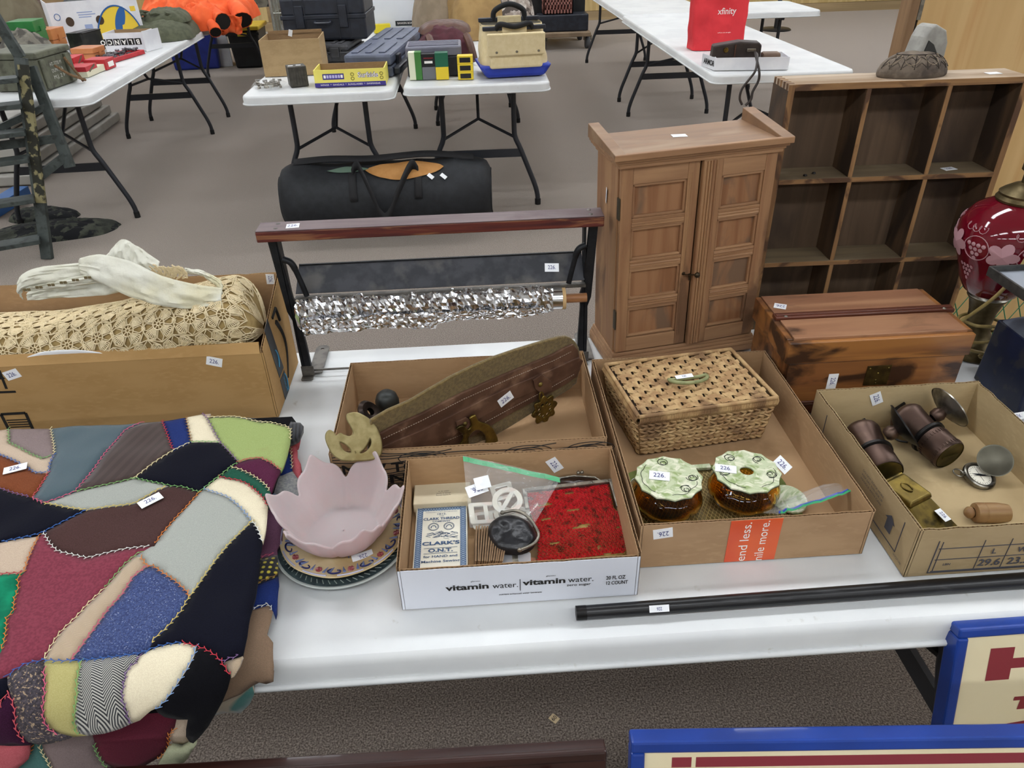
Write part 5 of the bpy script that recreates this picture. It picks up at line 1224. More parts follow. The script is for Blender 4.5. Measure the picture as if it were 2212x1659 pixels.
# ---- plates and lotus bowl
PCx, PCy = -.213, .770
GLZ = mat('dark_transfer_glaze', '39454a', '4b5a5c', scale=60, rough=.12, coat=.6); CRG = mat('cream_glaze', 'd6c39a', 'c8b287', scale=14, rough=.14, coat=.6, c3='b59b6c', s3=10)
P1_ = thing('dinner_plate', 'lower plate with dark green transfer rim under the flowered plate', 'plate', (PCx, PCy, TT))
M = Matrix.Translation((PCx, PCy, TT))
B().lathe([(0, .0), (.055, 0), (.060, .002), (.0935, .010), (.0945, .012), (.093, .0128), (.066, .0055), (.058, .004), (0, .004)], 64, M).out('body', mat('bluish_white_glaze', 'b9c0bc', rough=.12, coat=.6), P1_, smooth=40)
B().lathe([(.072, .0072), (.091, .0126)], 64, M @ Matrix.Translation((0, 0, .0006))).out('transfer_rim', GLZ, P1_, smooth=40)
b = B()
for i in range(60):
    a = 2*PI*i/60; r = .0815; z = .0106; c = Vector((r*math.cos(a), r*math.sin(a), z)); rd = Vector((math.cos(a), math.sin(a), .28)); tg = Vector((-math.sin(a), math.cos(a), 0))
    b.tube([M @ (c-rd*.004-tg*.002), M @ (c+rd*.004+tg*.003)], .0007, n=4)
b.out('rim_print', mat('pale_print', '9aa6a0', rough=.3), P1_, kind='stuff')
for i, ch in enumerate('EVERGREEN STREET'):
    if ch == ' ': continue
    a = R(222+5.2*i); pos = M @ Vector((.0655*math.cos(a), .0655*math.sin(a), .0063)); put_text(B(), ch, frame(pos, (-math.sin(a), math.cos(a), 0), (0, 0, 1)), .0032).out('lettering', BLACK_INK, P1_)
P2_ = thing('flowered_plate', 'cream plate with blue scroll and red flower border under the pink bowl', 'plate', (PCx+.002, PCy+.008, TT+.0115))
M = Matrix.Translation((PCx+.002, PCy+.006, TT+.0133)) @ Matrix.Rotation(R(2), 4, 'X')
B().lathe([(0, 0), (.052, 0), (.058, .002), (.0885, .0095), (.0895, .0112), (.088, .012), (.062, .0056), (.055, .004), (0, .004)], 64, M, wob=lambda a, z: 1+.006*math.cos(8*a)*(z > .008)).out('body', CRG, P2_, smooth=40)
LILAC = mat('lilac_glaze', 'b9b9d0', rough=.15, coat=.5); SCB = mat('cobalt_scroll', '232a5c', rough=.2, coat=.4); LBL = mat('powder_blue_glaze', '6b7cab', rough=.2, coat=.4); FLR = mat('rose_glaze', '93474c', rough=.2, coat=.4)
b1, b2, b3, b4 = B(), B(), B(), B()
def pr(a, r, lift=.0008): z = .0056+(r-.062)*(.012-.0056)/(.088-.062) if r > .062 else .0045; return M @ Vector((r*math.cos(a), r*math.sin(a), z+lift))
for i in range(11):
    a = 2*PI*i/11+.12
    b1.tube([pr(a+(.10+.016*q)*math.cos(q)*.9, .0775+(.0035+.0007*q)*math.sin(q)) for q in [-1.2+.42*k for k in range(14)]], [.0008+.0006*math.sin(k/13*PI) for k in range(14)], n=5)
    for dq in (-.12, .10, .2): b2.tube([pr(a+.28+dq, .083-.02*abs(dq)), pr(a+.28+dq*1.25, .069)], [.0022, .0004], n=5)
    fa = a+.27
    for k in range(6): b3.tube([pr(fa, .0765), pr(fa+.055*math.cos(k*PI/3), .0765+.0042*math.sin(k*PI/3))], [.0016, .0020], n=5)
    b4.tube([pr(a+.05+.05*k, .0868) for k in range(9)], .0013, n=5)
b4.out('lilac_edge', LILAC, P2_, kind='stuff'); b1.out('scrolls', SCB, P2_, kind='stuff'); b2.out('leaves', LBL, P2_, kind='stuff'); b3.out('flowers', FLR, P2_, kind='stuff')
b = B()
for k in range(5): b.tube([pr(-1.35, .043, .0004), pr(-1.35+.11*math.cos(k*1.1+.3), .043+.009*math.sin(k*1.1+.3), .0004)], [.0014, .0006], n=4)
b.out('centre_sprig', LBL, P2_, kind='stuff')
sticker(P2_, M @ Vector((.031, -.050, .0056)), (0, -.1, 1), (-1, -.35, 0), w=.029, h=.014)
PNK = mat('pink_frosted_glass', 'f6dada', 'f2d2d2', scale=8, rough=.42, trans=.42, ior=1.12, spec=.35, sss=.5)
BOWL = None
bc = Vector((-.2125, .776, TT+.0185))
def petal(a):
    """0 at a notch, 1 at a tip"""
    t = (a/(2*PI)*6) % 1
    return t
def bowlf(u, v, ins=0):
    a = u*2*PI+.02; t = abs(((a/(2*PI)*6) % 1)-.5)*2      # 0 between, 1 at the tip direction
    tip = max(0, 1-abs(((a/(2*PI)*6+.5) % 1)-.5)*2)        # 1 at tip
    sh = .56*math.sin(min(1, tip/.50)*PI/2)**.75+.44*max(0, (tip-.60)/.40)**1.5
    h = .034+.047*sh
    R0 = .046; Rr = .074+.010*math.sin(min(1, tip/.5)*PI/2)+.011*max(0, (tip-.5)/.5)
    k = v
    r = R0*min(1, k*4) if k < .25 else R0+(Rr-R0)*((k-.25)/.75)**.8
    z = 0 if k < .25 else h*((k-.25)/.75)**1.25
    crease = 1-.055*(1-min(1, (1-tip)*5) if 0 else max(0, 1-tip*6))*(k > .25)
    return Vector((bc.x+(r*crease)*math.cos(a), bc.y+(r*crease)*math.sin(a), bc.z+z))
B().grid(lambda u, v: bowlf(u, v), 144, 24, closeu=True).out('lotus_bowl', PNK, None, smooth=70, solid=.0035, soff=0, sub=1, label='pink frosted glass bowl shaped like an open lotus flower on the plates', cat='bowl')
# ---- cane
p, q = Vector((.100, .613, TT+.0095)), Vector((.93, .621, TT+.0095))
ROD = thing('black_cane', 'long thin black cane lying along the front edge of the white table', 'cane', (.5, .617, TT))
EBON = mat('black_lacquer', '121214', '1b1b1d', scale=12, stretch=(.2, 1, 1), rough=.35, c3='2c2c2e', s3=60, lo3=.62, hi3=.7)
B().tube([p, p.lerp(q, .3), q], [.0088, .0095, .0108], n=24).out('shaft', EBON, ROD, smooth=50)
B().tube([p-Vector((.001, 0, 0)), p+Vector((.012, 0, 0))], .0091, n=24).out('ferrule', BLKM, ROD, smooth=50)
c = p.lerp(q, .124)+Vector((0, -.0075, .0063)); sticker(ROD, c, (0, -.77, .64), (-1, 0, 0), w=.025, h=.0085, s="226")
# ---- small wooden cabinet
CABW = woodm('cabinet_oak', '8a6345', 'a07a56', '6d4f38', ax=2, sc=9, rough=.55, s3=12, lo3=.6, hi3=.78); CABX = woodm('cabinet_oak_x', '8f6a4b', 'a37d5a', ax=0, sc=9, rough=.55); CABT = woodm('cabinet_top', '8a694c', '7e6046', '967b60', ax=0, sc=7, rough=.5)
PAN = woodm('cabinet_panel', '83593a', '986e4c', '725843', ax=2, sc=7, rough=.6, s3=18, lo3=.55, hi3=.75)
yawc = R(8.5); CM = Matrix.Translation((.252, 1.203, TT)) @ Matrix.Rotation(yawc, 4, 'Z') @ Matrix.Rotation(R(-1.2), 4, 'Y')
CAB = thing('wall_cabinet', 'small brown wooden two door cabinet with square panels and moulded top', 'cabinet', CM.translation, rot=CM.to_3x3().to_4x4())
CW, CD, CH = .285, .125, .398
def cb(name, m, x0, y0, z0, x1, y1, z1, bevel=.0008, parent=CAB): return B().box(x0, y0, z0, x1, y1, z1).xf(CM).out(name, m, parent, bevel=bevel)
cb('side_panel', CABW, 0, 0.012, 0, .010, CD, CH); cb('side_panel', CABW, CW-.010, .012, 0, CW, CD, CH); cb('back_panel', CABW, .010, CD-.006, 0, CW-.010, CD, CH)
cb('bottom_board', CABX, .010, .012, .0, CW-.010, CD-.006, .012)
bs = cb('base_moulding', CABX, -.010, -.008, 0, CW+.010, CD+.004, .014, .002)
for k in range(3): B().hexa([(-.010+.003*k, -.008+.003*k, .014+.006*k), (CW+.010-.003*k, -.008+.003*k, .014+.006*k), (CW+.01-.003*k, CD+.004, .014+.006*k), (-.010+.003*k, CD+.004, .014+.006*k)], [(-.008+.003*k, -.006+.003*k, .0195+.006*k), (CW+.008-.003*k, -.006+.003*k, .0195+.006*k), (CW+.008-.003*k, CD+.004, .0195+.006*k), (-.008+.003*k, CD+.004, .0195+.006*k)]).xf(CM).out('moulding_step', CABX, bs, bevel=.0008)
co = cb('cornice', CABX, -.004, -.006, CH-.008, CW+.004, CD+.002, CH-.001, .001)
for k, (e, z) in enumerate(((.008, .004), (.012, .009), (.015, .014))): cb('moulding_step', CABX, -e, -e, CH-.006+z, CW+e, CD+.006, CH-.001+z, .0015, co)
cb('top_board', CABT, -.013, -.014, CH+.010, CW+.013, CD+.008, CH+.0155, .001)
cb('front_lip', CABX, -.016, -.017, CH+.008, CW+.016, -.008, CH+.019, .0015)
for s, x0, x1 in ((0, -.016, .004), (1, CW-.006, CW+.016)):
    B().hexa([(x0, -.016, CH+.012), (x1, -.016, CH+.012), (x1, CD+.010, CH+.012), (x0, CD+.010, CH+.012)], [(x0, -.016, CH+.019), (x1, -.016, CH+.019), (x1, CD+.010, CH+.036), (x0, CD+.010, CH+.036)]).xf(CM).out('gallery_rail', CABT, CAB, bevel=.001)
def door(x0, x1, mull, DM):
    z0, z1 = .034, CH-.008; w = x1-x0; T = .011
    P = lambda b: b.xf(CM @ DM)
    ow = .021; lw = ow; rw = ow
    if mull: lw = .036
    rails = .018
    fr = P(B().box(x0, 0, z0, x0+lw, T, z1)).out('door', CABW, CAB, bevel=.0008)
    P(B().box(x1-rw, 0, z0, x1, T, z1)).out('stile', CABW, fr, bevel=.0008)
    a, c = x0+lw, x1-rw; ph = (z1-z0-.030*2-3*rails)/4
    P(B().box(a, .0004, z1-.030, c, T, z1)).out('rail', CABX, fr, bevel=.0008); P(B().box(a, .0004, z0, c, T, z0+.028)).out('rail', CABX, fr, bevel=.0008)
    for i in range(4):
        zb = z0+.030+i*(ph+rails)
        P(B().box(a-.002, .0075, zb-.004, c+.002, .0095, zb+ph+.004)).out('panel', PAN, fr)
        for (p, q, r_, s_) in ((a, zb, a+.005, zb+ph), (c-.005, zb, c, zb+ph)): P(B().box(p, .002, q, r_, .0085, s_)).out('bead', CABW, fr, bevel=.0012)
        for zz in (zb, zb+ph-.005): P(B().box(a, .002, zz, c, .0085, zz+.005)).out('bead', CABX, fr, bevel=.0012)
        if i < 3:
            zr = zb+ph
            P(B().box(a, .0005, zr, c, T, zr+rails)).out('rail', CABX, fr, bevel=.0008)
            for q in range(3): P(B().tube([(a+.001, .0008, zr+.004+.005*q), (c-.001, .0008, zr+.004+.005*q)], .0016, n=6)).out('reed', CABX, fr, smooth=60)
    if mull:
        for q in range(5): P(B().tube([(x0+.003+.0055*q, .0, z0+.001), (x0+.003+.0055*q, .0, z1-.001)], .0028, n=6)).out('reed', CABW, fr, smooth=60)
    else:
        for q in range(2): P(B().tube([(c+.004+.004*q, .0004, z0+.02), (c+.004+.004*q, .0004, z1-.02)], .0012, n=6)).out('reed', CABW, fr, smooth=60)
    return fr
d1 = door(.002, .142, False, Matrix.Identity(4)); d2 = door(.145, .283, True, Matrix.Translation((.283, 0, 0)) @ Matrix.Rotation(R(2.5), 4, 'Z') @ Matrix.Translation((-.283, -.001, 0)))
kz = .182
B().lathe([(0, .012), (.0045, .011), (.0055, .008), (.003, .004), (.002, 0)], 14, CM @ Matrix.Translation((.150, -.004, kz)) @ Matrix.Rotation(R(90), 4, 'X')).out('knob', mat('dark_brass', '43392a', rough=.4, metal=.8), d2, smooth=60)
b = B().tube([Vector((.128, -.001, kz+.001)), Vector((.128, -.006, kz+.001)), Vector((.148, -.008, kz-.001))], .0012, n=6); b.lathe([(.0025, 0), (.0035, .001), (0, .0018)], 12, Matrix.Translation((.128, 0, kz+.001)) @ Matrix.Rotation(R(90), 4, 'X')); b.beam((.137, -.006, kz+.002), (.139, -.006, kz-.011), .004, .0015, up=(0, 1, 0))
b.xf(CM).out('hook_latch', mat('dark_brass', '43392a'), d1, kind='stuff', smooth=50)
for z in (.085, .30): cb('hinge', mat('old_hinge', '4d4638', rough=.5, metal=.6), -.0012, -.001, z, .0008, .010, z+.038, 0)
sticker(CAB, CM @ Vector((.13, .07, CH+.0157)), (0, 0, 1), (1, .02, 0), w=.026, h=.017, s=''); sticker(CAB, CM @ Vector((-.0004, .07, CH-.075)), (-1, .1, 0), (.1, -.2, 1), w=.026, h=.014)
# ---- pigeonhole shelf
OLDW = woodm('old_shelf', '4a3826', '5c4731', '33261b', ax=0, sc=6, rough=.75, s3=7, lo3=.5, hi3=.7); OLDV = woodm('old_shelf_v', '4c3a28', '5e4833', '35281d', ax=2, sc=6, rough=.75, s3=7, lo3=.5, hi3=.7)
EDGE = woodm('worn_edge', '7a5838', '9a744a', '553b27', ax=0, sc=12, rough=.7, s3=30, lo3=.52, hi3=.68); EDGV = woodm('worn_edge_v', '7a5838', '9a744a', '553b27', ax=2, sc=12, rough=.7, s3=30, lo3=.52, hi3=.68)
DUST = woodm('dusty_board', '6f5f48', '7d6c52', '8d7f68', ax=0, sc=7, rough=.85, s3=9); BACKW = woodm('shelf_back', '524131', '6b5642', '382b22', ax=2, sc=4, rough=.8, s3=6, lo3=.5, hi3=.72)
SM = Matrix.Translation((.586, 1.392, .001)) @ Matrix.Rotation(R(-1), 4, 'Z')
SH = thing('pigeonhole_shelf', 'old dark wooden pigeonhole shelf with open compartments standing behind the table', 'shelf', SM.translation, rot=SM.to_3x3().to_4x4())
SW, SD, SHT = .452, .082, 1.209; tb = .012
def sb(name, m, x0, y0, z0, x1, y1, z1, parent=SH, bevel=.001): return B().box(x0, y0, z0, x1, y1, z1).xf(SM).out(name, m, parent, bevel=bevel)
for n, x in (('side_board', 0), ('side_board', SW-tb)):
    o = sb(n, OLDV, x, .001, .0, x+tb, SD, SHT-tb); sb('front_edge', EDGV, x, 0, .0, x+tb, .0012, SHT-.001, o, .0005)
    if x == 0:
        for k in range(5): sb('finger_joint', EDGE, -.0004, .006+.016*k, SHT-tb, .012, .013+.016*k, SHT+.0006, o, .0004)
o = sb('top_board', woodm('pale_dusty_board', 'a08c76', 'b3a18c', '8a7258', ax=0, sc=7, rough=.85, s3=9), .0005, .001, SHT-tb, SW-.0005, SD, SHT); sb('front_edge', EDGE, .012, 0, SHT-tb, SW, .0012, SHT-.0004, o, .0005)
rows = [SHT-.006]+[SHT-.181-.176*k for k in range(6)]+[.006]
for z in rows[1:-1]:
    o = sb('shelf_board', DUST, tb, .001, z-.006, SW-tb, SD-.007, z+.004); sb('front_edge', EDGE, tb, 0, z-.006, SW-tb, .0014, z+.0035, o, .0005)
sb('bottom_board', OLDW, tb, .001, 0, SW-tb, SD-.007, .010)
for i, (za, zb) in enumerate([(rows[k+1]+.004, (SHT-tb) if k == 0 else rows[k]-.006) for k in range(7)]):
    for xx in (.148+.002*i, .300+.002*i):
        o = sb('divider', OLDV, xx, .002, za, xx+.009, SD-.007, zb); sb('front_edge', EDGV, xx+.0003, .0008, za, xx+.0088, .0024, zb, o, .0005)
for x0, x1 in ((.001, .170), (.1705, .338), (.341, SW-.001)): sb('back_plank', BACKW, x0, SD-.007, .0, x1, SD-.001, SHT-tb)
for xx, yy in ((.070, .018), (.092, .030)): B().lathe([(0, .004), (.003, .0035), (.0042, .001), (.002, 0)], 8, SM @ Matrix.Translation((xx, yy, rows[1]+.0042))).out('nail_head', BLKM, SH, smooth=50)
sticker(SH, SM @ Vector((.365, .028, rows[1]+.0045)), (0, 0, 1), (1, .2, 0), w=.027, h=.017); sticker(SH, SM @ Vector((.400, .035, SHT+.0004)), SM.to_3x3() @ Vector((0, 0, 1)), (1, .1, 0), w=.026, h=.017, s='')
# carved tortoise box and grey receiver on top of the shelf
TOPN = SM.to_3x3() @ Vector((0, 0, 1))
p = SM @ Vector((.245, .040, SHT+.0008)); MT = frame(p, SM.to_3x3() @ Vector((1, -.0, 0)), TOPN)
STN = mat('carved_grey_stone', '5d5145', '75685a', scale=50, rough=.75, bump=.3, bscale=180, c3='4a4038', s3=22)
TO = thing('tortoise_box', 'carved brown stone tortoise shell shaped box on top of the pigeonhole shelf', 'box', p, rot=MT.to_3x3().to_4x4())
def dome(x, y):
    q = min(1, (x/.066)**2+(y/.031)**2); return .040*(1-q**1.6)**.62
b = B(); n = 48; pr_ = []
def domef(u, v):
    a = u*2*PI; k = v; x = .066*k*math.cos(a); y = .031*k*math.sin(a)
    z = .009+.034*(1-k**2.4)**.6
    return MT @ Vector((x, y, z))
B().grid(domef, 48, 14, closeu=True).out('shell', STN, TO, smooth=50)
B().lathe([(.0, .0), (.97, .0), (1.0, .003), (1.0, .007), (.98, .0098), (.9, .0098)], 48, MT @ Matrix.Diagonal((.066, .031, 1, 1))).out('base', STN, TO, smooth=40)
CARV = mat('pale_carving', '9a8a74', rough=.8); CARD_ = mat('dark_carving', '2f2822', rough=.9)
def on(a, k): x = .066*k*math.cos(a); y = .031*k*math.sin(a); return MT @ Vector((x, y, .0096+.034*(1-k**2.4)**.6))
b = B()
for i in range(8):
    a = -PI+PI*i/8+.2
    b.tube([on(a+.0*k, .55+.43*k/5) for k in range(6)], .0007, n=4); b.tube([on(a, .80), on(a+.2, .66), on(a+.39, .80)], .0007, n=4); b.tube([on(a+.04, .95), on(a+.2, .86), on(a+.35, .95)], .0006, n=4)
b.tube([on(2*PI*i/24, .55) for i in range(24)], .0008, n=4, closed=True)
b.out('carved_lines', CARD_, TO, kind='stuff')
b = B()
for i in range(4): b.tube([on(-PI+.5+.75*i+.26*math.cos(t), .74+.17*math.sin(t)) for t in [2*PI*k/16 for k in range(16)]], .0006, n=4, closed=True)
b.out('carved_scales', CARV, TO, kind='stuff')
p = SM @ Vector((.268, .066, SHT+.0006)); GP = thing('grey_stand', 'grey moulded plastic stand with dark opening behind the carved tortoise', 'stand', p)
GPL = mat('grey_plastic', '8d8b84', 'a09e97', scale=40, rough=.4)
lo = [(-.040, 0), (-.039, .035), (-.031, .066), (-.022, .082), (-.010, .087), (.022, .074), (.034, .052), (.036, 0)]
MG = Matrix.Translation(p+Vector((0, .012, 0))) @ Matrix.Rotation(R(22), 4, 'Z') @ Matrix.Rotation(R(90), 4, 'X')
B().prism(lo, .034, MG).out('shell', GPL, GP, bevel=.004, bseg=3)
B().prism([(-.031, .008), (-.029, .036), (-.022, .060), (-.006, .052), (.010, .034), (.013, .008)], .002, MG @ Matrix.Translation((0, 0, .0335))).out('opening', mat('dark_opening', '2a2b29', rough=.5), GP)
# ---- wooden chest
CHW = woodm('chest_pine', '774a28', '9a6634', '361e0f', ax=0, sc=5, rough=.42, s3=22, lo3=.44, hi3=.68, coat=.25); CHT = woodm('chest_lid', '845a40', '9b7152', '49301f', ax=0, sc=5, rough=.42, s3=18, lo3=.54, hi3=.8, coat=.2); CHD = woodm('chest_dark', '4c2617', '613222', ax=0, sc=8, rough=.4, coat=.2)
CH_ = thing('wooden_chest', 'varnished old pine chest with cleated lid and brass lock plate', 'chest', (.66, 1.105, TT))
hx0, hx1, hy0, hy1 = .506, .822, 1.022, 1.193; hz = TT+.146
def hb(name, m, x0, y0, z0, x1, y1, z1, bevel=.001, parent=CH_): return B().box(x0, y0, z0, x1, y1, z1).out(name, m, parent, bevel=bevel)
hb('front_board', CHW, hx0+.008, hy0+.004, TT+.014, hx1-.004, hy0+.016, hz-.046); hb('back_board', CHW, hx0+.008, hy1-.014, TT+.014, hx1-.004, hy1-.002, hz-.046)
hb('side_board', CHW, hx0+.006, hy0+.016, TT+.014, hx0+.018, hy1-.014, hz-.046); hb('side_board', CHW, hx1-.016, hy0+.016, TT+.014, hx1-.004, hy1-.014, hz-.046)
pl = hb('plinth', CHD, hx0+.002, hy0-.004, TT, hx1+.002, hy1+.002, TT+.018, .002)
for k in range(2): B().tube([(hx0+.003, hy0-.0035, TT+.021+.0045*k), (hx1, hy0-.0035, TT+.021+.0045*k)], .0025, n=8).out('plinth_bead', CHD, pl, smooth=60)
lidc = hb('lid', CHW, hx0, hy0, hz-.044, hx1, hy0+.011, hz-.004, .0015); hb('lid_end', CHW, hx0, hy0+.011, hz-.044, hx0+.010, hy1, hz-.002, .0015, lidc); hb('lid_end', CHW, hx1-.010, hy0+.011, hz-.044, hx1, hy1, hz-.002, .0015, lidc); hb('lid_back', CHW, hx0+.010, hy1-.010, hz-.044, hx1-.010, hy1, hz-.004, .001, lidc)
hb('lid_board', CHT, hx0+.0105, hy0+.0095, hz-.006, hx1-.0105, hy0+.075, hz+.0005, .0008, lidc); hb('lid_board', CHT, hx0+.0105, hy0+.098, hz-.006, hx1-.0105, hy1-.0005, hz-.0005, .0008, lidc)
cl = hb('cleat', CHD, hx0+.004, hy0+.077, hz-.004, hx1+.006, hy0+.096, hz+.004, .0015, lidc)
hb('cleat_rib', CHD, hx0+.006, hy0+.083, hz+.0035, hx1+.004, hy0+.090, hz+.0058, .001, lidc)
for xx in (hx0+.022, hx1-.012): B().lathe([(0, .0016), (.0026, .0012), (.0034, 0)], 10, Matrix.Translation((xx, hy0+.0805, hz+.004))).out('screw', NICK, lidc, smooth=50)
lk = hb('lock_plate', mat('dark_brass_plate', '3d3019', '52421f', scale=60, rough=.45, metal=.7), .652, hy0+.0025, hz-.097, .694, hy0+.0042, hz-.058, .0004)
for dx, dz in ((.005, .034), (.037, .034), (.021, .024), (.020, .010), (.021, .004)): B().lathe([(0, .001), (.0014, .0006), (.0018, 0)], 8, frame((.652+dx, hy0+.0025, hz-.097+dz), (1, 0, 0), (0, -1, 0))).out('rivet', BRASS, lk, smooth=50)
sticker(CH_, (.5355, hy1-.045, hz+.0002), (0, 0, 1), (-1, .5, 0), w=.021, h=.019); sticker(CH_, (.596, hy0+.0038, hz-.085), (0, -1, 0), (0, 0, -1), w=.030, h=.017)
# ---- ruby glass lamp
LX, LY = .964, 1.205
LP = thing('ruby_lamp', 'ruby red cut glass table lamp with brass fittings and coiled cord', 'lamp', (LX, LY, TT))
M = Matrix.Translation((LX, LY, TT))
RUBY = mat('ruby_glass', '6d0d1e', '7d1326', scale=6, rough=.08, coat=.7, trans=.25, ior=1.4)
B().lathe([(0.0, .118), (.033, .120), (.047, .130), (.060, .152), (.070, .182), (.083, .212), (.0885, .236), (.084, .262), (.068, .286), (.045, .300), (.034, .304)], 64, M).out('glass_body', RUBY, LP, smooth=60)
FROST = mat('etched_frost', 'b58a90', rough=.75)
prof = [(.033, .120), (.047, .130), (.060, .152), (.070, .182), (.083, .212), (.0885, .236), (.084, .262), (.068, .286), (.045, .300)]
def gl(a, z, lift=.0006):
    for (r0, z0), (r1, z1) in zip(prof, prof[1:]):
        if z0 <= z <= z1: r = r0+(r1-r0)*(z-z0)/(z1-z0); break
    else: r = .05
    return M @ Vector(((r+lift)*math.cos(a), (r+lift)*math.sin(a), z))
b = B(); rg = random.Random(1)
def leaf(a0, z0, s):
    n = 40; cen_ = gl(a0, z0, .0045); vs = [cen_]
    for i in range(n):
        t = 2*PI*i/n; rr_ = s*(.62+.38*abs(math.cos(2.5*t)))
        vs.append(gl(a0+rr_*math.cos(t)/.085, min(.299, max(.121, z0+rr_*math.sin(t))), .0022))
    b.add(vs, [(0, 1+i, 1+(i+1) % n) for i in range(n)])
def grapes(a0, z0):
    for r_ in range(4):
        for c_ in range(4-r_):
            a = a0+(c_-(3-r_)/2)*.009/.085; z = z0-.0085*r_; vs = [gl(a, z, .001)]
            for i in range(10): t = 2*PI*i/10; vs.append(gl(a+.0038*math.cos(t)/.085, z+.0038*math.sin(t), .0007))
            b.add(vs, [(0, 1+i, 1+(i+1) % 10) for i in range(10)])
for k in range(6):
    a0 = 2*PI*k/6-.15
    leaf(a0, .226, .026); grapes(a0+.52, .236); grapes(a0+.30, .188)
    b.tube([gl(a0+.52+.27*math.cos(t), .229+.022*math.sin(t)) for t in [2*PI*i/24 for i in range(24)]], .0008, n=4, closed=True)
    b.tube([gl(a0+.1+.06*q+.05*math.cos(q*2.4), .262+.006*math.sin(q*2.4)) for q in [i*.35 for i in range(26)]], .0006, n=4)
b.out('etched_vine', FROST, LP, kind='stuff')
OBR = mat('old_lamp_brass', '55492f', '6d6044', scale=50, rough=.45, metal=.75)
B().lathe([(.034, .303), (.043, .302), (.044, .306), (.040, .312), (.041, .316), (.034, .322), (.022, .330), (.012, .334), (.012, .352), (.018, .356), (.018, .368), (.013, .372)], 32, M).out('collar', OBR, LP, smooth=35)
B().lathe([(.013, .372), (.020, .376), (.021, .41), (.018, .43), (.020, .435), (.020, .47), (0, .472)], 24, M).out('socket', OBR, LP, smooth=35)
B().lathe([(.035, .121), (.036, .116), (.030, .108), (.024, .085), (.022, .06), (.026, .04), (.046, .02), (.056, .010), (.058, 0), (0, 0)], 36, M).out('base', OBR, LP, smooth=40)
B().lathe([(.0345, .122), (.0365, .119), (.0345, .115)], 36, M).out('silver_ring', SILV, LP, smooth=60)
B().lathe([(0, .0), (.004, .001), (.006, .004), (.004, .007), (0, .008)], 10, M @ Matrix.Translation((-.014, -.012, .362)) @ Matrix.Rotation(R(-90), 4, 'Y')).out('switch_knob', OBR, LP, smooth=60)
CORD = mat('gold_cord', '8d7a48', 'a08c58', scale=80, rough=.45)
pts = [(.0, -.022, .40), (-.004, -.030, .36), (-.012, -.060, .31), (-.030, -.095, .25), (-.055, -.098, .18), (-.080, -.080, .125), (-.10, -.060, .085)]
for k in range(26):
    a = 3.4+k*.55; r = .052+.006*math.sin(k*1.7); pts.append((-.012+r*math.cos(a), -.03+r*.75*math.sin(a), .085-.0022*k+.006*math.sin(k*.9)))
pts += [(-.02, -.06, .018), (.02, -.065, .006)]
B().tube([M @ Vector(p) for p in smoothpath(pts, 5)], .0032, n=7).out('cord', CORD, LP, smooth=60)
sticker(LP, gl(-1.15, .272, .001), (.35, -.72, .6), (1, .45, .1), w=.03, h=.016)
# ---- kitchen scale
SC = thing('kitchen_scale', 'old navy enamel kitchen scale with black rimmed tray at the right edge', 'scale', (.98, 1.03, TT))
NAVE = mat('navy_enamel', '0d1630', '16203e', scale=10, rough=.35, c3='2b2c33', s3=30, lo3=.6, hi3=.72); GRYT = mat('lit_grey_top', '4a4e58', '5b606b', scale=14, rough=.5)  # navy top painted grey-blue, the light falling on it put into the colour
b = B(); x0, x1, y0, y1 = .908, 1.022, .972, 1.100
b.hexa([(x0, y0, TT), (x1, y0, TT), (x1, y1, TT), (x0, y1, TT)], [(x0, y0+.012, TT+.128), (x1, y0+.012, TT+.128), (x1, y1-.006, TT+.128), (x0, y1-.006, TT+.128)])
b.out('body', NAVE, SC, bevel=.004, bseg=3)
B().grid(lambda u, v: (x0+.002+(x1-x0-.004)*u, y0+.014+(y1-y0-.022)*v, TT+.127+.020*math.sin(PI*min(1, max(0, u)))**.5*math.sin(PI*v)**.5), 16, 14).out('domed_top', GRYT, SC, smooth=50)
B().tube([((x0+x1)/2, 1.035, TT+.14), ((x0+x1)/2, 1.035, TT+.213)], .012, n=16).out('post', BLKM, SC, smooth=50)
pz = TT+.214
B().box(.868, .925, pz, 1.055, 1.100, pz+.003).out('platter', mat('grey_enamel', '9aa0a8', '8d939b', scale=20, rough=.35), SC)
rm = B(); q = [(.866, .923), (1.057, .923), (1.057, 1.102), (.866, 1.102)]
for a, c in zip(q, q[1:]+q[:1]): rm.beam((*a, pz+.005), (*c, pz+.005), .004, .016)
rm.out('platter_rim', mat('black_enamel_rim', '2a2b2a', '3c3d3a', scale=60, rough=.45), SC, kind='stuff')
MD = Matrix.Translation((.988, y0+.004, TT+.066)) @ Matrix.Rotation(R(90), 4, 'X')
B().lathe([(.066, -.004), (.070, .014), (.070, .022), (.066, .024), (.062, .022)], 48, MD).out('dial_rim', mat('dull_steel', '6f7474', rough=.4, metal=.6), SC, smooth=40)
B().lathe([(.064, .0205), (0, .0205)], 48, MD).out('dial', mat('pale_blue_dial', 'a9bcc0', rough=.3), SC)
sticker(SC, (.900, .962, TT+.012), (-.3, -.6, .7), (1, 0, .1), w=.024, h=.012)
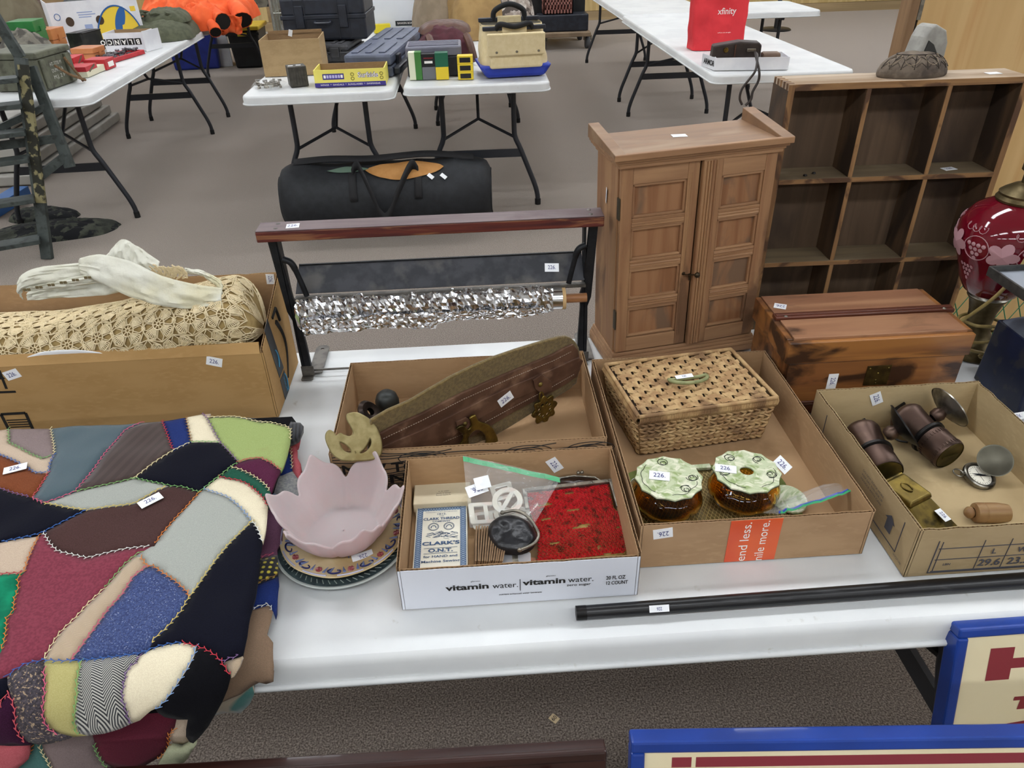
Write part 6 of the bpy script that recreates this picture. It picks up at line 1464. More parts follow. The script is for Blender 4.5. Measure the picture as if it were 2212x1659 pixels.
# ---- cider signs and dark board that lean on the front edge
SBL = mat('blue_painted_frame', '133684', '183f97', scale=8, rough=.35, coat=.2); SCR = mat('cream_sign_face', 'e8dcb9', 'e2d5b0', scale=6, rough=.35, coat=.2); MAR = mat('maroon_print', '86303a', rough=.4)
def sign(label, tl, dirx, w, h, leana, th=.034, rail=.016):
    x = Vector(dirx).normalized(); dn_ = Vector((0, -math.sin(leana), -math.cos(leana))); n = x.cross(-dn_).normalized()
    if n.y > 0: n = -n
    up_ = n.cross(x).normalized(); 
    M = frame(tl, x, n)         # local: x right, y up the face, z out of the face; origin top left
    t = thing('framed_sign', label, 'sign', M @ Vector((w/2, -h, -th)))
    P = lambda bb: bb.xf(M)
    P(B().box(rail*.8, -h+rail*.8, -.012, w-rail*.8, -rail*.8, -.005)).out('face', SCR, t)
    for nm, c in (('frame_rail', (0, -rail, -th, w, 0, 0)), ('frame_rail', (0, -h, -th, w, -h+rail, 0)), ('frame_rail', (0, -h+rail, -th, rail, -rail, 0)), ('frame_rail', (w-rail, -h+rail, -th, w, -rail, 0))): P(B().box(*c)).out(nm, SBL, t, bevel=.003, bseg=2)
    return t, M
S1, M1 = sign("blue framed cider sign nearest the camera at the lower right", at_z(1364, 1605, .715), at_z(2212, 1593, .715)-at_z(1364, 1605, .715), .95, .735, R(15), th=.022)
def st(t, M, s, x, y, h, bold=.05, w=None, shear=.0, m=MAR): put_text(B(), s, M @ Matrix.Translation((x, y, -.0046)), h, bold=bold, w=w, shear=shear).out('lettering', m, t)
def bar(t, M, x0, y0, x1, y1, m=MAR): B().box(x0, y0, -.005, x1, y1, -.0046).xf(M).out('printed_bar', m, t)
bar(S1, M1, .047, -.040, .069, -.026); bar(S1, M1, .074, -.040, .90, -.026); bar(S1, M1, .047, -.30, .069, -.044)
st(S1, M1, "HUNT'S CIDER", .50, -.100, .074, .05, w=.74, shear=.12)
S2, M2 = sign("blue framed cider sign standing behind the other at the right edge", at_z(2075, 1361, .735), at_z(2212, 1351, .735)-at_z(2075, 1361, .735), .8, .755, R(15), th=.026, rail=.014)
st(S2, M2, "HUNT'S", .245, -.062, .040, .09, w=.40); st(S2, M2, "THE", .128, -.124, .017, .08, w=.075, shear=.15); st(S2, M2, "CIDER", .30, -.192, .066, .05, w=.52, shear=.1)
bar(S2, M2, .040, -.60, .78, -.246, mat('navy_print', '1a2030', rough=.4))
B().tube([M2 @ Vector(p) for p in smoothpath([(.055, -.36, -.0042), (.056, -.285, -.0042), (.075, -.268, -.0042), (.20, -.262, -.0042), (.78, -.252, -.0042)], 5)], .007, n=5).out('printed_stripe', mat('yellow_print', 'd9c23a', rough=.4), S2)
DKW = woodm('dark_mahogany', '25110d', '351a14', ax=0, sc=8, rough=.35, coat=.2)
br_ = at_z(1311, 1624, .712); xx_ = (br_-at_z(560, 1668, .712)).normalized(); tl = br_-xx_*.612; n_ = xx_.cross(Vector((0, math.sin(R(15)), math.cos(R(15))))); n_ = n_ if n_.y < 0 else -n_; Mb = frame(tl, xx_, n_)
DB_ = thing('dark_board', 'dark mahogany wooden panel leaning below the table edge at bottom', 'panel', Mb @ Vector((.3, -.735, -.02)))
B().box(0, -.735, -.020, .612, 0, -.004).xf(Mb).out('board', DKW, DB_, bevel=.002); B().box(0, -.012, -.006, .612, .002, .002).xf(Mb).out('top_bead', DKW, DB_, bevel=.003)
B().lathe([(0, .010), (.008, .009), (.010, .004), (.006, 0)], 14, Mb @ Matrix.Translation((.545, -.034, -.004))).out('knob', mat('black_rubber', '141414'), DB_, smooth=50)
# ---- paper number on the carpet
c = at_z(1197, 1552, .0015); o = B().add([frame(c, (.7, -.7, 0), (0, 0, 1)) @ Vector(p) for p in [(-.010, -.008, 0), (.010, -.008, 0), (.010, .008, 0), (-.010, .008, 0)]], [(0, 1, 2, 3)]).out('paper_number', mat('tan_paper', 'c9b48f', rough=.8), None, solid=.0006, label='small tan paper square numbered 60 lying on the carpet', cat='tag'); MW[o] = o.matrix_world.copy()
put_text(B(), '60', frame(c+Vector((0, 0, .0007)), (.75, .65, 0), (0, 0, 1)), .009).out('handwriting', BLACK_INK, o)
# ---- lace bedspread and linen in the tall carton
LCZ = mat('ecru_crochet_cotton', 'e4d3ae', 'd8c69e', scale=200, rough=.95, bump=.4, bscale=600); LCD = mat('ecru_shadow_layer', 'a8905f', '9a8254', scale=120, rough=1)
sec = [(1.262, .80), (1.272, .87), (1.262, .915), (1.235, .935), (1.19, .942), (1.155, .943), (1.128, .934), (1.113, .912), (1.110, .888), (1.118, .866), (1.135, .85)]
LD = Drape(sec, .0, 2)
def lace(x, q, lift=0):
    P = LD.at(x, q, lift+.006*nz(x*11, q*11))
    k = .012*math.sin((x+.62)*9)+.018*math.sin((x+.60)*5.2)-.010
    if x < -.70: k += .02*(-.70-x)
    P.z += k; e = min(1, max(0, (x+.445)/.055)); f = math.sqrt(max(.02, 1-e**2.4)); c = Vector((0, 1.188, .868))
    P.y = c.y+(P.y-c.y)*f; P.z = c.z+(P.z-c.z)*f
    return P
lx0, lx1, lq1 = -.955, -.390, LD.s[-1]
LACE = thing('crochet_bedspread', 'folded ecru crocheted bedspread bulging out of the brown carton', 'bedspread', (-.65, 1.19, TT+.06))
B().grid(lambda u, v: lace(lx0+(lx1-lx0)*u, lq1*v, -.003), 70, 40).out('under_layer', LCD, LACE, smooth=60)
b = B(); MOT = .054
def cv(cx, cq, pts, r=.00095, closed=False):
    P = [lace(min(lx1, max(lx0, cx+p[0])), min(lq1, max(0, cq+p[1])), .0008+(p[2] if len(p) > 2 else 0)) for p in pts]
    b.tube(P, r, n=4, closed=closed, caps=False)
ni = int((lx1-lx0)/MOT); nj = int(lq1/MOT)+1
for i in range(ni+1):
    for j in range(nj+1):
        cx = lx0+MOT*(i+.5*(j % 2)+.2); cq = MOT*.95*(j+.4)
        if cx > lx1-.004 or cq > lq1-.004: continue
        ro = R(rw.uniform(-14, 14)); C_ = lambda r, t: (1.17*r*math.cos(t+ro), 1.17*r*math.sin(t+ro))
        cv(cx, cq, [C_(.0028, 2*PI*k/8) for k in range(8)], .0011, True); cv(cx, cq, [C_(.0085, 2*PI*k/14) for k in range(14)], .0013, True)
        for k in range(8): cv(cx, cq, [C_(.003, 2*PI*k/8), C_(.0085, 2*PI*k/8)], .001)
        for f in range(4):
            t0 = 2*PI*f/4+PI/4
            for k in range(7):
                t = t0+(k-3)*.13; cv(cx, cq, [C_(.009, t0+(k-3)*.09), C_(.016, t), C_(.0215, t)], .00115)
            cv(cx, cq, [C_(.0215, t0+(k-3)*.13) for k in range(7)], .0012); cv(cx, cq, [C_(.0155, t0+(k-3)*.13) for k in range(7)], .001)
        for f in range(4):
            t0 = 2*PI*f/4
            cv(cx, cq, [C_(.009, t0-.2), C_(.019, t0-.28), C_(.025, t0)], .001); cv(cx, cq, [C_(.009, t0+.2), C_(.019, t0+.28), C_(.025, t0)], .001)
            cv(cx, cq, [C_(.0215, t0+.40), C_(.0245, t0+PI/4), C_(.0215, t0+PI/2-.40)], .001)
        cv(cx, cq, [(r_[0], r_[1]) for r_ in [C_(.0245+.0012*math.cos(8*2*PI*k/24), 2*PI*k/24) for k in range(24)]], .0011, True)
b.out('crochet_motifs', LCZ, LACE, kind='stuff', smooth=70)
LACE2 = thing('lace_runner', 'crumpled darker lace runner tucked under the crocheted bedspread', 'lace', (-.52, 1.12, TT+.09))
def l2(u, v): x = -.68+.27*u; a = PI*(v*1.1-.05); return Vector((x, 1.121-.016*math.sin(a)+.004*nz(x*30, v*3), .868+.014*math.cos(a)*(1+.5*nz(x*18))+.010*nz(x*16, 2)))
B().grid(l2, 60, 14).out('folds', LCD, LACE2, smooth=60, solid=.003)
b = B()
for k in range(46):
    u = k/46; b.tube([l2(u+.012*math.sin(i*1.1), i/10)+Vector((0, -.001, .001)) for i in range(11)], .0011, n=4)
for k in range(6): b.tube([l2(i/50, (k+.5)/6+.03*math.sin(i*.8+k))+Vector((0, -.001, .001)) for i in range(51)], .001, n=4)
b.out('lace_threads', LCZ, LACE2, kind='stuff')
o = B().grid(lambda u, v: (-.80+.22*u, 1.112-.006*v, .862+.030*(math.sin(PI*min(1, u*1.15))**.6)*v+.002*nz(u*9, v)), 20, 6).out('white_paper', mat('white_film', 'eceef0', rough=.35), None, smooth=60, solid=.0012); info(o, 'white paper sheet curling up inside the front of the carton', 'paper')
LIN = mat('white_linen', 'd3d2c4', 'cbc9b8', scale=20, rough=.85, bump=.5, bscale=45, bdist=.006, c3='c9c2a0', s3=9, lo3=.6, hi3=.85)
LN = thing('white_linen', 'crumpled white linen pillow trim looped on top of the crocheted bedspread', 'linen', (-.62, 1.2, TT+.2))
def band(path, widths, n=6, name='loop', seed=0, up=(0, -.45, .9)):
    P = smoothpath([at_y(*p) for p in path], n); m_ = len(P); U = Vector(up).normalized()
    def f(u, v):
        i = min(int(u*(m_-1)), m_-2); k = u*(m_-1)-i; p = P[i].lerp(P[i+1], k); t = (P[i+1]-P[i]).normalized()
        q = u*(len(widths)-1); a = int(min(q, len(widths)-2)); w = widths[a]+(widths[a+1]-widths[a])*(q-a)
        s = t.cross(U).normalized(); s = U.cross(t).cross(t).normalized() if s.length < .5 else s
        d = (v-.5)*w*1.25
        return p+Vector((0, 0, 1))*d*.75+Vector((0, .65, 0))*d+Vector((0, -1, .4))*(.004*nz(u*16+seed, v*3)+.003*nz(u*6, v*9+seed)+.004*math.sin(v*PI))
    B().grid(f, 60, 12).out(name, LIN, LN, smooth=50, solid=.0012)
band([(60, 640, 1.16), (130, 628, 1.17), (230, 615, 1.19), (330, 600, 1.21)], [.012, .02, .03, .02], name='lower_fold', seed=1)
band([(50, 632, 1.15), (42, 615, 1.15), (80, 596, 1.16), (180, 586, 1.19), (240, 575, 1.21)], [.020, .018, .022, .024, .02], name='back_fold', seed=2)
band([(55, 622, 1.15), (120, 614, 1.16), (200, 602, 1.17), (270, 590, 1.19)], [.010, .012, .014, .012], name='hem_fold', seed=8)
band([(172, 573, 1.19), (215, 580, 1.17), (280, 602, 1.155), (350, 628, 1.145), (420, 640, 1.14), (480, 642, 1.145)], [.020, .040, .050, .042, .034, .026], name='front_band', seed=3)
band([(225, 572, 1.22), (262, 542, 1.235), (300, 560, 1.23), (345, 580, 1.225)], [.02, .034, .036, .02], name='peak_fold', seed=4)
band([(480, 642, 1.15), (478, 618, 1.17), (440, 592, 1.20), (400, 584, 1.21)], [.026, .012, .008, .006], name='tie_ribbon', seed=5)
b = B()
for i in range(22):
    p = at_y(333+3.2*i, 586+12*nz(i*.7), 1.205); b.tube([p+Vector((.004*math.cos(t*2), -.004, .010*math.sin(t)+.006*nz(i, t))) for t in [k*.6 for k in range(9)]], .0016, n=5)
b.out('gathered_lace', LCZ, LN, kind='stuff')
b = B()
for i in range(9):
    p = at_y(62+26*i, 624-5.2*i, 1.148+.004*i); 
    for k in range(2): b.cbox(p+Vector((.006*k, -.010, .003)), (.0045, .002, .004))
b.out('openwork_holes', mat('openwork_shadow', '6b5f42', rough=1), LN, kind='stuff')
# ------------------------------------------------------------------ background: things on and under the far tables
def edge(p, q, z=TT):
    """frame with x along the bottom front edge seen from p to q, y to the back; and the edge's length"""
    a, c = at_z(*p, z), at_z(*q, z); d = c-a
    return Matrix.Translation(a+Vector((0, 0, .0012))) @ Matrix.Rotation(math.atan2(d.y, d.x), 4, 'Z'), d.length
def bx(M, x0, y0, z0, x1, y1, z1): return B().box(x0, y0, z0, x1, y1, z1).xf(M)
def crate(name, label, M, w, d, h, m, cat='box', bevel=.003, group=None, lid=None, hl=.25, lm=None):
    t = thing(name, label, cat, M.translation, rot=M.to_3x3().to_4x4(), group=group)
    bx(M, 0, 0, 0, w, d, h*(1-hl) if lid else h).out('base', m, t, bevel=bevel)
    if lid: bx(M, -.004, -.004, h*(1-hl)+.001, w+.004, d+.004, h).out('lid', lm or m, t, bevel=bevel)
    return t
def opencarton(name, label, M, w, d, h, m, mi, th=.005, slope=0):
    t = thing(name, label, 'box', M.translation, rot=M.to_3x3().to_4x4())
    bx(M, 0, 0, 0, w, th, h).out('front_panel', m, t); bx(M, 0, d-th, 0, w, d, h).out('back_panel', mi, t); bx(M, 0, th, 0, th, d-th, h).out('side_panel', m, t); bx(M, w-th, th, 0, w, d-th, h).out('side_panel', m, t); bx(M, th, th, 0, w-th, d-th, th).out('bottom_panel', mi, t)
    return t
def ftext(t, M, s, x, z, h, m, w=None, bold=0, y=-.0012, flip=False, name='lettering'):
    k = -1 if flip else 1
    put_text(B(), s, M @ frame((x, y, z), (k, 0, 0), (0, -1, 0)), h, bold=bold, w=w).out(name, m, t)
def heap(name, label, cat, c, w, d, h, m, seed=0, rz=0, folds=1.0, sq=2.6, parent=None, sub=None, nx=34, group=None):
    """crumpled cloth lying in a heap"""
    M = Matrix.Translation(c) @ Matrix.Rotation(rz, 4, 'Z')
    def f(u, v):
        x, y = 2*u-1, 2*v-1; r = (abs(x)**sq+abs(y)**sq)**(1/sq)
        if r > 1e-6:
            lim = 1+.16*nz(math.atan2(y, x)*1.3+seed, seed)
            mx = max(abs(x), abs(y)); k = mx/r*lim; x, y = x*k, y*k
        r = min(1, max(abs(2*u-1), abs(2*v-1)))
        z = h*(1-r**2.6)**.55
        g = nz(x*2.2+seed, y*2.2)+.7*(1-2*abs(nz(x*3.1, y*4.3+seed, 2)))+.35*nz(x*8, y*8, seed)
        return M @ Vector((x*w/2+.02*w*nz(y*3, seed), y*d/2, max(0, z*(1+.22*folds*g))))
    o = B().grid(f, nx, nx).out(name, m, parent, smooth=55, label=label, cat=cat, group=group)
    return o
WHT = mat('white_carton', 'e4e4e6', 'd8d8dc', scale=8, rough=.6); KRB = card('far', 'a58a63', 'b0956d'); KRD = card('far_inner', '8d7252', '987c5a')
RED = mat('red_card', 'c03038', 'ac2a32', scale=20, rough=.5); ORG = mat('orange_translucent_plastic', 'e2935c', 'd98a55', scale=10, rough=.3, trans=.25); GRNP = mat('green_plastic', '2f7a3c', '2a6c36', scale=10, rough=.35); ODG = mat('olive_drab_paint', '5a5b4c', '656655', scale=14, rough=.6, c3='4a4a3d', s3=22)
# ---- left table
M, w = edge((101, 198), (169, 174)); AC = thing('ammunition_can', 'olive drab metal ammunition can with white stencil and rope handle near the ladder', 'can', M.translation, rot=M.to_3x3().to_4x4())
bx(M, 0, 0, 0, w, .28, .155).out('body', ODG, AC, bevel=.006); bx(M, -.008, -.008, .157, w+.008, .29, .19).out('lid', ODG, AC, bevel=.008)
bx(M, w*.78, -.016, .01, w*.94, -.0005, .150).out('end_rib', ODG, AC, bevel=.004); bx(M, .015, -.014, .01, .05, -.0005, .150).out('end_rib', ODG, AC, bevel=.004)
STEN = mat('white_stencil', 'c9c9bf', rough=.7)
for i, s in enumerate(('HT-2770 M', 'DUMMY A', 'M.J. 2 F')): ftext(AC, M, s, w*.5, .115-.032*i, .018, STEN, w=.10)
ROPE = mat('brown_rope', '6b5138', '7d6246', scale=90, rough=.9, bump=.5)
B().tube([M @ Vector(p) for p in smoothpath([(w*.70, -.02, .135), (w*.74, -.035, .09), (w*.80, -.05, .04), (w*.84, -.06, .004)], 4)], .008, n=6).out('rope_handle', ROPE, AC, smooth=50)
B().tube([M @ Vector(p) for p in smoothpath([(w*.36, -.02, .11), (w*.55, -.05, .055), (w*.84, -.075, .010)], 4)], .007, n=6).out('rope_handle', ROPE, AC, smooth=50)
def shells(label, p, q, d, h, base, top, z=TT, stripe=None):
    M, w = edge(p, q, z); t = crate('cartridge_box', label, M, w, d, h, base, bevel=.001)
    bx(M, -.0006, -.0006, h*.55, w+.0006, d+.0006, h+.0006).out('printed_band', top, t)
    if stripe: B().beam(M @ Vector((w*.25, -.0015, h*.5)), M @ Vector((w*.8, -.0015, h*.95)), .002, .010).out('printed_cartridge', stripe, t)
    return t
CRM = mat('cream_card_far', 'd9d3b8', rough=.6); BRZ = mat('bronze_print', '5c5240', rough=.6)
shells('front red and cream rifle cartridge box beside the ammunition can', (191, 168), (214, 158), .13, .055, CRM, RED, stripe=BRZ)
shells('second cream and red cartridge box stacked behind the ammunition can', (168, 160), (190, 150), .13, .085, CRM, RED, stripe=BRZ)
M, w = edge((232, 152), (252, 144)); t = crate('red_cartridge_box', 'bright red cartridge box lying nearest the table edge', M, w, .13, .058, RED, bevel=.001); bx(M, w*.25, -.0012, .012, w*.8, 0, .040).out('printed_label', WHI, t)
M, w = edge((213, 158), (231, 151)); crate('cream_cartridge_box', 'small cream cartridge box between the striped box and red box', M, w, .1, .035, CRM, bevel=.001)
M, w = edge((208, 136), (232, 128), TT+.0); t = crate('cartridge_case', 'small clear orange plastic cartridge case above the red box', M, w, .14, .085, ORG, lid=1, hl=.4, bevel=.004)
bx(M, w*.4, -.008, .04, w*.6, 0, .062).out('latch', ORG, t)
M, w = edge((125, 118), (152, 110)); t = crate('orange_cartridge_case', 'large peach orange plastic cartridge case beside the green one', M, w, .16, .155, ORG, lid=1, hl=.45, bevel=.004); bx(M, w*.4, -.010, .075, w*.62, 0, .115).out('latch', ORG, t)
M, w = edge((100, 128), (122, 119)); w = .13; crate('green_cartridge_case', 'lower dark green cartridge case mostly hidden behind the orange one', M, w, .14, .10, mat('deep_green_plastic', '1f5a2c', rough=.35), bevel=.004)
M = M @ Matrix.Translation((-.05, -.01, .1015)); t = crate('green_cartridge_case', 'upper bright green plastic cartridge case in front of the white foam', M, .17, .15, .13, GRNP, lid=1, hl=.5, bevel=.004); bx(M, .070, -.012, .065, .105, 0, .092).out('latch', GRNP, t)
p = at_z(62, 125, TT+.03); heap('grey_cloth', 'grey camouflage cloth lying over the rear of the ammunition can', 'cloth', (p.x, p.y, TT+.002), .34, .3, .16, mat('grey_camo', '6d695f', '807c70', scale=12, rough=.95, c3='4e4b45', s3=18, lo3=.5, hi3=.6), 3)
M, w = edge((152, 96), (186, 88)); crate('red_tin', 'flat red tin behind the orange cartridge case', M, w, .12, .06, RED, bevel=.006)
M, w = edge((152, 118), (178, 110)); crate('white_box', 'small white box with dark label under the red tin', M, w, .08, .05, WHT, bevel=.001)
M, w = edge((186, 118), (229, 106)); t = crate('scope_pack', 'black boxed optic standing in front of the white carton', M, w, .10, .13, mat('black_glossy_card', '1c1d1b', '33332c', scale=16, rough=.3), bevel=.001); bx(M, .0, -.02, .125, w*.9, .02, .130).out('hang_tab', BLKM, t)
M, w = edge((232, 113), (316, 110)); BL = opencarton('white_carton', 'low white open carton with black block lettering printed upside down', M, w, .20, .115, WHT, KRD); 
for i, ch in enumerate('BLANCO'):
    x = w*.86-.047*i
    bx(M, x-.021, -.0012, .040, x+.021, -.0004, .080).out('letter_block', BLACK_INK, BL); ftext(BL, M, ch, x, .060, .028, WHI, bold=.03, y=-.0018, flip=True)
M2, w2 = edge((318, 112), (352, 103)); bx(M2, 0, 0, 0, w2, .006, .125).out('end_flap', WHT, BL)
M, w = edge((243, 137), (314, 116)); RT_ = thing('red_tray', 'shallow red tray of dark metal bits near the edge of the left table', 'tray', M.translation, rot=M.to_3x3().to_4x4())
bx(M, 0, .0, 0, w, .15, .006).out('tray_floor', RED, RT_); 
for c in ((0, 0, 0, w, .012, .025), (0, .138, 0, w, .15, .025), (0, 0, 0, .012, .15, .025), (w-.012, 0, 0, w, .15, .025)): bx(M, *c).out('tray_rim', RED, RT_, bevel=.004)
b = B(); rg = random.Random(4)
for i in range(60): b.cbox((0, 0, 0), (.03, .012, .010), M=M @ Matrix.Translation((rg.uniform(.03, w-.03), rg.uniform(.025, .125), rg.uniform(.012, .04))) @ Matrix.Rotation(rg.uniform(0, 6), 4, 'Z') @ Matrix.Rotation(rg.uniform(-.5, .5), 4, 'X'))
o = b.out('metal_bits', mat('mixed_dark_metal', '2c2a2c', '77757a', scale=30, rough=.4, metal=.5), None, kind='stuff'); info(o, 'dark loose metal bits filling the shallow red tray', 'hardware')
M, w = edge((130, 107), (318, 88)); BN = opencarton('fruit_carton', 'white and yellow fruit carton with round hand holes behind the white carton', M, w, .34, .29, WHT, KRD)
YEL = mat('banana_yellow_print', 'ecc93e', rough=.5); BLP = mat('royal_blue_print', '2c5f9c', rough=.5); PBL = mat('pale_blue_print', '9aa8cc', rough=.6); HOLE = mat('hand_hole', '4a3a2c', rough=.9)
def arc(M, cx, cz, r, a0, a1, n=24): return [(cx+r*math.cos(a0+(a1-a0)*i/n), cz+r*math.sin(a0+(a1-a0)*i/n)) for i in range(n+1)]
MF = M @ frame((0, -.0006, 0), (1, 0, 0), (0, -1, 0))
plate(B(), MF, [[(w*.46, .002)]+[(min(w*.985, x), max(.002, z*1.75)) for x, z in arc(M, w*.72, -.02, w*.27, PI, 0)]+[(w*.985, .002)]], .0008).out('yellow_print', YEL, BN)
B().tube([MF @ Vector((x, z*1.75, .0006)) for x, z in arc(M, w*.72, -.02, w*.275, PI-.25, .25) if x < w*.99], .006, n=4).out('blue_arc', BLP, BN)
plate(B(), MF @ Matrix.Translation((w*.755, .15, .001)), [[(.034*math.cos(t)+.03*math.sin(t), .085*math.sin(t)) for t in [2*PI*i/24 for i in range(24)]]], .0008).out('blue_badge', BLP, BN)
plate(B(), MF @ Matrix.Translation((w*.775, .10, .0016)), [[(-.012, -.02), (.010, -.014), (.012, .022), (-.006, .016)]], .0008).out('badge_figure', YEL, BN)
for hx_, hz_ in ((w*.20, .165), (w*.53, .16)): plate(B(), MF @ Matrix.Translation((hx_, hz_, .0008)), [[(.026*math.cos(t), .030*math.sin(t)) for t in [2*PI*i/20 for i in range(20)]]], .0008).out('hand_hole', HOLE, BN)
for k, (x, z, ww) in enumerate(((.30, .215, .10), (.31, .200, .11), (.31, .185, .08), (.12, .06, .10), (.12, .045, .12), (.13, .03, .10), (.18, .015, .16))): bx(M, w*x, -.0014, z, w*x+ww, -.0006, z+.006).out('printed_line', PBL, BN)
bx(M, w*.345, -.0014, .09, w*.345+.05, -.0006, .14).out('printed_block', PBL, BN)
B().tube([MF @ Vector((w*.08+.018*math.cos(t), .20+.02*math.sin(t), .0005)) for t in [2*PI*i/20 for i in range(20)]], .0025, n=4, closed=True).out('printed_ring', BLP, BN)
bx(M, w*.90, -.0014, .20, w*.96, -.0006, .232).out('yellow_patch', YEL, BN)
p = M @ Vector((w*.42, .2, .10)); heap('dark_gear', 'dark grey gear heaped inside the fruit carton', 'gear', p, .42, .28, .17, mat('dark_grey_gear', '454648', '5a5b5c', scale=10, rough=.7), 8)
M, w = edge((205, 62), (240, 58), TT+.02); GBG = thing('plastic_bag', 'crinkled white printed plastic packet leaning on the fruit carton', 'bag', M.translation, rot=M.to_3x3().to_4x4())
PLB = mat('white_film_bag', 'e9ebed', 'b9bcc0', scale=18, rough=.2, coat=.4, c3='5a5c50', s3=16, lo3=.62, hi3=.68)
B().grid(lambda u, v: M @ Vector((w*(u-.5)*(1+.4*v)+w*.5, -.09+.03*nz(u*4, v*4)+.06*v, .02+.20*v+.01*nz(u*7, v*5, 2))), 16, 16).out('packet', PLB, GBG, smooth=30, solid=.008)
M, w = edge((88, 112), (128, 103)); M = M @ Matrix.Translation((-.06, .10, 0)); t = crate('foam_box', 'white foam box standing left of the fruit carton', M, .26, .12, .14, mat('white_foam', 'e8e9ea', 'd2d4d6', scale=12, rough=.7), bevel=.006)
M, w = edge((150, 96), (200, 92)); M = M @ Matrix.Translation((-.1, .28, .001)); w = .2; crate('cardboard_sheet', 'white carton sheet sticking up behind the fruit carton', M, w, .02, .36, WHT)
p = Vector((-2.3, 6.3, TT)); OP = thing('olive_pack', 'folded olive green field pack lying in front of orange clothing', 'backpack', (p.x, p.y, TT))
OLV = mat('olive_canvas', '4b4e3c', '575a46', scale=30, rough=.9, bump=.3, bscale=160)
heap('body', None, None, (-2.30, 6.32, TT+.001), .46, .72, .13, OLV, 5, R(3), .5, 3.5, OP); heap('pocket', None, None, (-2.27, 6.36, TT+.10), .34, .42, .08, OLV, 7, R(3), .8, 3, OP)
for k in range(3): B().tube([Vector((-2.42+.10*k+.05*math.sin(t*2), 6.12+.10*t+.04*k, TT+.15+.02*math.sin(t*3+k))) for t in [i*.3 for i in range(12)]], .012, n=5).out('strap', OLV, OP, smooth=50)
BLZO = mat('blaze_orange_cloth', 'e8602c', 'd9531f', scale=6, rough=.85, bump=.2, bscale=60, c3='ee7342', s3=10)
heap('orange_jacket', 'blaze orange hunting jacket spread over the end of the second left table', 'jacket', (-2.32, 7.35, TT+.001), .92, 1.15, .24, BLZO, 11, R(4), 1.3, 3, nx=60)
JK = thing('orange_vest', 'blaze orange garment with darkened sleeve openings drooping over the table corner', 'vest', (-2.05, 6.7, .45))
def sleeve(x0, pts, r, name):
    P = smoothpath(pts, 5); n = len(P)
    b = B().tube(P, [r*(.75+.35*i/n) for i in range(n)], n=12, caps=False); b.out(name, BLZO, JK, smooth=60, solid=.004)
    B().tube([P[-1], P[-2]], r*.98, n=12).out('sleeve_shade', BLACK_INK, JK)  # black disc paints the shade inside the sleeve opening
def tz(u, v, z): return at_z(u, v, z)
def ay(u, v, y): return at_y(u, v, y)
sleeve(0, [ay(440, 12, 6.95), ay(455, 24, 6.80), ay(468, 36, 6.68), ay(482, 47, 6.58)], .062, 'sleeve'); sleeve(0, [ay(440, 32, 6.70), ay(452, 48, 6.60), ay(462, 60, 6.52), ay(466, 70, 6.48)], .045, 'sleeve')
sleeve(0, [ay(500, 4, 7.1), ay(512, 20, 6.95), ay(520, 32, 6.85), ay(524, 44, 6.80)], .075, 'sleeve')
B().grid(lambda u, v: ay(472+50*u+4*nz(u*3, v*4), 34+38*v+3*math.sin(u*9), 6.66+.10*u)+Vector((0, -.05*nz(u*5, v*3, 7), 0)), 24, 16).out('hem', BLZO, JK, smooth=50, solid=.006)
heap('back', None, None, (-2.12, 6.72, TT+.002), .34, .42, .16, BLZO, 91, 0, 1.2, 3, JK)
CAMO = mat('camo_cloth', '4a463b', '6c675a', scale=9, rough=.95, c3='26241f', s3=14, lo3=.48, hi3=.54, bump=.3, bscale=60)
heap('camo_jacket', 'camouflage jacket on the second left table behind the orange clothing', 'jacket', (-2.2, 8.5, TT+.001), .6, .8, .20, CAMO, 14)
p = at_z(318, 46, TT+.1); heap('camo_cloth', 'camouflage cloth between the fruit carton and the olive pack', 'cloth', (-2.58, 6.35, TT+.001), .16, .4, .16, CAMO, 21)
# rack of camouflage clothing at the far left
RKM = mat('brown_wood_post', '5d5245', '6b5f50', scale=8, rough=.8)
RK = thing('clothes_rack', 'brown rack post rising among the camouflage clothes at upper left', 'rack', tuple(at_z(60, 190, 0)))
o_ = at_z(60, 190, 0); tp_ = at_y(27, 0, o_.y)
B().beam(o_, tp_+(tp_-o_)*.15, .05, .05, up=(0, 1, 0)).out('post', RKM, RK); B().beam((o_.x-.5, o_.y, .02), (o_.x+.25, o_.y, .02), .06, .03).out('foot', RKM, RK)
for i, (u, v, ww, hh, c) in enumerate(((60, 22, .9, .30, CAMO), (10, 20, .7, .40, CAMO), (85, 48, .5, .22, mat('brown_bag', '5b4a3f', '4e3f36', scale=8, rough=.9)), (22, 62, .5, .34, mat('khaki_bag', '6a624e', '746c57', scale=10, rough=.9)))):
    p = at_z(u, v+30, TT); heap(('camo_bundle', 'camo_bundle', 'brown_bag', 'khaki_bag')[i], ('camouflage clothing bundle highest at the upper left', 'camouflage clothing bundle at the left edge behind the ladder', 'dark brown bag behind the white foam box', 'khaki bag behind the top of the ladder')[i], 'clothing' if i < 2 else 'bag', (p.x-.1, p.y+.35, .0012+TT), ww*.9, .6, hh, c, 30+i)
# table that carries them
folding_table('white folding table at far left behind the ladder under camouflage bundles', tm(-4.28, 5.1, R(91)), 2.5)
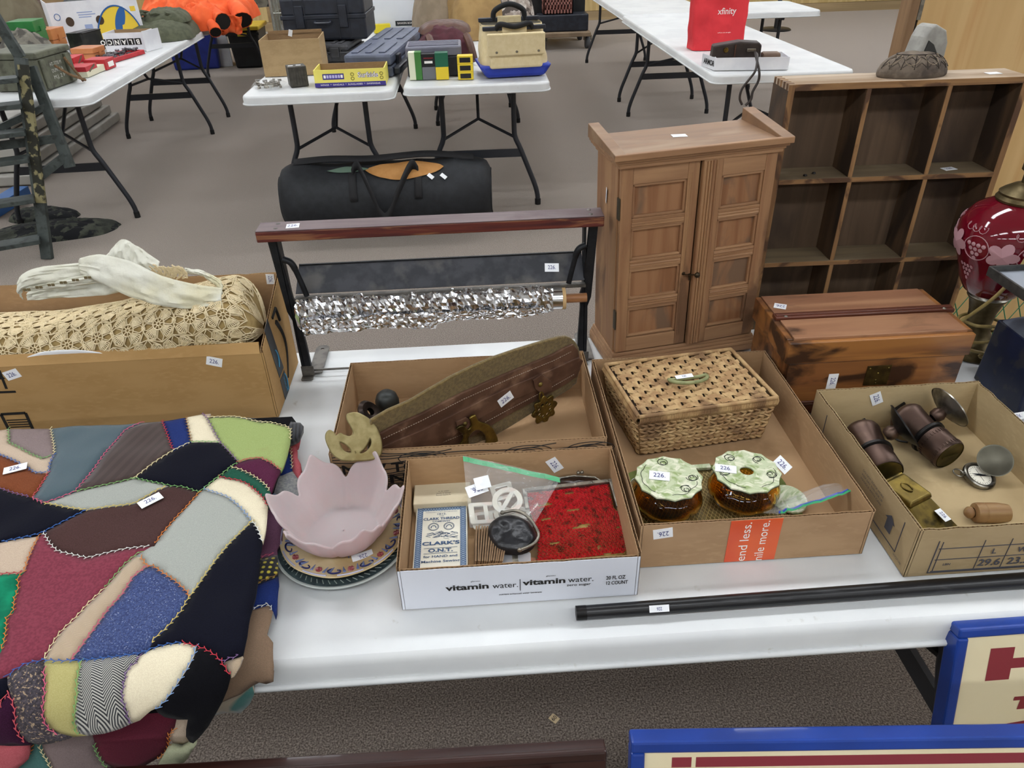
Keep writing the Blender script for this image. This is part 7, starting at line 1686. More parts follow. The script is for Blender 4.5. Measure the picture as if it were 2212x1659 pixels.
# ladder
LDG = mat('dark_green_ladder_paint', '3b4240', '464d4a', scale=20, rough=.55, c3='2c312f', s3=30); CTAPE = mat('camo_tape', '2b2b22', '8d8560', scale=26, rough=.8, lo=.5, hi=.62)
fR = at_z(103, 560, 0); LA = thing('step_ladder', 'dark green wooden step ladder wrapped with camouflage tape at the left edge', 'ladder', fR)
tR = zt_ = None
d_ = ray(45, 125); t_ = (fR.y+.25)/d_.y; tR = EYE+d_*t_
LD_ = Vector((-.52, -.22, 0))
for off, nm in ((Vector((0, 0, 0)), 'front_rail'), (LD_, 'front_rail')):
    B().beam(fR+off+Vector((0, 0, .002)), tR+off, .028, .055, up=(1, 0, 0)).out(nm, LDG, LA, bevel=.002)
B().beam(fR.lerp(tR, .30)+Vector((.012, -.012, 0)), fR.lerp(tR, .97)+Vector((.012, -.012, 0)), .020, .045, up=(1, 0, 0)).out('camo_tape', CTAPE, LA)
for k, q in enumerate((.12, .33, .53, .66, .79, .91)):
    c = fR.lerp(tR, q); B().beam(c+Vector((-.01, -.03, 0)), c+LD_+Vector((.01, -.03, 0)), .10, .022, up=(0, 0, 1)).out('step', LDG, LA, bevel=.002)
    if k < 2: sticker(LA, c+LD_*.55+Vector((-.03, -.085, .0)), (.3, -.9, .4), LD_*-1, w=.045, h=.03, s='')
fB = at_y(152, 362, 3.95); tB = tR+Vector((.0, .06, -.05))
for off in (Vector((0, 0, 0)), LD_): B().beam(fB+off, tB+off, .026, .05, up=(1, 0, 0)).out('rear_rail', LDG, LA, bevel=.002)
B().beam(fB.lerp(tB, .30), fB.lerp(tB, .30)+LD_, .02, .04).out('rear_brace', LDG, LA); B().beam(fB.lerp(tB, .62), fB.lerp(tB, .25)+LD_, .02, .03).out('rear_brace', LDG, LA); B().beam(fB.lerp(tB, .12)+Vector((0, 0, 0)), fR.lerp(tR, .42), .02, .04).out('spreader', LDG, LA)
# folded tables stacked on the floor
for k in range(5):
    t = bx(Matrix.Translation((-3.02-.03*k, 6.0, .012+.078*k)) @ Matrix.Rotation(R(4), 4, 'Z') @ Matrix.Translation((-.75, -.95+.05*k, 0)), 0, 0, 0, .75, 1.85-.12*k, .07).out('folded_table', mat('greyed_table_plastic', 'a29f97', 'aeaba3', scale=8, rough=.6), None, bevel=.012, bseg=3,
        label=('lowest grey folded table in the floor stack behind the ladder', 'second folded table from the bottom of the floor stack', 'middle folded table of the five in the floor stack', 'fourth folded table up in the floor stack', 'topmost folded table of the floor stack below the left table')[k], cat='table', group='folded tables on the floor')
BT = mat('blue_tote_plastic', '222f78', '283688', scale=10, rough=.35); BKT = mat('black_tote_plastic', '191a1c', '202224', scale=10, rough=.4); YLT = mat('yellow_tote_lid', 'd8b83c', 'cfae32', scale=10, rough=.4)
def tote(label, p, q, d, h, m, lm, name='storage_tote', group=None):
    M, w = edge(p, q, 0); t = thing(name, label, 'tote', M.translation, rot=M.to_3x3().to_4x4(), group=group)
    B().hexa([(.03, .03, 0), (w-.03, .03, 0), (w-.03, d-.03, 0), (.03, d-.03, 0)], [(0, 0, h), (w, 0, h), (w, d, h), (0, d, h)]).xf(M).out('tub', m, t, bevel=.02)
    bx(M, -.02, -.02, h+.001, w+.02, d+.02, h+.045).out('lid', lm, t, bevel=.012); bx(M, -.01, -.012, h-.05, w+.01, 0, h-.02).out('rim_band', m, t, bevel=.004); bx(M, w*.35, -.02, h-.055, w*.65, -.012, h-.02).out('handle', lm, t, bevel=.004)
    return t
tote('royal blue plastic tote on the floor under the orange clothing', (372, 155), (480, 149), .5, .46, BT, BT)
tote('black tote with yellow lid on the floor beside the blue one', (505, 150), (572, 147), .5, .40, BKT, YLT)
M, w = edge((478, 145), (504, 143), 0); crate('white_post', 'pale board standing between the blue and black totes', M, w, .08, .55, WHT)
M, w = edge((540, 60), (575, 56), 0.5); crate('tan_carton', 'tan carton standing on the black tote behind the black cases', Matrix.Translation(Vector((M.translation.x, 9.6, .448))), .5, .35, .42, KRB)
B().beam(tR, at_y(-30, 5, tR.y), .024, .05, up=(1, 0, 0)).out('upper_rail', LDG, LA, bevel=.002)
heap('camo_coverall', 'dark camouflage coverall lying on the carpet under the ladder', 'clothing', tuple(at_z(110, 505, 0)), .72, .30, .055, mat('dark_camo', '2f322b', '4a4d42', scale=14, rough=.95, c3='16171a', s3=16, lo3=.47, hi3=.53), 51, R(10))
heap('camo_gloves', 'dark camouflage cloth on the carpet beyond the coverall', 'clothing', tuple(at_z(95, 470, 0)), .42, .22, .05, mat('dark_camo', '2f322b'), 57, R(-8))
M, w = edge((0, 470), (70, 425), .02); crate('blue_carton', 'blue and white flat carton on the floor behind the ladder', M, w, .1, .07, BLP)
# ---- middle tables
M, w = edge((573, 167), (700, 161)); CBX = opencarton('kraft_carton', 'open plain brown carton behind the small metal cube', M, w, .27, .185, KRB, KRD)
bx(M, .01, .29-.025, .175, w-.01, .27, .20).out('back_flap', KRD, CBX); sticker(CBX, M @ Vector((w*.42, .264, .185)), M.to_3x3() @ Vector((0, -1, 0)), M.to_3x3() @ Vector((.3, 0, 1)), w=.035, h=.022, s='')
M, w = edge((629, 190), (668, 186)); CU = thing('metal_cube', 'small dark ribbed metal cube in front of the brown carton', 'can', M.translation, rot=M.to_3x3().to_4x4())
DKM = mat('dark_olive_metal', '3f3c36', '4c4942', scale=40, rough=.5, metal=.4); bx(M, 0, 0, 0, w, .09, .098).out('body', DKM, CU, bevel=.003)
for k in range(6): bx(M, .010+.0135*k, -.002, .006, .018+.0135*k, .0, .086).out('rib', DKM, CU)
for x in (.02, .06): sticker(CU, M @ Vector((x, .04, .0985)), (0, 0, 1), (1, .1, 0), w=.025, h=.016, s='')
M, w = edge((682, 190), (834, 184)); SF = opencarton('yellow_tray', 'yellow and purple open cardboard tray with white script lettering', M, w, .20, .083, mat('lemon_print', 'e6d968', rough=.5), KRD)
PUR = mat('violet_print', '3a2f80', rough=.5); bx(M, -.0008, -.0012, 0, w+.0008, -.0002, .021).out('printed_band', PUR, SF)
ftext(SF, M, 'Surfside', w*.76, .053, .024, PUR, w=.105, bold=.045, y=-.0016); ftext(SF, M, 'Surfside', w*.76, .053, .024, WHI, w=.105, bold=.005, y=-.0024)
bx(M, w*.12, -.0014, .036, w*.42, -.0006, .064).out('printed_panel', PUR, SF)
for k in range(7): bx(M, w*.135+.0145*k, -.002, .043, w*.135+.0145*k+.011, -.0013, .058).out('printed_letter', WHI if k in (0, 6) else mat('pale_violet_print', 'b9b2dc', rough=.5), SF)
ftext(SF, M, 'WINGS  *  SANDALS  *  SUNGLASSES  *  SWIMWEAR', w*.5, .0105, .008, WHI, w=w*.85, y=-.0018)
for x in (w*.54, w*.95): 
    for z in (.038, .058): B().tube([M @ Vector((x+.008*math.cos(t), -.0012, z+.007*math.sin(t))) for t in [2*PI*i/12 for i in range(12)]], .0018, n=4, closed=True).out('printed_ring', mat('olive_print', '8d8238', rough=.6), SF)
t = thing('parts_bag', 'clear bag of small metal parts at the left corner of the middle table', 'bag', tuple(at_z(580, 184, TT)))
b = B(); rg = random.Random(6)
for i in range(38): c = at_z(rg.uniform(553, 608), rg.uniform(176, 190), TT+.012); b.cbox(c+Vector((0, 0, rg.uniform(0, .012))), (rg.uniform(.012, .03), .010, .010), rz=rg.uniform(0, 6))
b.out('parts', mat('grey_brown_parts', '6b665e', 'a8a49a', scale=40, rough=.4, metal=.4), t, kind='stuff')
p = at_z(581, 183, TT+.003); B().grid(lambda u, v: (p.x-.085+.17*u, p.y-.055+.11*v, TT+.003+.034*math.sin(PI*u)**.5*math.sin(PI*v)**.5*(1+.3*nz(u*6, v*6))), 16, 16).out('film', BAG, t, smooth=50)
GCB = mat('slate_blue_plastic', '565c6c', '61677a', scale=16, rough=.5); BLC = mat('black_case_plastic', '20232b', '2a2e38', scale=16, rough=.42)
a_, c_ = at_z(757, 150, TT), at_z(842, 150, TT); M = Matrix.Translation((a_.x+.01, 4.32, TT+.0012)) @ Matrix.Rotation(R(-7), 4, 'Z')
GC = thing('rifle_case', 'long slate blue ribbed plastic rifle case lying along the middle table', 'case', M.translation, rot=M.to_3x3().to_4x4())
bx(M, 0, 0, 0, .26, 1.08, .055).out('lower_shell', GCB, GC, bevel=.012); bx(M, 0, 0, .058, .26, 1.08, .115).out('upper_shell', GCB, GC, bevel=.014)
for x in (.05, .125, .20): 
    for y0, y1 in ((.05, .40), (.55, 1.02)): bx(M, x-.018, y0, .115, x+.018, y1, .122).out('rib', GCB, GC, bevel=.004)
for y in (.12, .50, .92): bx(M, .258, y, .03, .275, y+.08, .095).out('latch', BLC, GC, bevel=.004)
B().tube([M @ Vector(p) for p in smoothpath([(.262, .60, .06), (.30, .62, .06), (.30, .76, .06), (.262, .78, .06)], 4)], .010, n=6).out('handle', BLC, GC, smooth=50)
bx(M, .26, .02, .01, .30, 1.0, .05).out('side_flange', BLC, GC, bevel=.01)
def hardcase(label, M, w, d, h, m=BLC):
    t = thing('hard_case', label, 'case', M.translation, rot=M.to_3x3().to_4x4())
    bx(M, 0, 0, 0, w, d, h*.55).out('lower_shell', m, t, bevel=.014); bx(M, 0, 0, h*.55+.003, w, d, h).out('upper_shell', m, t, bevel=.016); bx(M, -.006, -.006, h*.50, w+.006, d+.006, h*.60).out('seam_band', m, t, bevel=.004)
    for x in (w*.22, w*.74): bx(M, x-.025, -.016, h*.30, x+.025, -.004, h*.82).out('latch', m, t, bevel=.004); bx(M, x-.035, -.004, .01, x-.028, 0, h-.01).out('rib', m, t); bx(M, x+.028, -.004, .01, x+.035, 0, h-.01).out('rib', m, t)
    B().tube([M @ Vector(p) for p in smoothpath([(w*.40, -.006, h*.45), (w*.41, -.03, h*.42), (w*.57, -.03, h*.42), (w*.58, -.006, h*.45)], 4)], .008, n=6).out('handle', m, t, smooth=50)
    for x in (.04, w*.35, w*.65, w-.06): bx(M, x, .03, h, x+.02, d-.03, h+.006).out('top_rib', m, t, bevel=.002)
    return t
M0 = Matrix.Translation((-1.13, 4.95, TT+.0012))
hardcase('flat dark grey case at the bottom of the stack of black cases', M0 @ Matrix.Translation((.12, -.10, 0)) @ Matrix.Rotation(R(-6), 4, 'Z'), .30, .42, .10, mat('grey_case_plastic', '3d3d3e', '47474a', scale=16, rough=.45))
hardcase('large black latched hard case in the middle of the stack', M0 @ Matrix.Translation((.03, .0, .108)) @ Matrix.Rotation(R(-2), 4, 'Z'), .50, .40, .235)
hc = hardcase('small black hard case on top of the stack', M0 @ Matrix.Translation((.04, .05, .352)) @ Matrix.Rotation(R(-3), 4, 'Z'), .36, .30, .13)
# wire cart, white cooler box, yellow strap
WIRE = mat('galvanised_wire', '9a9c92', 'a8aaa0', scale=30, rough=.4, metal=.6)
CT = thing('wire_cart', 'grey wire shopping cart standing behind the black cases', 'cart', (-1.55, 8.3, 0))
def wiregrid(P0, ux, uz, nx, nzz, name, r=.006):
    b = B()
    for i in range(nx+1): b.tube([P0+ux*(i/nx), P0+ux*(i/nx)+uz], r*.7, n=4)
    for j in range(nzz+1): b.tube([P0+uz*(j/nzz), P0+uz*(j/nzz)+ux], r, n=4)
    return b.out(name, WIRE, CT, kind='stuff')
UX, UZ, UY = Vector((.86, 0, 0)), Vector((0, 0, .72)), Vector((0, .95, 0))
c0 = Vector((-1.86, 8.0, .34)); wiregrid(c0, UX, UZ, 26, 4, 'front_grid'); wiregrid(c0+UX, UY, UZ, 22, 4, 'side_grid'); wiregrid(c0, UY, UZ, 22, 4, 'side_grid'); wiregrid(c0+UY, UX, UZ, 24, 4, 'back_grid'); wiregrid(c0, UX, UY, 24, 12, 'floor_grid')
for q in (c0+UX, c0, c0+UX+UY, c0+UY): B().tube([Vector((q.x, q.y, .06)), q+UZ], .014, n=8).out('corner_post', WIRE, CT, smooth=50); B().lathe([(0, -.015), (.055, -.015), (.06, 0), (.055, .015), (0, .015)], 16, Matrix.Translation((q.x, q.y, .061)) @ Matrix.Rotation(R(90), 4, 'X')).out('caster', BLKM, CT, smooth=50)
for i, (dx, dz, c) in enumerate(((.30, .02, '3b5a8c'), (.55, .02, '4a6a9c'), (.72, .02, '6a5a4a'), (.12, .02, '8a8878'))):
    heap('cart_bundle', ('blue bundle left of centre in the wire cart', 'blue and white bundle in the middle of the wire cart', 'brown bundle at the right of the wire cart', 'pale bundle at the left of the wire cart')[i], 'bundle', (c0.x+dx, c0.y+.3, c0.z+dz), .26, .4, .35, mat('cart_cloth_%s' % 'abcd'[i], c, 'd8dadd', scale=14, rough=.7, lo=.5, hi=.75), 60+i)
M = Matrix.Translation((-.745, 6.15, TT+.0012)) @ Matrix.Rotation(R(-3), 4, 'Z'); WC = crate('white_cooler', 'large white panel box with small black name plate behind the rifle case', M, .385, .06, .55, mat('cooler_white', 'dfe2e6', 'd8dbe0', scale=4, rough=.4), bevel=.01)
bx(M, .22, -.004, .035, .36, 0, .068).out('name_plate', mat('black_plate', '22262a', rough=.4), WC); ftext(WC, M, 'BANKERS BOX', .29, .0515, .014, WHI, w=.11, y=-.0052)
M, w = edge((808, 64), (844, 62), TT+.03); crate('yellow_box', 'small yellow strip box behind the far end of the rifle case', Matrix.Translation((0, 0, -.028)) @ M, w, .05, .06, mat('bright_yellow', 'e5d02c', rough=.4))
# right middle table
CNV = mat('cream_canvas', 'dccba2', 'd6c498', scale=40, rough=.9, bump=.2, bscale=300); CNB = mat('blue_rubber', '24389e', '2a40ac', scale=10, rough=.4); BWB = mat('black_webbing', '1b1b1d', rough=.8)
M, w = edge((1040, 172), (1182, 164)); TBG = thing('tool_bag', 'cream canvas tool bag with blue rubber base and black handles', 'bag', M.translation, rot=M.to_3x3().to_4x4()); w = .37; M = M @ Matrix.Diagonal((1, 1, .86, 1))
B().hexa([(.03, .0, 0), (w-.03, .0, 0), (w-.03, .26, 0), (.03, .26, 0)], [(-.012, -.022, .075), (w+.012, -.022, .075), (w+.012, .28, .075), (-.012, .28, .075)]).xf(M).out('rubber_base', CNB, TBG, bevel=.02, bseg=3)
def bagf(u, v):
    a = u*2*PI; c, s = math.cos(a), math.sin(a); k = (abs(c)**5+abs(s)**5)**-.2; hx = (w/2-.005)*(1-.11*v); hy = .145*(1-.35*v)
    return M @ Vector((w/2+hx*c*k+.008*nz(u*14, v*4), .128+hy*s*k+.02*v+.008*nz(u*9, v*6, 3), .07+.22*v))
B().grid(bagf, 60, 16, closeu=True).out('canvas_body', CNV, TBG, smooth=60)
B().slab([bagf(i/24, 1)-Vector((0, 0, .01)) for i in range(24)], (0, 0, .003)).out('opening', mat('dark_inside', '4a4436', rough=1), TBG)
bx(M, .035, -.050, .135, w-.035, -.012, .255).out('front_flap', CNV, TBG, bevel=.006); bx(M, .045, -.036, .06, w-.045, -.004, .15).out('front_pocket', CNV, TBG, bevel=.012)
for x in (.08, w/2, w-.07): B().lathe([(0, .003), (.006, .002), (.007, 0)], 12, M @ frame((x, -.050, .155), (1, 0, 0), (0, -1, 0))).out('snap', NICK, TBG, smooth=50)
for y, z in ((.03, .275), (.21, .30)):
    bx(M, .02, y-.012, z-.012, w-.02, y+.012, z+.012).out('frame_bar', BLC, TBG, bevel=.004)
    bx(M, w/2-.065, y-.016, z-.03, w/2+.065, y+.014, z+.018).out('canvas_loop', CNV, TBG, bevel=.006)
B().tube([M @ Vector(p) for p in smoothpath([(.10, .21, .29), (.11, .205, .35), (w/2, .19, .385), (w-.11, .205, .35), (w-.10, .21, .29)], 6)], .014, n=8).out('handle', BWB, TBG, smooth=60)
B().tube([M @ Vector(p) for p in smoothpath([(.09, .03, .27), (.11, .01, .30), (w/2, -.0, .285), (w-.11, .01, .30), (w-.09, .03, .27)], 6)], .013, n=8).out('handle', BWB, TBG, smooth=60)
def band_box(name, label, p, q, d, h, lo, hi, split, z=TT):
    M, w = edge(p, q, z); t = crate(name, label, M, w, d, h, lo, bevel=.001)
    if split == 'x': bx(M, w*.5, -.0006, 0, w+.0006, d, h+.0003).out('printed_side', hi, t)
    else: bx(M, -.0006, -.0006, h*split, w+.0006, d+.0006, h+.0004).out('printed_top', hi, t)
    return t, M, w
GRC = mat('dark_green_card', '1d6045', rough=.5); MGR = mat('mid_green_card', '3f7a38', rough=.5); YC = mat('yellow_card', 'e4c832', rough=.5); BKC = mat('black_card', '1b1b1d', rough=.4)
band_box('shell_box', 'cream and green shotgun shell box at the left end of the row', (886, 174), (913, 173), .06, .135, mat('pale_green_card', 'dfe3c8', rough=.5), MGR, 'x')
t, M, w = band_box('shell_box', 'black and grey shotgun shell box second in the row', (914, 173), (943, 172), .06, .125, mat('grey_card', '6d6f74', rough=.5), BKC, .5); ftext(t, M, 'WINGSHOT', w/2, .105, .007, RED, w=w*.7); bx(M, w*.2, -.0014, .08, w*.8, -.0006, .092).out('printed_mark', WHI, t)
band_box('shell_box', 'dark green and yellow shotgun shell box third in the row', (943, 173), (970, 172), .06, .13, YC, GRC, .48)
for k in range(3):
    M, w = edge((990, 173), (1023, 172)); M = M @ Matrix.Translation((0, 0, .039*k)); t = crate('slug_box', ('lowest yellow slug box of the three stacked', 'middle yellow slug box of the three stacked', 'top yellow slug box of the three stacked')[k], M, w, .06, .038, YC, bevel=.001, group='stacked yellow slug boxes'); bx(M, w*.15, -.0008, .006, w*.85, -.0001, .030).out('printed_window', BKC, t)
M = Matrix.Translation((-.325, 4.26, TT+.0012)); TK = thing('tackle_box', 'grey topped black tackle box behind the shell boxes', 'box', M.translation)
bx(M, 0, 0, 0, .29, .22, .10).out('base', BLC, TK, bevel=.006); bx(M, -.004, -.004, .102, .294, .226, .15).out('lid', mat('grey_violet_plastic', '6f6f7d', '7a7a88', scale=10, rough=.45), TK, bevel=.008)
for k in range(4): bx(M, .01, .03+.045*k, .15, .28, .05+.045*k, .155).out('lid_rib', mat('grey_violet_plastic', '6f6f7d'), TK, bevel=.002)
bx(M, .12, -.014, .055, .17, -.002, .115).out('latch', NICK, TK)
MRN = mat('maroon_cloth', '42171f', '4d1e28', scale=20, rough=.8); SAD = mat('saddle_leather', '4d3022', '5a392a', scale=20, rough=.5)
MB2 = thing('maroon_bag', 'maroon bag with brown leather top and straps behind the tackle box', 'bag', (-.15, 4.85, TT))
heap('body', None, None, (-.13, 4.86, TT+.001), .36, .40, .17, MRN, 71, 0, .5, 4, MB2); heap('leather_top', None, None, (-.13, 4.93, TT+.14), .32, .28, .06, SAD, 73, 0, .3, 4, MB2)
for x in (-.22, .0): B().tube([Vector(p) for p in smoothpath([(x, 4.70, TT+.14), (x+.02, 4.62, TT+.10), (x+.04, 4.58, TT+.02)], 4)], .022, n=6).out('leather_strap', SAD, MB2, smooth=50)
TANB = mat('tan_suede', 'a08252', '917448', scale=12, rough=.8); TAN2 = mat('taupe_bag', '7f705c', '8d7d68', scale=12, rough=.85)
heap('tan_bag', 'yellow tan suede bag with dark piping at the top centre', 'bag', (.06, 5.75, TT+.001), .46, .5, .33, TANB, 81, R(8), .3, 3)
heap('taupe_bag', 'taupe shoulder bag left of the yellow tan bag', 'bag', (-.22, 5.85, TT+.001), .34, .5, .30, TAN2, 83, 0, .6, 3)
heap('plaid_bag', 'grey and brown patterned bag right of the yellow tan bag', 'bag', (.34, 5.8, TT+.001), .32, .5, .30, mat('patterned_cloth', '8a7d72', 'bdb4aa', scale=18, rough=.85, c3='4f4640', s3=20, lo3=.5, hi3=.56), 85, 0, .8, 3)
for i, (u, c) in enumerate(((873, '2f6f60'), (884, 'c07a5c'), (895, '2a5aa0'), (903, 'b05a70'), (925, 'd8c53a'))):
    p = at_z(u, 42, TT); o = B().lathe([(0, 0), (.035, 0), (.036, .01), (.036, .15), (.02, .18), (.012, .20), (.012, .23), (0, .23)], 14, Matrix.Translation((p.x, 6.9+.1*i, TT+.0012))).out('bottle', mat('bottle_colour_%s' % 'abcde'[i], c, rough=.3), None, smooth=40); info(o, ('teal bottle standing beside the white cooler', 'peach bottle second from the white cooler', 'blue bottle in the middle of the far row', 'rose bottle right of the blue bottle', 'yellow bottle at the right end of the far row')[i], 'bottle', 'bottles at the far edge')
# duffel under the middle tables
DUF = mat('black_nylon', '17191c', '1d2024', scale=30, rough=.7, bump=.3, bscale=200); 
DF = thing('duffel_bag', 'large black duffel bag half unzipped on the carpet under the middle tables', 'bag', (-.49, 3.965, 0))
dx0, dx1, dy, drad = -1.03, .085, 3.965, .20
def duf(u, v):
    x = dx0+(dx1-dx0)*u; a = v*2*PI; e = min(1, u/.09, (1-u)/.09); r = (.62+.38*math.sin(e*PI/2)**.5); s = nz(u*7, math.cos(a)*1.2, math.sin(a)*1.2)
    sag = 1-(.10*math.sin(u*PI)+.09*abs(nz(u*6, 3)))*max(0, math.sin(a))
    y = dy+drad*1.02*math.cos(a)*r*(1+.05*s); z = drad*.98+drad*.98*math.sin(a)*r*(1+.07*s)*sag
    if math.sin(a) < -.75: z = max(.004, z)
    return Vector((x+(.03*(1 if u > .5 else -1))*(1-abs(math.cos(a)))*.3, y, max(.003, z)))
B().grid(duf, 60, 36, closev=True).out('body', DUF, DF, smooth=60)
for u in (.0, 1.0): B().slab([duf(u, i/24) for i in range(24)], ((-.004 if u == 0 else .004), 0, 0)).out('end_panel', DUF, DF)
def along(a, du=0, lift=.004, us=None): return [duf(u, a)+Vector((0, -.004, lift)) for u in us]
LIN2 = mat('tan_lining', 'a8763e', 'b5834a', scale=12, rough=.8)
B().grid(lambda u, v: duf(.42+.36*u, .32+.125*(v-.5)*math.sin(PI*u)**.7)+Vector((0, -.004, .005)), 20, 6).out('open_lining', LIN2, DF, smooth=60); B().grid(lambda u, v: duf(.24+.2*u, .31+.05*(v-.5)*math.sin(PI*u))+Vector((0, -.004, .005)), 12, 4).out('inner_cloth', mat('sage_cloth', '5f7565', rough=.9), DF, smooth=60)
for u0 in (.36, .66):
    B().grid(lambda u, v, u0=u0: duf(u0+.035*(u-.5), .45+.32*v-.30)+(Vector((0, -.006, .002))), 3, 18).out('webbing', BWB, DF, smooth=60, solid=.003)
P = smoothpath([duf(.36, .34)+Vector((0, -.01, 0)), duf(.39, .30)+Vector((0, -.05, .03)), duf(.44, .40)+Vector((0, -.06, 0)), duf(.50, .55)+Vector((0, -.06, .02)), duf(.58, .40)+Vector((0, -.06, 0)), duf(.63, .30)+Vector((0, -.05, .02)), duf(.66, .34)+Vector((0, -.01, 0))], 6)
B().grid(lambda u, v: P[min(int(u*(len(P)-1)), len(P)-1)]+Vector((0, 0, .05*(v-.5))), 30, 2).out('carry_handle', BWB, DF, smooth=60, solid=.006)
P2 = smoothpath([duf(.08, .25)+Vector((0, 0, .01)), duf(.25, .27)+Vector((0, .0, .045)), duf(.45, .27)+Vector((0, .0, .035)), duf(.70, .25)+Vector((0, .0, .04)), duf(.92, .25)+Vector((0, 0, .01))], 8)
B().grid(lambda u, v: P2[min(int(u*(len(P2)-1)), len(P2)-1)]+Vector((0, .04*(v-.5), .02*(v-.5))), 32, 2).out('shoulder_strap', BWB, DF, smooth=60, solid=.005)
for u_, v_ in ((933, 375), (958, 377)): 
    c = at_y(u_, v_, dy-.16); d_ = duf(.0, 0); 
    best = min(((duf(a/100, b_/72)-c).length, a/100, b_/72) for a in range(40, 95) for b_ in range(12, 36)); q = duf(best[1], best[2]); sticker(DF, q+Vector((0, -.008, .008)), (0, -.7, .7), (.6, 0, -.8), w=.036, h=.02, s='')
# dolly with crates
DLW = mat('dolly_wood', '7d6a54', '8c7860', scale=6, rough=.8); CRP = mat('pink_crate_plastic', '9c6a60', '8d5d54', scale=10, rough=.5)
DL = thing('dolly', 'low wooden dolly on grey casters in the far aisle', 'dolly', (1.1, 10.2, 0))
B().box(.72, 9.75, .155, 1.52, 10.75, .205).out('deck', DLW, DL, bevel=.008)
for x, y in ((.85, 9.9), (1.40, 9.9), (.85, 10.6), (1.40, 10.6)): B().lathe([(0, -.03), (.06, -.03), (.072, -.02), (.072, .02), (.06, .03), (0, .03)], 20, Matrix.Translation((x+.1, y, .0735)) @ Matrix.Rotation(R(90), 4, 'Y')).out('caster_wheel', mat('grey_wheel', '55575a', rough=.5), DL, smooth=50); B().box(x+.05, y-.02, .10, x+.15, y+.02, .155).out('caster_fork', NICK, DL)
Mx = Matrix.Translation((.88, 9.85, .2062)); crate('black_case_box', 'low black case lying on the front of the dolly', Mx, .62, .25, .19, BLC, bevel=.015); crate('black_bin', 'tall black bin on the dolly behind the low case', Mx @ Matrix.Translation((-.12, .32, 0)), .74, .5, .62, BKT, bevel=.01)
PK = thing('milk_crate', 'dusty pink slotted plastic crate on the low black case', 'crate', (.95, 9.86, .398))
MP_ = Matrix.Translation((.95, 9.87, .398)); cw_, cd_, ch_ = .36, .24, .27
bx(MP_, 0, 0, 0, cw_, cd_, .01).out('floor', CRP, PK)
for nm, (ax0, ay0, ax1, ay1) in (('front', (0, 0, cw_, .012)), ('back', (0, cd_-.012, cw_, cd_)), ('left', (0, 0, .012, cd_)), ('right', (cw_-.012, 0, cw_, cd_))):
    b = B(); lx = ax1-ax0; ly = ay1-ay0; n = 9
    for z0, z1 in ((0, .05), (.105, .13), (.185, .27)): b.box(ax0, ay0, z0, ax1, ay1, z1)
    for i in range(n+1):
        k = i/n
        if lx > ly: b.box(ax0+(lx-.014)*k, ay0, .0, ax0+(lx-.014)*k+.014, ay1, .27)
        else: b.box(ax0, ay0+(ly-.014)*k, 0, ax1, ay0+(ly-.014)*k+.014, .27)
    b.xf(MP_).out('slotted_wall', CRP, PK, kind='stuff')
# right tables: red bag, camera tray
RDB = mat('red_bag_fabric', 'd8323a', 'cc2c35', scale=8, rough=.75, bump=.3, bscale=30, bdist=.004)
M, w = edge((1500, 112), (1632, 106)); RB = thing('shopping_bag', 'bright red fabric shopping bag with white lettering on the bare table', 'bag', M.translation, rot=M.to_3x3().to_4x4()); w = .315
def rbf(u, v):
    a = u*2*PI; c, s = math.cos(a), math.sin(a); k = (abs(c)**7+abs(s)**7)**(-1/7); hx = w/2*(1+.12*v); hy = .085*(1-.45*v)
    return M @ Vector((w/2+hx*c*k+.006*nz(u*12, v*5), .10+hy*s*k+.010*nz(u*10, v*5, 4), .37*v))
B().grid(rbf, 64, 22, closeu=True).out('body', RDB, RB, smooth=40); B().slab([rbf(i/32, 0) for i in range(32)], (0, 0, .004)).out('bottom', RDB, RB)
for y in (.045, .155): B().tube([M @ Vector(p) for p in smoothpath([(.10, y, .33), (.12, y, .40), (w/2, y+.01, .47), (w-.12, y, .40), (w-.10, y, .33)], 5)], .012, n=6).out('handle', RDB, RB, smooth=50)
B().tube([M @ Vector(p) for p in smoothpath([(w*.46, .008, .36), (w*.49, -.002, .325), (w*.6, -.004, .29), (w*.72, -.002, .33), (w*.76, .008, .37)], 5)], .008, n=6).out('front_handle', RDB, RB, smooth=50)
ftext(RB, M, 'xfinity', w*.56, .212, .034, WHI, w=.112, bold=.01, y=.006); ftext(RB, M, 'stuff you can use again', w*.55, .098, .006, WHI, w=.08, y=.004)
M, w = edge((1543, 153), (1702, 151)); CTY = opencarton('camera_tray', 'shallow white carton holding a brown camera case at the near end of the bare table', M, w, .17, .062, WHT, WHT)
M2, w2 = edge((1515, 142), (1543, 153)); bx(M2, 0, 0, .0, w2, .004, .062).out('end_panel', WHT, CTY); ftext(CTY, M2, 'ARMOR', w2*.55, .030, .026, BLACK_INK, w=w2*.8, bold=.03)
DKL = mat('dark_case_leather', '2b2421', '372e2a', scale=20, rough=.5); CCS = thing('camera_case', 'dark brown leather camera case with buckle lying in the white carton', 'case', M @ Vector((.1, .06, .02)), rot=M.to_3x3().to_4x4())
lo = [(-.04, .0), (.20, .0), (.215, .02), (.215, .075), (.20, .088), (.10, .095), (-.035, .075)]
B().prism(lo, .085, M @ Matrix.Translation((.025, .125, .040)) @ Matrix.Rotation(R(90), 4, 'X')).out('body', DKL, CCS, bevel=.008, bseg=3)
bx(M, .10, .034, .06, .106, .04, .12).out('seam', SAD, CCS); bx(M, .165, .032, .085, .21, .04, .10).out('buckle', NICK, CCS, bevel=.002)
B().lathe([(0, .006), (.012, .005), (.014, 0)], 12, M @ frame((.055, .038, .095), (1, 0, 0), (0, -1, 0))).out('stud', BRASS, CCS, smooth=50)
a_ = M @ Vector((.205, .03, .085))
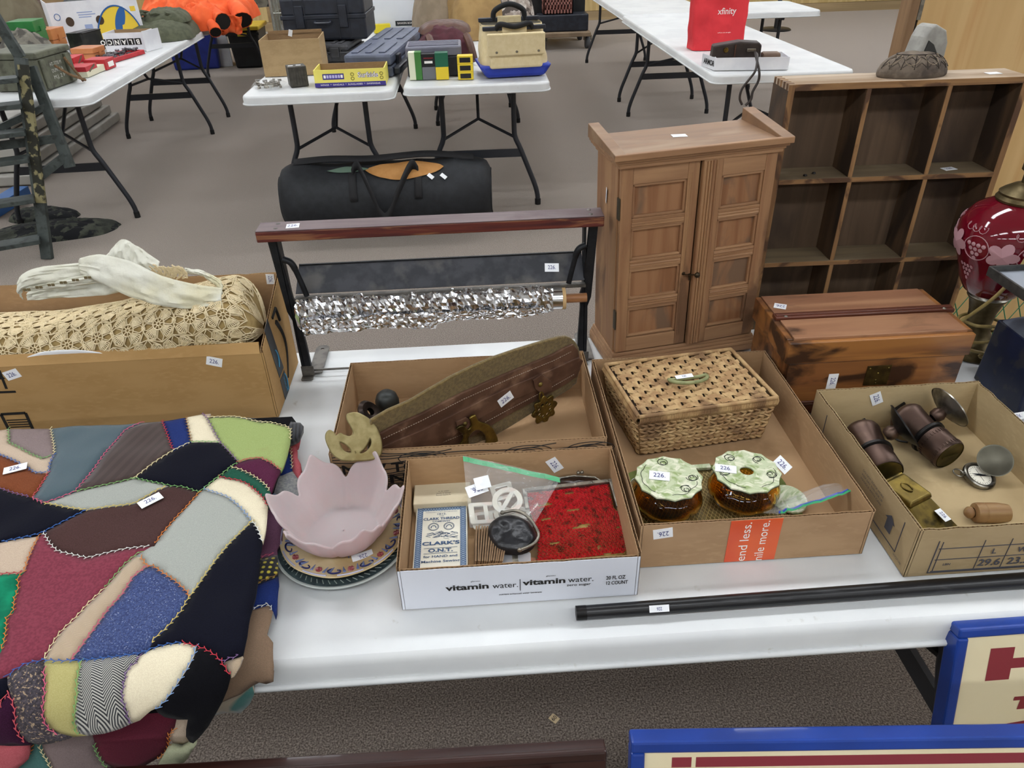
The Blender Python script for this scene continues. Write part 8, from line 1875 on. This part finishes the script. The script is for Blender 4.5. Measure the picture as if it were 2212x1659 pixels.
for q in ([(1636, 122, 4.02), (1632, 152, 3.965), (1618, 172, 3.96), (1603, 192, 3.955), (1598, 212, 3.95), (1603, 226, 3.95)], [(1634, 126, 4.02), (1640, 154, 3.965), (1638, 175, 3.96), (1626, 198, 3.955), (1622, 215, 3.95), (1610, 228, 3.95)]):
    B().tube(smoothpath([a_]+[at_y(*k) for k in q], 5), .0065, n=6).out('strap', DKL, CCS, smooth=50)
o = bx(M, .255, .05, .012, .35, .12, .075).out('lens_case', mat('taupe_case', '6b5648', '7a6454', scale=20, rough=.6), None, bevel=.012, label='small brown lens case at the right end of the white camera carton', cat='case')
b = B().lathe([(0, .03), (.18, .025), (.20, .01), (.20, 0)], 28, Matrix.Translation((4.24, 10.85, .001))); PBS = thing('pole_stand', 'black round pole stand on the carpet behind the crosswise table', 'stand', (4.24, 10.85, 0)); b.out('base', BKC, PBS, smooth=50); B().tube([(4.24, 10.85, .03), (4.24, 10.85, 1.2)], .03, n=10).out('pole', BKC, PBS, smooth=50)
# birch door leaf with net, behind the shelf
DRX = 1.118
DR = thing('birch_door', 'pale birch door panel with brown edge standing behind the pigeonhole shelf', 'door', (1.8, 2.02, 0))
DBR = mat('birch_door_face', 'd8b47c', 'ceA870', scale=2.5, stretch=(5, 1, .25), rough=.4, detail=4, c3='c99a62', s3=3, lo3=.6, hi3=.75); DED = woodm('door_edge', '7d5f42', '8f6f4e', ax=2, sc=6)
B().box(DRX+.03, 2.0, .001, 2.6, 2.04, 2.05).out('leaf', DBR, DR); B().box(DRX, 1.995, .001, DRX+.022, 2.05, 2.05).out('edge_strip', DED, DR, bevel=.002); B().box(DRX+.022, 2.004, .001, DRX+.03, 2.05, 2.05).out('edge_gap', BLACK_INK, DR)
B().box(DRX+.024, 1.998, 1.23, DRX+.034, 2.003, 1.31).out('hinge', NICK, DR)
NET = thing('garden_net', 'green garden netting hanging in front of the birch door', 'net', (1.75, 1.95, .2)); b = B(); gm = mat('green_net_cord', '2f7a58', rough=.7)
for i in range(-14, 30):
    for sg in (1, -1):
        pts = [Vector((1.30+.05*i+sg*.045*k*.5+.006*nz(i, k, sg), 1.95+.008*nz(k, i), .06+.045*k)) for k in range(16)]; pts = [p for p in pts if 1.30 < p.x < 2.5]
        if len(pts) > 1: b.tube(pts, .0018, n=4)
b.out('mesh', gm, NET, kind='stuff'); B().tube([(1.28, 1.95, .75), (2.52, 1.95, .75)], .004, n=6).out('top_cord', gm, NET)
for xx in (1.28, 2.52): B().tube([(xx, 1.95, .0), (xx, 1.95, .76)], .006, n=6).out('stake', gm, NET)
